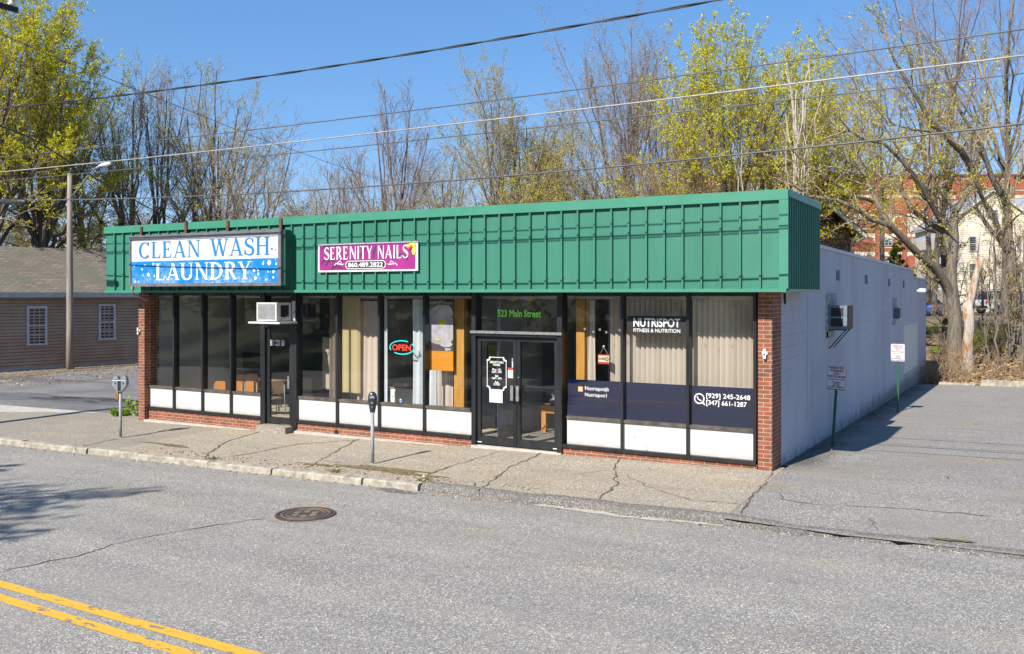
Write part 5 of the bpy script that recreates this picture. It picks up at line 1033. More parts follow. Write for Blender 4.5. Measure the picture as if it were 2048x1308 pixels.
mb.add([(x0-.3, -.35, ez-.02), (x1+.3, -.35, ez-.02), (x1+.3, ry_, rz_), (x0-.3, ry_, rz_), (x0-.3, 8.35, ez-.02), (x1+.3, 8.35, ez-.02), (x0-.3, -.35, ez+.1), (x1+.3, -.35, ez+.1), (x1+.3, ry_, rz_+.12), (x0-.3, ry_, rz_+.12), (x0-.3, 8.35, ez+.1), (x1+.3, 8.35, ez+.1)],
       [(1, 0, 3, 2), (2, 3, 4, 5), (6, 7, 8, 9), (9, 8, 11, 10), (0, 6, 9, 3), (3, 9, 10, 4), (1, 2, 8, 7), (2, 5, 11, 8), (0, 1, 7, 6), (4, 10, 11, 5)])
part(house, 'roof', M_shin, mb)
M_trimw = vary('white_trim', (.5, .52, .55), (.66, .67, .69), 5, .7); M_trimg = vary('grey_trim', (.3, .31, .34), (.42, .43, .46), 4, .8)
mb = MB(); mb.box(x0-.3, x1+.3, -.39, -.352, ez-.12, ez+.09); part(house, 'eave_board', M_trimg, mb)
def sash(par, x0, x1, z0, z1, y=-.05, nx=3, nz=4, fw=.09, trim=None, depth=.05, bars=True, m=None):
    mb = MB(); t_ = trim or M_trimw
    mb.box(x0, x1, y-depth, y+.05, z1-fw, z1); mb.box(x0-.03, x1+.03, y-depth-.02, y+.05, z0, z0+fw*.8); mb.box(x0, x0+fw, y-depth, y+.05, z0+fw*.8, z1-fw); mb.box(x1-fw, x1, y-depth, y+.05, z0+fw*.8, z1-fw)
    zm = (z0+z1)/2; mb.box(x0+fw, x1-fw, y-.03, y+.03, zm-.025, zm+.025)
    if bars:
        for i in range(1, nx): xx = x0+fw+(x1-x0-2*fw)*i/nx; mb.box(xx-.011, xx+.011, y-.002, y+.001, z0+fw*.8, zm-.025); mb.box(xx-.011, xx+.011, y-.002, y+.001, zm+.025, z1-fw)
        for i in (1, 3):
            zz = z0+(z1-z0)*i/4; mb.box(x0+fw, x1-fw, y-.006, y-.0025, zz-.011, zz+.011)
    w_ = part(par, 'window', t_, mb); p = MB(); p.box(x0+fw, x1-fw, y+.002, y+.01, z0+fw*.8, z1-fw); part(w_, 'pane', m or M_dwin, p); return w_
for u0, u1, v0, v1 in ((52.5, 93, 612, 692), (196, 229.5, 608, 681)):
    a = onwall(u0, v1, hp, hrz); b = onwall(u1, v0, hp, hrz); sash(house, a[0], b[0], a[1]+.02, b[1], y=-.04)
mb = MB(); mb.box(x0, x1, -.05, .0, -.2, .12); part(house, 'foundation', M_conc, mb)
# ---------------------------------------------------------------- brown house behind the shop (rake boards over the parapet)
M_brh = vary('brown_shingle_wall', (.11, .075, .055), (.17, .12, .09), 3, .9, stretch=(1, 1, 6)); M_rake = vary('peeling_white_board', (.55, .54, .5), (.78, .77, .74), 6, .8)
bt = 50.; bo = Vector(PT(1600, 588, bt)); bo.z = 0; bh = thing('brown_house', 'brown shingled house behind the shop with peeling white rake boards', 'house', bo, TH)
L = lambda u, v: ((u-1600)*bt/F_, H_+(588-v)*bt/F_)
mb = MB(); e1, ap_ = L(1705, 466), L(1636, 402); mb.prism([(-3.5, -.5), (e1[0]-.1, -.5), (e1[0]-.1, e1[1]-.15), (ap_[0], ap_[1]-.12), (-3.5, e1[1]-.6)], .0, 8); part(bh, 'wall', M_brh, mb)
def rake(p, q, y0, y1, th): return MB().add([(p[0], y0, p[1]), (q[0], y0, q[1]), (q[0], y0, q[1]-th), (p[0], y0, p[1]-th), (p[0], y1, p[1]), (q[0], y1, q[1]), (q[0], y1, q[1]-th), (p[0], y1, p[1]-th)], [(0, 1, 2, 3), (7, 6, 5, 4), (0, 4, 5, 1), (3, 2, 6, 7), (1, 5, 6, 2), (0, 3, 7, 4)])
a, b = L(1640, 400), L(1721, 471); part(bh, 'roof', M_shin, rake((a[0], a[1]+.1), (b[0]+.05, b[1]+.1), -.75, 8, .12)); part(bh, 'rake_board', M_rake, rake(a, b, -.85, -.76, .26))
a, b = L(1606, 380), L(1709, 424); part(bh, 'roof', M_shin, rake((a[0], a[1]+.08), (b[0], b[1]+.08), 2.05, 8, .12)); part(bh, 'rake_board', M_rake, rake(a, b, 1.95, 2.04, .24))
mb = MB(); a = L(1718, 474); b = L(1702, 481); c_ = L(1700, 530); mb.tube([(a[0], -.6, a[1]), (b[0], -.3, b[1]), (b[0]-.02, -.1, b[1]-.1), (c_[0], -.1, c_[1])], .05, 8); part(bh, 'downspout', M_rake, mb)
# ---------------------------------------------------------------- brick mill
T_ = 150.; mo = Vector(PT(1700, 588, T_)); mo.z = 1.4; M_mill = bricks('mill_brick', (.42, .13, .075), (.34, .105, .065), (.42, .16, .11), 1.6); M_mb = vary('peeling_band', (.62, .56, .45), (.72, .67, .56), .8, .9)
g = G(M_mb); 
mill = thing('brick_mill', 'huge old red brick mill with peeling cream bands far behind the trees at right', 'building', mo, TH); LX = lambda u: (u-1700)*T_/F_; LZ = lambda v: (588-v)*T_/F_+H_-1.4
mb = MB(); mb.box(LX(1372), LX(2260), 0, 16, -.5, LZ(352)); part(mill, 'wall', M_mill, mb)
mb = MB(); mb.box(LX(1370), LX(2262), -.5, 16.3, LZ(352)+.01, LZ(348.5)); part(mill, 'cornice', vary('cornice_brown', (.2, .07, .05), (.26, .1, .07), 2, .8), mb)
pil = [u for u in np.arange(1326, 2240, 53.5) if u > 1375]
mb = MB()
for u in pil: mb.box(LX(u)-.33, LX(u)+.33, -.35, -.001, -.5, LZ(352)-.01)
part(mill, 'pilasters', M_mill, mb)
def ragged(mb, x0, x1, z0, z1, y, amp):
    n = max(4, int((x1-x0)/.5)); top = [(x0+(x1-x0)*i/n, z1) for i in range(n+1)]; bot = [(x0+(x1-x0)*i/n, z0-amp*max(0, math.sin(i*.9+x0)+rnd.uniform(-.6, .5))) for i in range(n+1)]
    v = [(x, y, z) for x, z in bot]+[(x, y, z) for x, z in top]+[(x, y+.05, z) for x, z in bot]+[(x, y+.05, z) for x, z in top]; k = n+1
    mb.add(v, [(i, i+1, k+i+1, k+i) for i in range(n)]+[(2*k+i, i, k+i, 3*k+i) for i in (0,)]+[(i, 2*k+i, 2*k+i+1, i+1) for i in range(n)]+[(k+i, k+i+1, 3*k+i+1, 3*k+i) for i in range(n)])
mb = MB(); us = [1375]+pil+[2255]
for v0, v1, am in ((353, 358.5, .1), (380, 381.5, 0), (390, 396, .25), (418.5, 420, 0), (428.5, 434.5, 1.2), (457, 459, 0), (467, 474, 1.0), (494.5, 496, 0), (504, 511, .6)):
    for a, b in zip(us[:-1], us[1:]):
        if rnd.random() < .9: ragged(mb, LX(a)+.34, LX(b)-.34, LZ(v1), LZ(v0), -.06, am*rnd.uniform(.3, 1.3))
x_, z_ = LX(1820), LZ(447); mb.prism([(x_-1.2, z_-.3), (x_-.2, z_-1.6), (x_+.6, z_-1.1), (x_+2.3, z_+.3), (x_+1.5, z_+1.6), (x_-.8, z_+1.7)], -.055, -.005)
part(mill, 'peeling_bands', M_mb, mb)
M_mw = flat('mill_window_blue', (.34, .45, .55))
for u in (1446.5, 1555, 1669, 1776.5, 1886.5, 1998, 2104):
    for v0, v1 in ((365, 377), (403, 415), (440.5, 452.5), (478.5, 491), (516.5, 528)):
        if v0 == 440.5 and u in (1776.5, 1886.5): continue
        x0, x1, z0, z1 = LX(u-8), LX(u+8), LZ(v1), LZ(v0); mb = MB(); f = .1
        mb.box(x0, x1, -.08, -.02, z0, z0+f); mb.box(x0, x1, -.08, -.02, z1-f, z1); mb.box(x0, x0+f, -.08, -.02, z0+f, z1-f); mb.box(x1-f, x1, -.08, -.02, z0+f, z1-f); xm, zm = (x0+x1)/2, (z0+z1)/2; mb.box(xm-.05, xm+.05, -.075, -.02, z0+f, z1-f); mb.box(x0+f, xm-.05, -.07, -.02, zm-.05, zm+.05); mb.box(xm+.05, x1-f, -.07, -.02, zm-.05, zm+.05)
        w_ = part(mill, 'window', M_mw, mb); p = MB(); p.box(x0+f, x1-f, -.019, -.005, z0+f, z1-f); part(w_, 'pane', M_dwin, p)
# ---------------------------------------------------------------- white gabled house
T2 = 78.; wo = Vector(PT(1985, 588, T2)); wo.z = 1.4; wrz = TH-R(29.4)+R(17)
M_side = vary('cream_siding', (.66, .6, .47), (.78, .72, .6), 2, .8, stretch=(1, 1, 7)); M_metal = vary('metal_roof', (.3, .32, .35), (.4, .42, .45), 2, .5)
wh = thing('white_house', 'tall cream clapboard house with a gable, grey roof and side porch behind the right trees', 'house', wo, wrz); WP = Vector((wo.x, wo.y, 1.4))
hw = 3.55; ze = 7.75; za = 10.55; dl = 13
mb = MB(); z = .9
while z < za-.2:
    zt = z+.16; half = hw if z < ze else hw*(za-z)/(za-ze); half2 = hw if zt < ze else hw*max(0, za-zt)/(za-ze); mb.add([(-half, -.03, z), (half, -.03, z), (half2, -.005, zt), (-half2, -.005, zt), (-half, 0, z), (half, 0, z)], [(0, 1, 2, 3), (0, 4, 5, 1)]); z += .16
mb.prism([(-hw, .9), (hw, .9), (hw, ze), (0, za), (-hw, ze)], 0, dl); part(wh, 'wall', M_side, mb)
mb = MB(); mb.box(-hw-.03, hw+.03, -.05, dl, -.5, .9); part(wh, 'foundation', M_conc, mb)
mb = MB(); o_ = .35; s_ = (za-ze)/hw
for sg in (-1, 1): 
    p = [(0, za+.02), (sg*(hw+o_), ze-s_*o_+.02), (sg*(hw+o_), ze-s_*o_+.17), (0, za+.17)]; mb.prism(p if sg < 0 else p[::-1], -.3, dl+.3)
part(wh, 'roof', M_metal, mb); mb = MB()
for sg in (-1, 1):
    p = [(0, za-.2), (sg*(hw+o_), ze-s_*o_-.2), (sg*(hw+o_), ze-s_*o_+.019), (0, za+.019)]; mb.prism(p if sg < 0 else p[::-1], -.31, -.2)
part(wh, 'rake_board', M_trimw, mb)
for u0, u1, v0, v1 in ((1937.5, 1953, 472, 503), (1937.5, 1952.5, 526, 558), (2032, 2043.5, 470, 501), (2032, 2043.5, 526, 557), (1969.5, 1982, 419, 432), (1985, 1997, 419, 432)):
    a = onwall(u0, v1, WP, wrz); b = onwall(u1, v0, WP, wrz); sash(wh, a[0], b[0], a[1], b[1], y=-.03, bars=False, fw=.07)
mb = MB(); mb.prism([(2.2, -.5), (10, -.5), (10, 8.1), (2.2, 8.1)], 3, 10); part(wh, 'wing', M_side, mb); mb = MB(); mb.add([(2.0, 2.6, 8.11), (10.3, 2.6, 8.11), (10.3, 6.5, 10.3), (2.0, 6.5, 10.3), (2, 10.4, 8.11), (10.3, 10.4, 8.11)], [(0, 1, 2, 3), (3, 2, 5, 4), (1, 5, 2), (0, 3, 4)]); part(wh, 'wing_roof', M_metal, mb)
# porch on the left side
wl = lambda u, v: onwall(u, v, WP, wrz); a, b, c_ = wl(1820, 486), wl(1880, 467), wl(1853, 561)
mb = MB(); mb.add([(a[0], -1.2, a[1]), (b[0], -1.2, b[1]), (b[0], 3, b[1]+.2), (a[0], 3, a[1]+.2), (a[0], -1.2, a[1]-.25), (b[0], -1.2, b[1]-.25), (b[0], 3, b[1]), (a[0], 3, a[1])], [(0, 1, 2, 3), (7, 6, 5, 4), (0, 4, 5, 1), (1, 5, 6, 2), (2, 6, 7, 3), (3, 7, 4, 0)]); part(wh, 'porch_roof', M_metal, mb)
p0, p1 = wl(1853, 0)[0], -hw-.01; z1_ = wl(1860, 512)[1]; z2_ = wl(1860, 528)[1]; mb = MB(); mb.box(p0, p1, .8, 3, z2_, z1_+.6); part(wh, 'porch_wall', M_side, mb)
mb = MB(); mb.add([(p0-.2, -.6, z2_+.1), (p1, -.6, z2_+.1), (p1, .9, z1_+.1), (p0-.2, .9, z1_+.1), (p0-.2, -.6, z2_), (p1, -.6, z2_), (p1, .9, z1_), (p0-.2, .9, z1_)], [(0, 1, 2, 3), (7, 6, 5, 4), (0, 4, 5, 1), (3, 7, 4, 0), (1, 5, 6, 2)]); part(wh, 'porch_canopy', M_metal, mb)
r1, r0 = wl(1860, 562)[1], wl(1860, 578)[1]; l0 = wl(1860, 605)[1]; mb = MB(); mb.box(p0, p1, -.55, -.48, r1-.06, r1); mb.box(p0, p1, -.55, -.48, r0, r0+.07); x = p0+.05
while x < p1-.03: mb.box(x, x+.035, -.53, -.50, r0+.07, r1-.06); x += .12
part(wh, 'railing', M_white, mb)
mb = MB(); mb.box(p0, p1, -.52, 2.9, r0-.12, r0-.001); part(wh, 'porch_deck', M_trimw, mb)
mb = MB(); d_ = r0-.12-l0; x = p0-d_
while x < p1:
    for sg, yy in ((1, -.5), (-1, -.47)):
        q0, q1 = (x, l0) if sg > 0 else (x+d_, l0), (x+d_, l0+d_) if sg > 0 else (x, l0+d_)
        t0 = max(0, (p0-x)/d_); t1 = min(1, (p1-x)/d_)
        if t1 > t0:
            if sg > 0: A_, B_ = (x+d_*t0, l0+d_*t0), (x+d_*t1, l0+d_*t1)
            else: A_, B_ = (x+d_*t0, l0+d_*(1-t0)), (x+d_*t1, l0+d_*(1-t1))
            mb.beam((A_[0], yy, A_[1]), (B_[0], yy, B_[1]), .02, .04, 0, up=(0, 1, 0))
    x += .2
part(wh, 'lattice', M_white, mb)
for xx in (p0+.05, p1-.1):
    mb = MB(); mb.box(xx-.06, xx+.06, -.56, -.44, l0-.3, z2_); part(wh, 'porch_post', M_white, mb)
# ---------------------------------------------------------------- cars on the upper lot
def car(loc, rz, lab, paint, group=None, suv=True, spare=False):
    t = thing('parked_car', lab, 'car', loc, rz, group)
    L_, W_, H2 = (4.6, 1.8, 1.75) if suv else (4.4, 1.75, 1.42); hl = L_/2
    lower = [(-hl, .45), (-hl+.05, .38), (hl-.1, .38), (hl, .5), (hl-.02, .82), (hl-.25, .98), (1.1, 1.06), (-hl+.1, 1.08), (-hl, .9)]
    def side(poly, y0, y1, taper=0.):
        mb = MB(); n = len(poly); mb.add([(x, y0, z) for x, z in poly]+[(x, y1, z) for x, z in poly], [tuple(range(n)), tuple(range(2*n-1, n-1, -1))]+[(i, i+n, (i+1) % n+n, (i+1) % n) for i in range(n)]); return mb
    part(t, 'body', paint, side(lower, -W_/2, W_/2), bevel=.06)
    rx0, rx1 = (-hl+.25, .75) if suv else (-hl+1.0, .55); bx0, bx1 = (-hl+.08, 1.35) if suv else (-hl+.45, 1.25); W2 = W_/2-.04; W3 = W_/2-.2
    mb = MB(); v = [(bx0, -W2, 1.06), (bx1, -W2, 1.04), (rx1, -W3, H2-.05), (rx0, -W3, H2-.05)]; mb.add(v+[(x, -y, z) for x, y, z in v], [(0, 1, 2, 3), (7, 6, 5, 4), (1, 5, 6, 2), (0, 3, 7, 4)]); part(t, 'glasshouse', M_dwin, mb)
    mb = MB(); mb.box(rx0-.03, rx1+.03, -W3-.03, W3+.03, H2-.06, H2); part(t, 'roof', paint, mb, bevel=.03)
    for s in (-1, 1):
        for xx in (-hl+.5, -.35, .5):
            f = (xx-bx0)/(bx1-bx0); mb = MB(); mb.beam((bx0+.05+(bx1-bx0-.1)*max(.02, min(.98, f)), s*W2, 1.05), (rx0+(rx1-rx0)*max(0, min(1, f)), s*W3, H2-.05), .09, .05, up=(1, 0, 0)); part(t, 'pillar', paint, mb)
        for xx in (-hl+.85, hl-.9):
            mb = MB(); mb.tube([(xx, s*(W_/2-.2), .34), (xx, s*(W_/2+.015), .34)], .34, 20); w_ = part(t, 'wheel', M_dark, mb); mb = MB(); mb.tube([(xx, s*(W_/2+.016), .34), (xx, s*(W_/2+.03), .34)], .2, 14); part(w_, 'rim', M_steel, mb)
        mb = MB(); mb.box(-hl-.02, -hl+.1, s*(W_/2-.22), s*(W_/2-.02), .72, 1.0); part(t, 'tail_light', M_red, mb)
        mb = MB(); mb.box(hl-.08, hl+.01, s*(W_/2-.4), s*(W_/2-.08), .62, .8); part(t, 'headlight', M_white, mb)
        if suv: mb = MB(); mb.tube([(rx0+.1, s*(W3-.05), H2+.06), (rx1-.1, s*(W3-.05), H2+.06)], .02, 6); part(t, 'roof_rail', M_steelp, mb)
    mb = MB(); mb.box(-hl-.06, -hl+.02, -W_/2+.02, W_/2-.02, .42, .62); part(t, 'bumper', M_dark, mb, bevel=.02)
    return t
M_cw = mat('car_silver', (.62, .64, .66), .25, 0, .6); M_cb = mat('car_blue', (.04, .1, .3), .25); M_cd = mat('car_dark', (.03, .035, .045), .25)
zz = lambda u, v, t_: PT(u, v, t_)
c = PT(2012, 627, 67); car((c[0], c[1], 1.42), TH+R(12), 'silver white estate car with roof rails parked beneath the cream house', M_cw)
c = PT(1855, 640, 62); car((c[0], c[1], 1.12), TH+R(60), 'dark blue car half hidden behind the left trunk of the big maple', M_cb, suv=False)
c = PT(2078, 632, 64); car((c[0], c[1], 1.4), TH+R(5), 'dark car at the right edge behind the forked maple', M_cd, suv=False)

# ---------------------------------------------------------------- trees
def norm(a): return a/np.maximum(np.linalg.norm(a, axis=-1, keepdims=True), 1e-9)
def grow(rng, st, d, ln, n, wob, up, curl=0.):
    """st[B,3], d[B,3], ln[B] -> points [B,n+1,3]"""
    P = [st]; d = norm(d); step = (ln/n)[:, None]
    for i in range(n):
        d = norm(d+rng.normal(0, wob, d.shape)+np.array([0, 0, up])); P.append(P[-1]+d*step)
    return np.stack(P, 1)
def kids(rng, P, r0, r1, k, t0, ang, angv, lf, lr, ln, upb=0.):
    """children of polylines P[B,n+1,3]; returns start, dir, len, radius"""
    B, m, _ = P.shape; n = m-1; t = t0+(1-t0)*(np.arange(k)[None, :]+rng.random((B, k)))/k; t = np.minimum(t, .999)
    f = t*n; i = f.astype(int); fr = (f-i)[..., None]; b = np.arange(B)[:, None]
    s = P[b, i]*(1-fr)+P[b, i+1]*fr; tg = norm(P[b, i+1]-P[b, i])
    rv = norm(rng.normal(0, 1, tg.shape)); side = norm(np.cross(tg, rv)); a = np.radians(ang+rng.normal(0, angv, t.shape))[..., None]
    d = tg*np.cos(a)+side*np.sin(a)+np.array([0, 0, upb]); L = ln[:, None]*lf*(1-.55*t)*rng.uniform(.6, 1.25, t.shape); rr = (r0[:, None]*(1-t)+r1[:, None]*t)*lr
    return s.reshape(-1, 3), d.reshape(-1, 3), L.ravel(), rr.ravel()
def tubes(P, r0, r1, sides):
    B, m, _ = P.shape; T = np.empty_like(P); T[:, 1:-1] = P[:, 2:]-P[:, :-2]; T[:, 0] = P[:, 1]-P[:, 0]; T[:, -1] = P[:, -1]-P[:, -2]; T = norm(T)
    ref = np.zeros_like(T[:, :1]); ref[..., 0] = .37; ref[..., 1] = .82; ref[..., 2] = .1; ref = np.broadcast_to(ref, T.shape); u = norm(np.cross(T, ref)); v = np.cross(T, u)
    w_ = np.linspace(0, 1, m)[None, :]; r = r0[:, None]*(1-w_)+r1[:, None]*w_
    a = 2*np.pi*np.arange(sides)/sides; V = P[:, :, None, :]+r[:, :, None, None]*(u[:, :, None, :]*np.cos(a)[None, None, :, None]+v[:, :, None, :]*np.sin(a)[None, None, :, None])
    base = (np.arange(B)[:, None, None]*m+np.arange(m-1)[None, :, None])*sides; k = np.arange(sides)[None, None, :]; k2 = (k+1) % sides
    F = np.stack([base+k, base+k2, base+sides+k2, base+sides+k], -1); return V.reshape(-1, 3), F.reshape(-1, 4)
def leaves(rng, P, per, size, spread, asp=.8):
    per, size = per*2.9, size*.58
    """leaf quads scattered round the points of the twigs"""
    B, m, _ = P.shape; N = int(B*per); bi = rng.integers(0, B, N); t = rng.random(N)*(m-1)*.999; i = t.astype(int); f = (t-i)[:, None]
    c = P[bi, i]*(1-f)+P[bi, i+1]*f+rng.normal(0, spread, (N, 3))*.55; a = norm(rng.normal(0, 1, (N, 3))); b = norm(np.cross(a, rng.normal(0, 1, (N, 3)))); s = (size*rng.uniform(.55, 1.35, N))[:, None]
    V = np.stack([c-a*s*.5, c+b*s*asp*.5, c+a*s*.5, c-b*s*asp*.5], 1).reshape(-1, 3); return V, np.arange(N*4).reshape(-1, 4)
def merge(parts):
    V = []; F = []; M = []; o = 0
    for v, f, m in parts: V.append(v); F.append(f+o); M.append(np.full(len(f), m)); o += len(v)
    return np.concatenate(V), np.concatenate(F), np.concatenate(M)
def put(parent, name, parts, mats, loc, smooth=False):
    V, F, M = merge(parts); me = npmesh(name, V, F, M, smooth); o = bpy.data.objects.new(name, me); COL.objects.link(o)
    for m in mats: me.materials.append(m)
    o.parent = parent; return o
def bez(a, c, b, n):
    t = np.linspace(0, 1, n+1)[None, :, None]; return (1-t)**2*a[:, None]+2*t*(1-t)*c[:, None]+t*t*b[:, None]
def tree(u, t, vtop, W, label, seed, bark=B_dark, twig=B_twig, leaf=L_olive, per=.6, lsize=.11, stems=1, lean=0., limbs=14, k2=9, k3=7, k4=4, rt=None, group=None, base_=.30, fork=.16, name='tree', lspread=.09, tw=1., rag=.12, shell=.0):
    """trunk forking into limbs that arch up to a domed crown of half width W (pixels of the survey)"""
    rng = np.random.default_rng(seed); x, y, _ = PT(u, 588, t); zb = zland(x, y); Ht = H_+(588-vtop)*t/F_-zb; Wm = 1.55*W*t/F_; rt = rt or Ht*.013
    root = thing(name, label, 'tree', (x, y, zb), 0., group); right = np.array([rx, ry, 0]); top = np.array([0, 0, Ht])+right*lean*Ht
    hb = Ht*base_; cz = hb+(Ht-hb)*.42; n = limbs
    # stems
    S = stems; az = rng.uniform(0, 6.28)+np.arange(S)*6.28/S+rng.normal(0, .3, S); off = np.stack([np.cos(az), np.sin(az), 0*az], 1)
    st = off*rt*.8*(S > 1)+np.array([0, 0, -.2]); en = top*.8+off*Wm*.38*(S > 1)*np.array([1, 1, 0])+rng.normal(0, .25, (S, 3)); ctl = (st+en)/2*np.array([1, 1, 1])-off*Wm*.12*(S > 1)-right*lean*Ht*.15
    P0 = bez(st, ctl, en, 12); P0[:, 2:-1] += rng.normal(0, .05, P0[:, 2:-1].shape); r0 = np.full(S, rt/(S**.35)); r1 = np.full(S, .03)
    # limbs: from the stems to the envelope
    g = np.arange(n)+.5; ph = g*2.39996+rng.uniform(0, 6.28); q = rng.permutation(g/n); th = np.arccos(1-1.12*q)   # 0 = top, ~97 deg = just under level
    R3 = rng.uniform(.82, 1., n)*(1+rng.normal(0, rag*.6, n)); tx = np.stack([np.sin(th)*np.cos(ph)*Wm*R3, np.sin(th)*np.sin(ph)*Wm*R3, cz+(np.cos(th)*(Ht-cz)*np.where(np.cos(th) > 0, 1, .9))*R3], 1)+right*lean*Ht*.8
    si = rng.integers(0, S, n); tz = tx[:, 2]/Ht; fs = np.clip(fork+.04+(tz-base_)*.46*rng.uniform(.35, 1.15, n), fork*.8, .72); ii = fs*12; i0 = ii.astype(int); fr = (ii-i0)[:, None]
    sp = P0[si, i0]*(1-fr)+P0[si, np.minimum(i0+1, 12)]*fr; rad = (r0[si]*(1-fs)+r1[si]*fs)*rng.uniform(.42, .66, n)
    dv = tx-sp; ctl = sp+dv*np.array([.44, .44, .54])+rng.normal(0, .03, (n, 3))*np.linalg.norm(dv, axis=1)[:, None]; P1 = bez(sp, ctl, tx, 10); P1[:, 1:-1] += rng.normal(0, .07, P1[:, 1:-1].shape); l1 = np.linalg.norm(dv, axis=1)
    cen = np.array([0, 0, cz*.75])+right*lean*Ht*.5
    def out(P, r0_, r1_, k, t0, ang, lmin, lmax, outw, up, nn, wob):
        s_, d_, l_, q_ = kids(rng, P, r0_, r1_, k, t0, ang, 12, .5, .5, np.ones(len(P)), 0); o_ = norm(s_-cen); d_ = norm(norm(d_)+o_*outw+np.array([0, 0, up*.6]))
        rel = (s_-np.array([0, 0, cz])-right*lean*Ht*.8*(s_[:, 2:3]/Ht))/np.array([Wm, Wm, Ht-cz]); rr = np.linalg.norm(rel, axis=1); room = np.clip(1.1-rr, .12, 1)
        l_ = (lmin+(lmax-lmin)*rng.random(len(s_)))*(.32+.8*room); return s_, d_, l_, q_, grow(rng, s_, d_, l_, nn, wob, .015)
    sc_ = min(1.3, Wm/4.0+.25)
    s2, d2, l2, q2, P2 = out(P1, rad, np.full(n, .02), k2+1, .22, 36, 1.6*sc_, 3.8*sc_, .9, .2, 6, .10)
    q2 = np.clip(q2, .012, .06); s3, d3, l3, q3, P3 = out(P2, q2, q2*.4, k3, .12, 40, .7*sc_, 1.8*sc_, .35, .12, 4, .13)
    q3 = np.clip(q3, .007, .02); s4, d4, l4, q4, P4 = out(P3, q3, q3*.5, k4, .15, 38, .3, .9, .25, .1, 3, .15)
    put(root, 'trunk', [(*tubes(P0, r0, r1, 10), 0), (*tubes(P1, rad, np.full(n, .02), 6), 0)], [bark], root.location, True)
    parts = [(*tubes(P2, q2, q2*.4, 4), 0), (*tubes(P3, q3*tw, q3*.5*tw, 3), 0), (*tubes(P4, np.full(len(q4), .006*tw), np.full(len(q4), .003*tw), 3), 0)]
    if per:
        keep = P4 if shell == 0 else P4[(rng.random(len(P4)) < .35) | (P4[:, -1, 2] > Ht*shell)]
        V, F4 = leaves(rng, keep[:, 1:], per, lsize, lspread); parts.append((V, F4, 1))
    put(root, 'crown', parts, [twig, leaf], root.location); return root
DG = 'trees rising behind the shop and the clapboard house'
tree(88, 46, -30, 95, 'large yellow-green maple with a dark upright trunk behind the clapboard house', 1, leaf=L_yel, group=DG, rt=.30, base_=.14, limbs=22, per=2.8, lsize=.15)
tree(-30, 44, -110, 125, 'yellow-green maple at the left edge with limbs leaning into the picture', 2, leaf=L_yel, group=DG, rt=.30, base_=.14, limbs=24, per=3., lsize=.15)
tree(185, 50, 130, 90, 'slender leaning tree with sparse yellow buds just right of the wooden lamp pole', 3, leaf=L_yel, group=DG, rt=.2, per=1., limbs=9, lean=-.10)
tree(262, 49, 88, 88, 'tall twin-stemmed tree with sparse yellow leaves above the left end of the fascia', 4, leaf=L_olive, group=DG, rt=.21, per=1., stems=2, limbs=11, base_=.2, k2=8, k3=6, k4=4)
tree(322, 51, 98, 75, 'tall nearly bare tree with purplish twigs above the word CLEAN', 5, twig=B_purp, leaf=L_purp, group=DG, rt=.2, per=.6, stems=2, limbs=10, base_=.2, k2=8, k3=6, k4=4)
tree(408, 50, 128, 65, 'tall thin-crowned tree with pale buds above the word WASH', 6, leaf=L_olive, group=DG, rt=.2, per=1., stems=2, limbs=10, base_=.2, k2=8, k3=6, k4=4)
tree(445, 52, 160, 95, 'broad-crowned sparse tree right of the twin stems with small yellow leaves', 7, leaf=L_olive, group=DG, rt=.2, per=1.3, limbs=13, base_=.18, k2=8, k3=6, k4=4)
tree(520, 47, 262, 75, 'small leaning tree with few leaves just right of the box sign', 8, leaf=L_olive, group=DG, rt=.14, per=.3, lean=.08, limbs=10, k4=3)
tree(640, 62, 330, 60, 'low thin tree in the gap behind the middle of the fascia', 9, leaf=L_olive, group=DG, rt=.14, per=.5, limbs=10, k2=7)
tree(690, 60, 298, 60, 'low thin bare tree left of the narrow bare tree', 10, twig=B_purp, leaf=L_olive, group=DG, rt=.14, per=.3, limbs=10, k2=7)
tree(785, 52, 160, 72, 'narrow bare tree with twin trunks standing alone in the middle of the sky', 11, twig=B_purp, leaf=L_purp, group=DG, rt=.19, per=.12, stems=2, limbs=15, base_=.16)
tree(740, 56, 330, 50, 'thin low tree left of the twin-trunked bare tree', 12, leaf=L_olive, group=DG, rt=.12, per=.35, limbs=9, k2=7)
tree(905, 57, 300, 75, 'low bushy brownish tree right of the twin-trunked bare tree', 13, leaf=L_olive, group=DG, rt=.12, per=.9, stems=3, limbs=14, base_=.12)
tree(1010, 50, 138, 92, 'rounded tree with yellow young leaves above the entrance doors', 14, leaf=L_olive, group=DG, rt=.2, per=1.8, stems=2, limbs=17, base_=.16)
tree(1052, 52, 195, 60, 'second yellow-leaved tree close right of the rounded one', 15, leaf=L_olive, group=DG, rt=.17, per=1.1, limbs=14, base_=.2)
tree(1130, 54, 240, 85, 'thicket tree with brown twigs under the pale-tipped giant', 16, leaf=L_olive, group=DG, rt=.14, per=.7, stems=3, limbs=12, base_=.15)
tree(1245, 54, 20, 120, 'giant many-stemmed bare tree with pale tips, tallest in the middle', 17, twig=B_twig, leaf=L_pale, group=DG, rt=.2, per=.9, stems=4, limbs=30, base_=.12, shell=.6, k4=4)
tree(1310, 57, 85, 90, 'tall purplish bare tree right beside the giant', 18, twig=B_purp, leaf=L_purp, group=DG, rt=.2, per=.5, stems=2, limbs=14, base_=.2)
tree(1350, 46, 255, 75, 'dark forked tree with drooping twigs left of the yellow-green maple', 19, leaf=L_purp, group=DG, rt=.17, per=.2, limbs=13, base_=.2)
tree(1475, 47, 45, 140, 'dense yellow-green maple with a domed crown above the right of the fascia', 20, leaf=L_yel, group=DG, rt=.25, per=3., lsize=.14, stems=3, limbs=30, base_=.14)
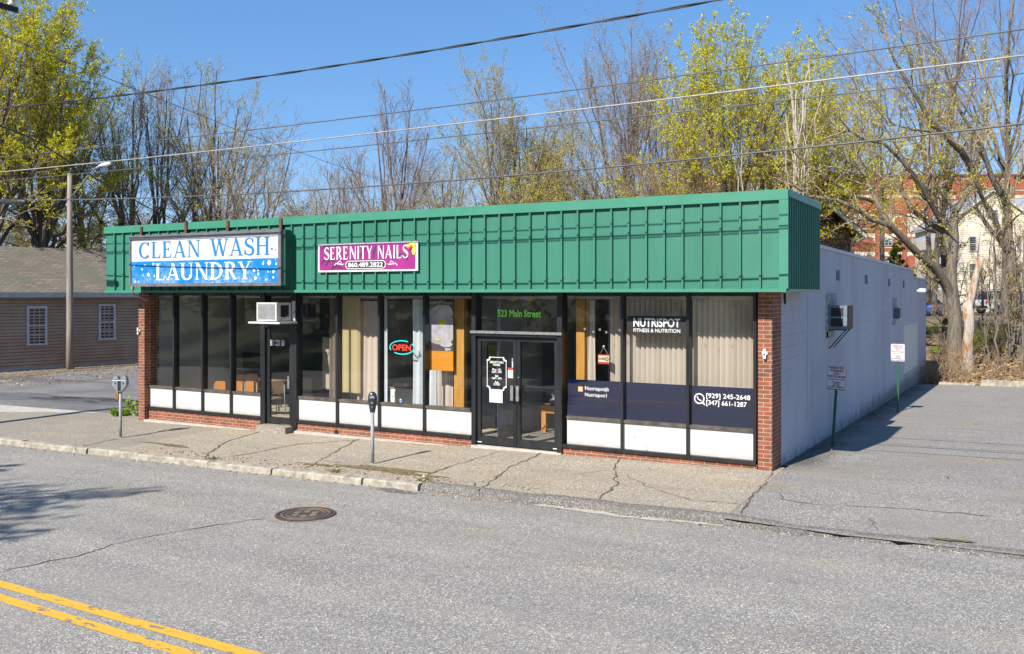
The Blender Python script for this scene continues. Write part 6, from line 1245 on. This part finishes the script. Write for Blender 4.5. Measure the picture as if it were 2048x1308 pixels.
tree(1590, 50, 95, 85, 'smaller yellow-green maple right of the domed one', 21, leaf=L_yel, group=DG, rt=.2, per=2.0, lsize=.13, limbs=18, base_=.22)
tree(1655, 52, 210, 95, 'low spreading yellow-green tree behind the corner of the fascia', 22, leaf=L_yel, group=DG, rt=.18, per=1.6, lsize=.13, limbs=16, base_=.3)
tree(1415, 55, 200, 70, 'brown twiggy tree low behind the domed maple', 23, leaf=L_olive, group=DG, rt=.13, per=.8, stems=3, limbs=12)
tree(1180, 49, 300, 65, 'low brown brushy tree behind the fascia left of the giant', 24, leaf=L_olive, group=DG, rt=.1, per=.7, stems=3, limbs=11)
tree(1060, 47, 340, 60, 'lowest yellow brush right behind the fascia above the doors', 25, leaf=L_yel, group=DG, rt=.07, per=1.0, stems=3, limbs=9)
tree(1860, 60, -110, 130, 'very tall bare purplish tree reaching above the top right of the picture', 26, twig=B_purp, leaf=L_purp, group=DG, rt=.26, per=.25, stems=2, limbs=12, base_=.55, fork=.34)
tree(2010, 56, -120, 130, 'tall bare purplish tree in the top right corner', 27, twig=B_purp, leaf=L_purp, group=DG, rt=.26, per=.25, limbs=12, base_=.55, fork=.36)
tree(1765, 58, 60, 85, 'tall sparse tree with purplish twigs left of the big maple', 28, twig=B_purp, leaf=L_olive, group=DG, rt=.19, per=.5, limbs=9, base_=.5, fork=.34)
for u, t_, v, sd in ((1588, 40, 55, 31), (1606, 41, 60, 32), (1500, 42, 290, 33)):
    tree(u, t_, v, 34, {31: 'pale slender sapling just left of the fascia corner', 32: 'pale slender sapling nearest the fascia corner, right one of the pair', 33: 'short pale sapling in front of the domed maple'}[sd], sd, bark=B_birch, twig=B_birch, leaf=L_olive, per=.05, limbs=6, k2=3, k3=2, k4=2, rt=.06, tw=.7, base_=.4, name='sapling', group='pale saplings behind the fascia corner')
for u, t_, v, sd, ln_ in ((1994, 38.5, 380, 41, (-.02, 0)), (2012, 39, 560, 42, (.05, 0)), (1978, 39.5, 470, 43, (-.06, 0)), (2044, 38.5, 420, 44, (0, 0))):
    tree(u, t_, v, 24, {41: 'thin grey sapling between the dead trunk and the forked maple', 42: 'short leaning sapling in front of the forked maple', 43: 'thin crooked sapling close right of the dead trunk', 44: 'thin sapling at the right edge of the picture'}[sd], sd, bark=B_grey, leaf=L_yel, per=.25, lsize=.09, limbs=5, k2=4, k3=3, k4=2, rt=.05, lean=ln_[0], base_=.3, name='sapling', group='saplings on the leafy bank', tw=.8)
# far wood seen between the trunks
rng = np.random.default_rng(77); parts = []
for i in range(85):
    u = -150+i*22+rng.uniform(-9, 9); t_ = rng.uniform(95, 125); x, y, _ = PT(u, 588, t_); vt = 425+rng.uniform(-28, 22)-(30 if 1000 < u < 1500 else 0)
    Ht = H_+(588-vt)*t_/F_+.5; st = np.array([[x, y, -.5]]); P0 = grow(rng, st, np.array([[0, 0, 1.]]), np.array([Ht*.8]), 6, .05, .05); r0 = np.array([.16])
    s1, d1, l1, q1 = kids(rng, P0, r0, r0*.3, 12, .15, 38, 8, .5, .5, np.array([Ht]), .1); P1 = grow(rng, s1, d1, l1, 4, .1, .08); s2, d2, l2, q2 = kids(rng, P1, q1, q1*.3, 8, .1, 40, 12, .55, .5, l1, .05); P2 = grow(rng, s2, d2, l2, 3, .12, .05)
    s3, d3, l3, q3 = kids(rng, P2, q2, q2*.3, 5, .1, 40, 12, .6, .5, l2, .05); P3 = grow(rng, s3, d3, l3, 2, .12, .05)
    parts += [(*tubes(P0, r0, r0*.3, 5), 0), (*tubes(P1, np.maximum(q1, .04), q1*0+.02, 3), 0), (*tubes(P2, q2*0+.022, q2*0+.014, 3), 0), (*tubes(P3, q3*0+.014, q3*0+.008, 3), 0), (*leaves(rng, P3, .9, .3, .3), 1)]
V, F, M = merge(parts); me = npmesh('far_woods', V, F, M); o = bpy.data.objects.new('far_woods', me); COL.objects.link(o); me.materials.append(B_purp); me.materials.append(leafmat('far_buds', [(.14, .11, .08), (.22, .17, .11), (.24, .21, .07)])); o['kind'] = 'stuff'; o['label'] = 'far twiggy wood in early leaf behind the shop'

# big maple and its neighbours, limbs surveyed from the photograph and set at their own depths
def limbtree(name, label, limbs, seed, bark, twig, leaf, k2=7, k3=6, k4=4, per=.8, lsize=.13, group=None, lsp=.12, l2=1.6):
    rng = np.random.default_rng(seed); u0, v0, t0 = limbs[0][0][0]; b = Vector(PT(u0, v0, t0)); root = thing(name, label, 'tree', b, 0., group); mb = MB(); B = np.array(b); AP = []; AR = []
    for pts, ra, rb in limbs:
        W = np.array([PT(*p) for p in pts])-B; n = len(W); ts = np.linspace(0, n-1, 11 if n > 3 else 7); Q = []
        for q in ts:                                     # Catmull-Rom through the surveyed points
            i = min(int(q), n-2); f = q-i; p0, p1, p2, p3 = W[max(0, i-1)], W[i], W[i+1], W[min(n-1, i+2)]
            Q.append(.5*((2*p1)+(-p0+p2)*f+(2*p0-5*p1+4*p2-p3)*f*f+(-p0+3*p1-3*p2+p3)*f**3))
        Q = np.array(Q); Q[1:-1] += rng.normal(0, .025, Q[1:-1].shape); m = len(Q); rad = [ra+(rb-ra)*i/(m-1) for i in range(m)]
        if pts is limbs[0][0]: rad[0] *= 1.35
        mb.tube([Vector(q) for q in Q], rad, 12 if ra > .12 else 7)
        Qs = Q[np.linspace(0, m-1, 7).astype(int)]; AP.append(Qs); AR.append((ra, rb))
    tr = mb.build('trunk', bark); tr.parent = root
    parts = []
    for (P, (ra, rb)), (pts, _, _) in zip(zip(AP, AR), limbs):
        if ra > .33: continue
        P = P[None]; L = np.array([np.linalg.norm(np.diff(P[0], axis=0), axis=1).sum()]); k = max(4, int(L[0]*1.6))
        s, d, l, q = kids(rng, P, np.array([ra]), np.array([rb]), k, .2, 50, 14, .0, .45, L, .15); l = rng.uniform(.7, 1.5, len(l))*l2
        tip = P[:, -1]; s = np.concatenate([s, np.repeat(tip, 3, 0)]); d = np.concatenate([d, np.repeat(norm(P[:, -1]-P[:, -2]), 3, 0)+rng.normal(0, .35, (3, 3))]); l = np.concatenate([l, np.full(3, l2*1.3)]); q = np.concatenate([q, np.full(3, rb)]); q = np.minimum(q, .05)
        P2 = grow(rng, s, d, l, 6, .13, .05); parts.append((*tubes(P2, np.maximum(q, .02), q*0+.012, 5), 0))
        s3, d3, l3, q3 = kids(rng, P2, q, q*.3, k2, .15, 42, 12, .55, .5, l, .05); P3 = grow(rng, s3, d3, l3, 4, .14, .04); parts.append((*tubes(P3, q3*0+.012, q3*0+.007, 3), 0))
        s4, d4, l4, q4 = kids(rng, P3, q3, q3, k4, .1, 42, 12, .7, .6, l3, .03); P4 = grow(rng, s4, d4, l4, 3, .15, .03); parts.append((*tubes(P4, q4*0+.007, q4*0+.004, 3), 0))
        if per: parts.append((*leaves(rng, P4, per, lsize, lsp), 1)); parts.append((*leaves(rng, P, int(L[0]*9*per), lsize, .16), 1))
    put(root, 'crown', parts, [twig, leaf], root.location); return root
T = 41.
limbtree('maple_tree', 'big maple with spreading mossy limbs and yellow blossom behind the rear of the side wall', [
    ([(1912, 762, T), (1910, 700, T), (1908, 640, T), (1905, 590, T), (1905, 545, T), (1907, 500, T), (1909, 462, T), (1910, 430, T)], .36, .15),
    ([(1909, 650, T), (1905, 605, T), (1895, 572, T-.1), (1882, 548, T-.4), (1856, 526, T-.8), (1830, 503, T-1.2), (1804, 477, T-1.6), (1783, 453, T-1.9), (1757, 443, T-2.2), (1727, 428, T-2.4), (1701, 413, T-2.4), (1663, 398, T-2.3), (1622, 392, T-2.2)], .25, .05),
    ([(1783, 453, T-1.9), (1759, 415, T-1.6), (1746, 387, T-1.2), (1736, 361, T-.9), (1723, 340, T-.7), (1698, 323, T-.4), (1690, 294, T), (1680, 262, T+.3)], .12, .03),
    ([(1746, 404, T-1.5), (1706, 389, T-2.2), (1673, 368, T-2.6), (1641, 346, T-3), (1612, 330, T-3.2)], .08, .025),
    ([(1905, 545, T), (1900, 505, T+.1), (1892, 473, T+.2), (1866, 451, T+.6), (1834, 430, T+.9), (1817, 404, T+1), (1804, 381, T+1.2), (1789, 359, T+1.3), (1783, 340, T+1.4), (1760, 308, T+1.6), (1712, 283, T+1.9), (1680, 275, T+2)], .16, .035),
    ([(1907, 510, T), (1903, 475, T), (1896, 451, T), (1875, 430, T-.4), (1855, 393, T-.9), (1834, 361, T-1.3), (1819, 335, T-1.5), (1775, 292, T-1.9), (1738, 283, T-2.2), (1700, 262, T-2.6)], .17, .04),
    ([(1857, 391, T-.9), (1861, 368, T-1), (1861, 345, T-1.1), (1858, 312, T-1.2)], .085, .06),
    ([(1907, 505, T), (1909, 465, T), (1911, 425, T), (1928, 400, T+.1), (1945, 366, T+.4), (1951, 341, T+.6), (1966, 279, T+.9), (1969, 235, T+1.1), (1977, 198, T+1.3), (1970, 160, T+1.4)], .16, .04),
    ([(1945, 345, T+.5), (1938, 322, T+.2), (1892, 272, T-.6), (1870, 250, T-.9), (1848, 220, T-1.2), (1812, 158, T-1.5), (1779, 103, T-1.7), (1776, 82, T-1.8)], .17, .03),
    ([(1892, 272, T-.6), (1850, 262, T-1.4), (1820, 258, T-2), (1790, 250, T-2.4)], .07, .02),
    ([(1911, 425, T), (1898, 400, T+1), (1893, 360, T+1.8), (1885, 300, T+2.4), (1880, 240, T+2.8)], .09, .03)], 101, B_grey, B_twig, L_yel, per=.9, lsize=.14, k2=5, k3=5)
T = 43.
limbtree('maple_tree', 'slimmer dark maple trunk just left of and behind the big maple', [
    ([(1893, 750, T), (1893, 640, T), (1890, 560, T), (1887, 500, T), (1882, 440, T)], .21, .14),
    ([(1884, 460, T), (1878, 420, T+.3), (1872, 370, T+.6), (1868, 300, T+1), (1860, 220, T+1.3), (1850, 150, T+1.5)], .13, .03),
    ([(1884, 450, T), (1895, 400, T+.3), (1905, 350, T+.6), (1910, 280, T+1)], .1, .03), ([(1893, 585, T), (1918, 592, T-.5), (1940, 588, T-1)], .05, .02)], 102, B_dark, B_twig, L_yel, per=.6)
T = 40.
limbtree('maple_tree', 'forked maple with grey bark at the right edge of the picture', [
    ([(2033, 768, T), (2033, 700, T), (2031, 640, T), (2028, 580, T), (2023, 530, T), (2020, 490, T)], .33, .22),
    ([(2021, 500, T), (2016, 468, T), (2012, 404, T), (1997, 378, T-.2), (1984, 353, T-.4), (1972, 318, T-.6), (1955, 279, T-.9), (1929, 235, T-1.2), (1905, 180, T-1.4)], .2, .04),
    ([(2022, 505, T), (2007, 490, T-.3), (1984, 426, T-.8), (1963, 394, T-1.2), (1944, 340, T-1.6), (1938, 300, T-1.9)], .15, .04),
    ([(2010, 495, T+.2), (1986, 463, T+.6), (1973, 445, T+.9), (1954, 411, T+1.2), (1950, 361, T+1.5)], .11, .03),
    ([(2014, 440, T), (2016, 393, T+.3), (2033, 366, T+.6), (2046, 340, T+.9), (2060, 280, T+1.2)], .11, .03),
    ([(2028, 560, T), (2050, 520, T-.4), (2075, 470, T-.8)], .1, .03), ([(2018, 448, T), (2040, 430, T-1), (2070, 420, T-1.6)], .05, .02)], 103, B_grey, B_twig, L_yel, per=.55, lsize=.13)
# dead snag
M_snag = None
def snagmat():
    m = mat('dead_wood', (.5, .42, .36), .9); g = G(m); n = g.noise(2.2, 7, .7, stretch=(1.6, 1.6, .45)); n2 = g.noise(14, 5, .7, stretch=(1, 1, .3))
    c = g.ramp(n, [(.34, (.26, .12, .04)), (.44, (.46, .26, .11)), (.5, (.55, .48, .42)), (.7, (.66, .6, .55))]); g.col(g.mix(.55, c, g.ramp(n2, [(.3, (.55, .5, .45)), (.7, (1.2, 1.2, 1.2))]), 'MULTIPLY')); g.bump(n, 1., .08); return m
T = 38.3; b = Vector(PT(1932, 758, T)); t = thing('dead_trunk', 'broken bare tree trunk with peeling bark and orange rot, leaning top snapped off', 'dead tree', b)
rr = random.Random(3); mb = MB(); P = [(1933, 764), (1933, 745), (1933, 715), (1935, 680), (1938, 650), (1936, 630), (1935, 612)]; Rw = [.36, .27, .22, .2, .19, .2, .16]
n = 14; vs = []
for i, ((u, v), r_) in enumerate(zip(P, Rw)):
    c = Vector(PT(u, v, T))
    for k in range(n):
        a = 2*math.pi*k/n; q = r_*(1+.16*math.sin(3*a+i*.4)+rr.uniform(-.09, .09)); vs.append(c+Vector((q*math.cos(a), q*math.sin(a), rr.uniform(-.04, .04)+(rr.uniform(-.3, .3) if i == len(P)-1 else 0))))
mb.add(vs, [(i*n+k, i*n+(k+1) % n, (i+1)*n+(k+1) % n, (i+1)*n+k) for i in range(len(P)-1) for k in range(n)]+[tuple((len(P)-1)*n+k for k in range(n))], 0, True); MS = snagmat(); part(t, 'stump', MS, mb)
mb = MB(); mb.tube([PT(1938, 625, T), PT(1944, 590, T), PT(1950, 560, T-.1), PT(1957, 535, T-.1), PT(1963, 514, T-.2)], [.15, .16, .15, .14, .11], 9); part(t, 'broken_limb', MS, mb)
# evergreen behind the parapet and pine across the street (its shadow lies on the road)
def conifer(x, y, zb, h, r, lab, seed, name='evergreen', group=None, nb=60, lsz=.18, per=60, t0=.08, leader=None):
    rng = np.random.default_rng(seed); root = thing(name, lab, 'tree', (x, y, zb), 0., group); P0 = grow(rng, np.array([[0, 0, -.2]]), np.array([[0, 0, 1.]]), np.array([h]), 8, .01, .05)
    f = t0+(1-t0)*np.linspace(0, .98, nb); az = rng.uniform(0, 6.28, nb); st = np.stack([0*f, 0*f, f*h], 1); ln = r*(1-f)**.75*rng.uniform(.7, 1.1, nb)+.1; d = np.stack([np.cos(az), np.sin(az), .25-.1*f], 1)
    P1 = grow(rng, st, d, ln, 6, .06, .02); s2, d2, l2, q2 = kids(rng, P1, ln*.02, ln*.005, 8, .1, 45, 10, .45, .5, ln, 0); P2 = grow(rng, s2, d2, l2, 3, .08, .02)
    put(root, 'trunk', [(*tubes(P0, np.array([h*.018]), np.array([.02]), 8), 0), (*tubes(P1, ln*.015+.01, ln*.002+.005, 4), 0)], [B_dark], root.location, True)
    put(root, 'crown', [(*tubes(P2, q2*.5+.006, q2*0+.004, 3), 0), (*leaves(rng, P2, per, lsz, lsz*.5, .45), 1)], [B_dark, L_ever], root.location); return root
c = PT(1795, 588, 44); conifer(c[0], c[1], 0, 5.4, 1.5, 'small dark evergreen peeking over the parapet of the side wall', 51, nb=50, lsz=.14, per=14, t0=.3)
rng = np.random.default_rng(5)
root = thing('pine_tree', 'wide pine across the street whose shadow falls on the road at left', 'tree', (-19.05, -3.75, .0), 0.); P0 = grow(rng, np.array([[0, 0, -.2]]), np.array([[0, 0, 1.]]), np.array([11.]), 8, .01, .05)
br = [(8.3, (6.4, .2), .3), (7.9, (6.0, -.3), .3), (7.5, (5.6, 0), .3), (7.0, (5.0, .2), .3), (8.6, (5.2, .3), .3), (8.0, (6.2, 0), .35), (7.4, (6.0, .4), .3), (6.6, (5.6, .2), .25), (7.8, (4.9, -.4), .3), (7.1, (4.4, .7), .2), (6.2, (5.2, .5), .2), (10.4, (1.2, .3), .3), (8.2, (5.6, .3), .5), (8.8, (5.2, .9), .3), (7.6, (5.9, -.6), .3), (7.0, (5.2, -1.2), .3), (9.6, (1.6, .6), .5), (7.3, (4.2, .3), .1), (8.5, (4.4, -1.), .2), (6.5, (4.6, 0), .2), (6.0, (5., -.9), 0), (5.4, (3.4, 0), 0), (8, (-4, 0), .4), (7, (-4, -2), .2), (6.5, (-3, 2), .2), (7, (0, -4), .2), (8, (0, -3.5), .2)]
st = np.array([[0, 0, z] for z, _, _ in br]); dd = np.array([[a, b_, c_*2] for _, (a, b_), c_ in br]); ln = np.array([math.hypot(a, b_) for _, (a, b_), _ in br]); P1 = grow(rng, st, dd, ln, 8, .04, .015)
s2, d2, l2, q2 = kids(rng, P1, ln*.02, ln*.004, 22, .3, 32, 8, .26, .5, ln, 0); P2 = grow(rng, s2, d2, l2, 4, .08, .01)
s3, d3, l3, q3 = kids(rng, P2, q2, q2*.3, 6, .2, 30, 8, .4, .5, l2, 0); P3 = grow(rng, s3, d3, l3, 3, .08, .01)
put(root, 'trunk', [(*tubes(P0, np.array([.2]), np.array([.03]), 8), 0), (*tubes(P1, ln*.012, ln*.003, 5), 0)], [B_dark], root.location, True)
put(root, 'crown', [(*tubes(P2, q2*.4+.008, q2*0+.004, 3), 0), (*tubes(P3, q3*0+.005, q3*0+.003, 3), 0), (*leaves(rng, P3, 14, .16, .05, .14), 1)], [B_dark, L_ever], root.location)
SPL = ['', 'spruce on the lawn across the street, second from the shop side', 'spruce on the lawn across the street, behind the left pane reflections', 'spruce across the street nearest the entrance reflection', 'spruce across the street far along to the left', 'spruce across the street facing the right shop panes', 'spruce far left along the lawn across the street', 'tall spruce at the far left end of the lawn', 'spruce at the right end of the lawn across the street', 'tall spruce in the back row across the street, middle', 'tall spruce in the back row across the street, left', 'tall spruce in the back row across the street, right', 'spruce at the very far left end across the street']
for i, (x, y, h, r_) in enumerate(((-16, -9.5, 9, 3.2), (-23, -11, 10, 3.5), (-30, -10, 10, 3.6), (-9.5, -12, 9, 3.2), (-38, -14, 11, 4), (-3, -15, 9, 3.4), (-47, -16, 11, 4), (-58, -18, 12, 4.4), (4, -20, 9, 3.5), (-20, -20, 14, 4.6), (-33, -22, 14, 5), (-10, -24, 13, 5), (-72, -20, 13, 5))):
    if i == 0: c0 = conifer(x, y, base(x, y), 9, 3.2, 'dark spruce on the lawn across the street, seen mirrored in the shop glass', 60, name='spruce', group='spruces across the street', nb=90, lsz=.4, per=5, t0=.03)
    else: c = copyt(c0); c.location = (x, y, base(x, y)); c.scale = (r_/3.2, r_/3.2, h/9); c.rotation_euler = (0, 0, i*1.3); c['label'] = SPL[i]

# ---------------------------------------------------------------- ground cover
def stuff(name, parts, mats, label=None):
    V, F, M = merge(parts); me = npmesh(name, V, F, M); o = bpy.data.objects.new(name, me); COL.objects.link(o)
    for m in mats: me.materials.append(m)
    o['kind'] = 'stuff'; return o
rng = np.random.default_rng(9)
def scatter(N, xr, yr, size, fn, flat_=.35, h=.02):
    x = rng.uniform(*xr, N); y = rng.uniform(*yr, N); z = np.array([fn(a, b) for a, b in zip(x, y)])+rng.random(N)*h; c = np.stack([x, y, z], 1)
    a = norm(rng.normal(0, 1, (N, 3))*np.array([1, 1, flat_])); b = norm(np.cross(a, rng.normal(0, flat_, (N, 3))+np.array([0, 0, 1]))); s = (size*rng.uniform(.5, 1.4, N))[:, None]
    return np.stack([c-a*s/2, c+b*s*.3, c+a*s/2, c-b*s*.3], 1).reshape(-1, 3), np.arange(N*4).reshape(-1, 4)
stuff('fallen_leaves', [(*scatter(16000, (-3.2, 8), (37.5, 48), .14, lambda a, b: base(a, b), .5, .12), 0), (*scatter(2500, (-38, -30), (19, 31), .08, lambda a, b: gs(a), .3, .03), 0)], [L_dry])
N = 2600; x = rng.uniform(-3.3, 7, N); y = 38+rng.random(N)**1.3*13; z = np.array([base(a, b) for a, b in zip(x, y)]); st = np.stack([x, y, z], 1)
k = rng.random(N) < np.where(x < -1.9, .8, .18); st = st[k]; P = grow(rng, st, rng.normal(0, .45, st.shape)+np.array([0, 0, 1.]), rng.uniform(.4, 1.5, len(st)), 4, .2, -.02)
s2, d2, l2, q2 = kids(rng, P, np.full(len(st), .012), np.full(len(st), .005), 4, .2, 40, 14, .5, .6, np.full(len(st), 1.1)); P2 = grow(rng, s2, d2, l2, 3, .2, 0)
stuff('dry_brush', [(*tubes(P, np.full(len(st), .013), np.full(len(st), .006), 3), 0), (*tubes(P2, np.full(len(s2), .006), np.full(len(s2), .004), 3), 0)], [vary('dry_stalk', (.26, .18, .1), (.46, .34, .22), 3, .9)])
# evergreen undergrowth between the dead trunk and the forked maple
for i, (u, v, t_, w_, h, lab) in enumerate(((1962, 735, 41.5, 1.0, 1.3, 'low green shrub close right of the dead trunk'), (1995, 728, 42, 1.1, 1.7, 'low green shrub left of the forked maple'), (2060, 732, 41, 1.2, 1.9, 'low green shrub at the right edge behind the forked maple'), (1866, 672, 47, .5, .45, 'small bright green plant beside the rear corner of the side wall'), (1876, 700, 42.5, .5, .35, 'small bright green plants at the foot of the twin maples'))):
    c = PT(u, v, t_); zb = base(c[0], c[1]); root = thing('shrub', lab, 'shrub', (c[0], c[1], zb), 0., 'green undergrowth on the bank'); m = 26; az = rng.uniform(0, 6.28, m); st = np.stack([np.cos(az)*w_*.4*rng.random(m), np.sin(az)*w_*.4*rng.random(m), 0*az], 1); d = np.stack([np.cos(az)*.6, np.sin(az)*.6, 0*az+1], 1)
    P = grow(rng, st, d, rng.uniform(.5, 1, m)*h, 4, .15, .0); s2, d2, l2, q2 = kids(rng, P, np.full(m, .015), np.full(m, .005), 6, .2, 50, 12, .4, .5, np.full(m, h)); P2 = grow(rng, s2, d2, l2, 3, .15, 0)
    put(root, 'stems', [(*tubes(P, np.full(m, .013), np.full(m, .006), 3), 0), (*tubes(P2, q2*0+.006, q2*0+.004, 3), 0)], [B_twig], None); put(root, 'foliage', [(*leaves(rng, P2, 7 if i < 3 else 5, .13, .08, .3), 0)], [L_moss if i < 3 else L_weed], None)
# weeds by the left pillar
def weed(x, y, fn, n, h, sp, ls, lab, m, stemn=8, cat='weed', per=6, wide=.8):
    zb = fn(x, y); root = thing('weed', lab, cat, (x, y, zb), 0.); az = rng.uniform(0, 6.28, n); st = np.stack([np.cos(az)*sp*rng.random(n), np.sin(az)*sp*rng.random(n), 0*az], 1); d = np.stack([np.cos(az)*wide, np.sin(az)*wide, 0*az+1], 1)
    P = grow(rng, st, d, rng.uniform(.5, 1, n)*h, 4, .15, .0); put(root, 'stems', [(*tubes(P, np.full(n, .005), np.full(n, .003), 3), 0)], [B_twig], None); put(root, 'foliage', [(*leaves(rng, P, per, ls, ls*.3, .8), 0)], [m], None)
c = onf(279, 832, zwalk); weed(c[0], c[1], zwalk, 10, .62, .08, .13, 'broad-leaved weed growing up against the left brick pillar', L_weed, per=7, wide=.35)
c = onf(243, 831, zwalk); weed(c[0], c[1], zwalk, 60, .28, .18, .06, 'low bright green clump of weeds behind the twin parking meter', L_weed, per=12)

# grit and dead leaves caught along the kerb, the wall foot and the shop front
stuff('gutter_litter', [(*scatter(420, (-24, -3.4), (11.30, 11.47), .05, lambda a, b: zroad(a, b), .3, .01), 0), (*scatter(260, (-15, -6), (11.68, 12.1), .06, lambda a, b: zwalk(a, b)+.006, .3, .01), 0), (*scatter(160, (-3.4, -2.9), (15.5, 36), .06, lambda a, b: zlot(a, b)+.004, .3, .01), 0), (*scatter(60, (-2.5, 6), (13, 35), .05, lambda a, b: zlot(a, b)+.004, .3, .01), 0), (*scatter(90, (-18, -4), (14.2, 14.45), .04, lambda a, b: zwalk(a, b)+.004, .3, .01), 0)], [L_dry])
for i, (x_, y_, lab) in enumerate(((-10.0, 11.72, 'tuft of dry grass in the pavement joint by the single meter'), (-12.9, 11.7, 'small tuft of weeds at the kerb between the two meters'), (-8.2, 11.75, 'tuft of weeds where the kerb stones end'), (-3.3, 24.5, 'thin weeds at the foot of the side wall'))):
    weed(x_, y_, zwalk if y_ < 15 else zlot, 14, .09, .10, .035, lab, L_moss, per=4)
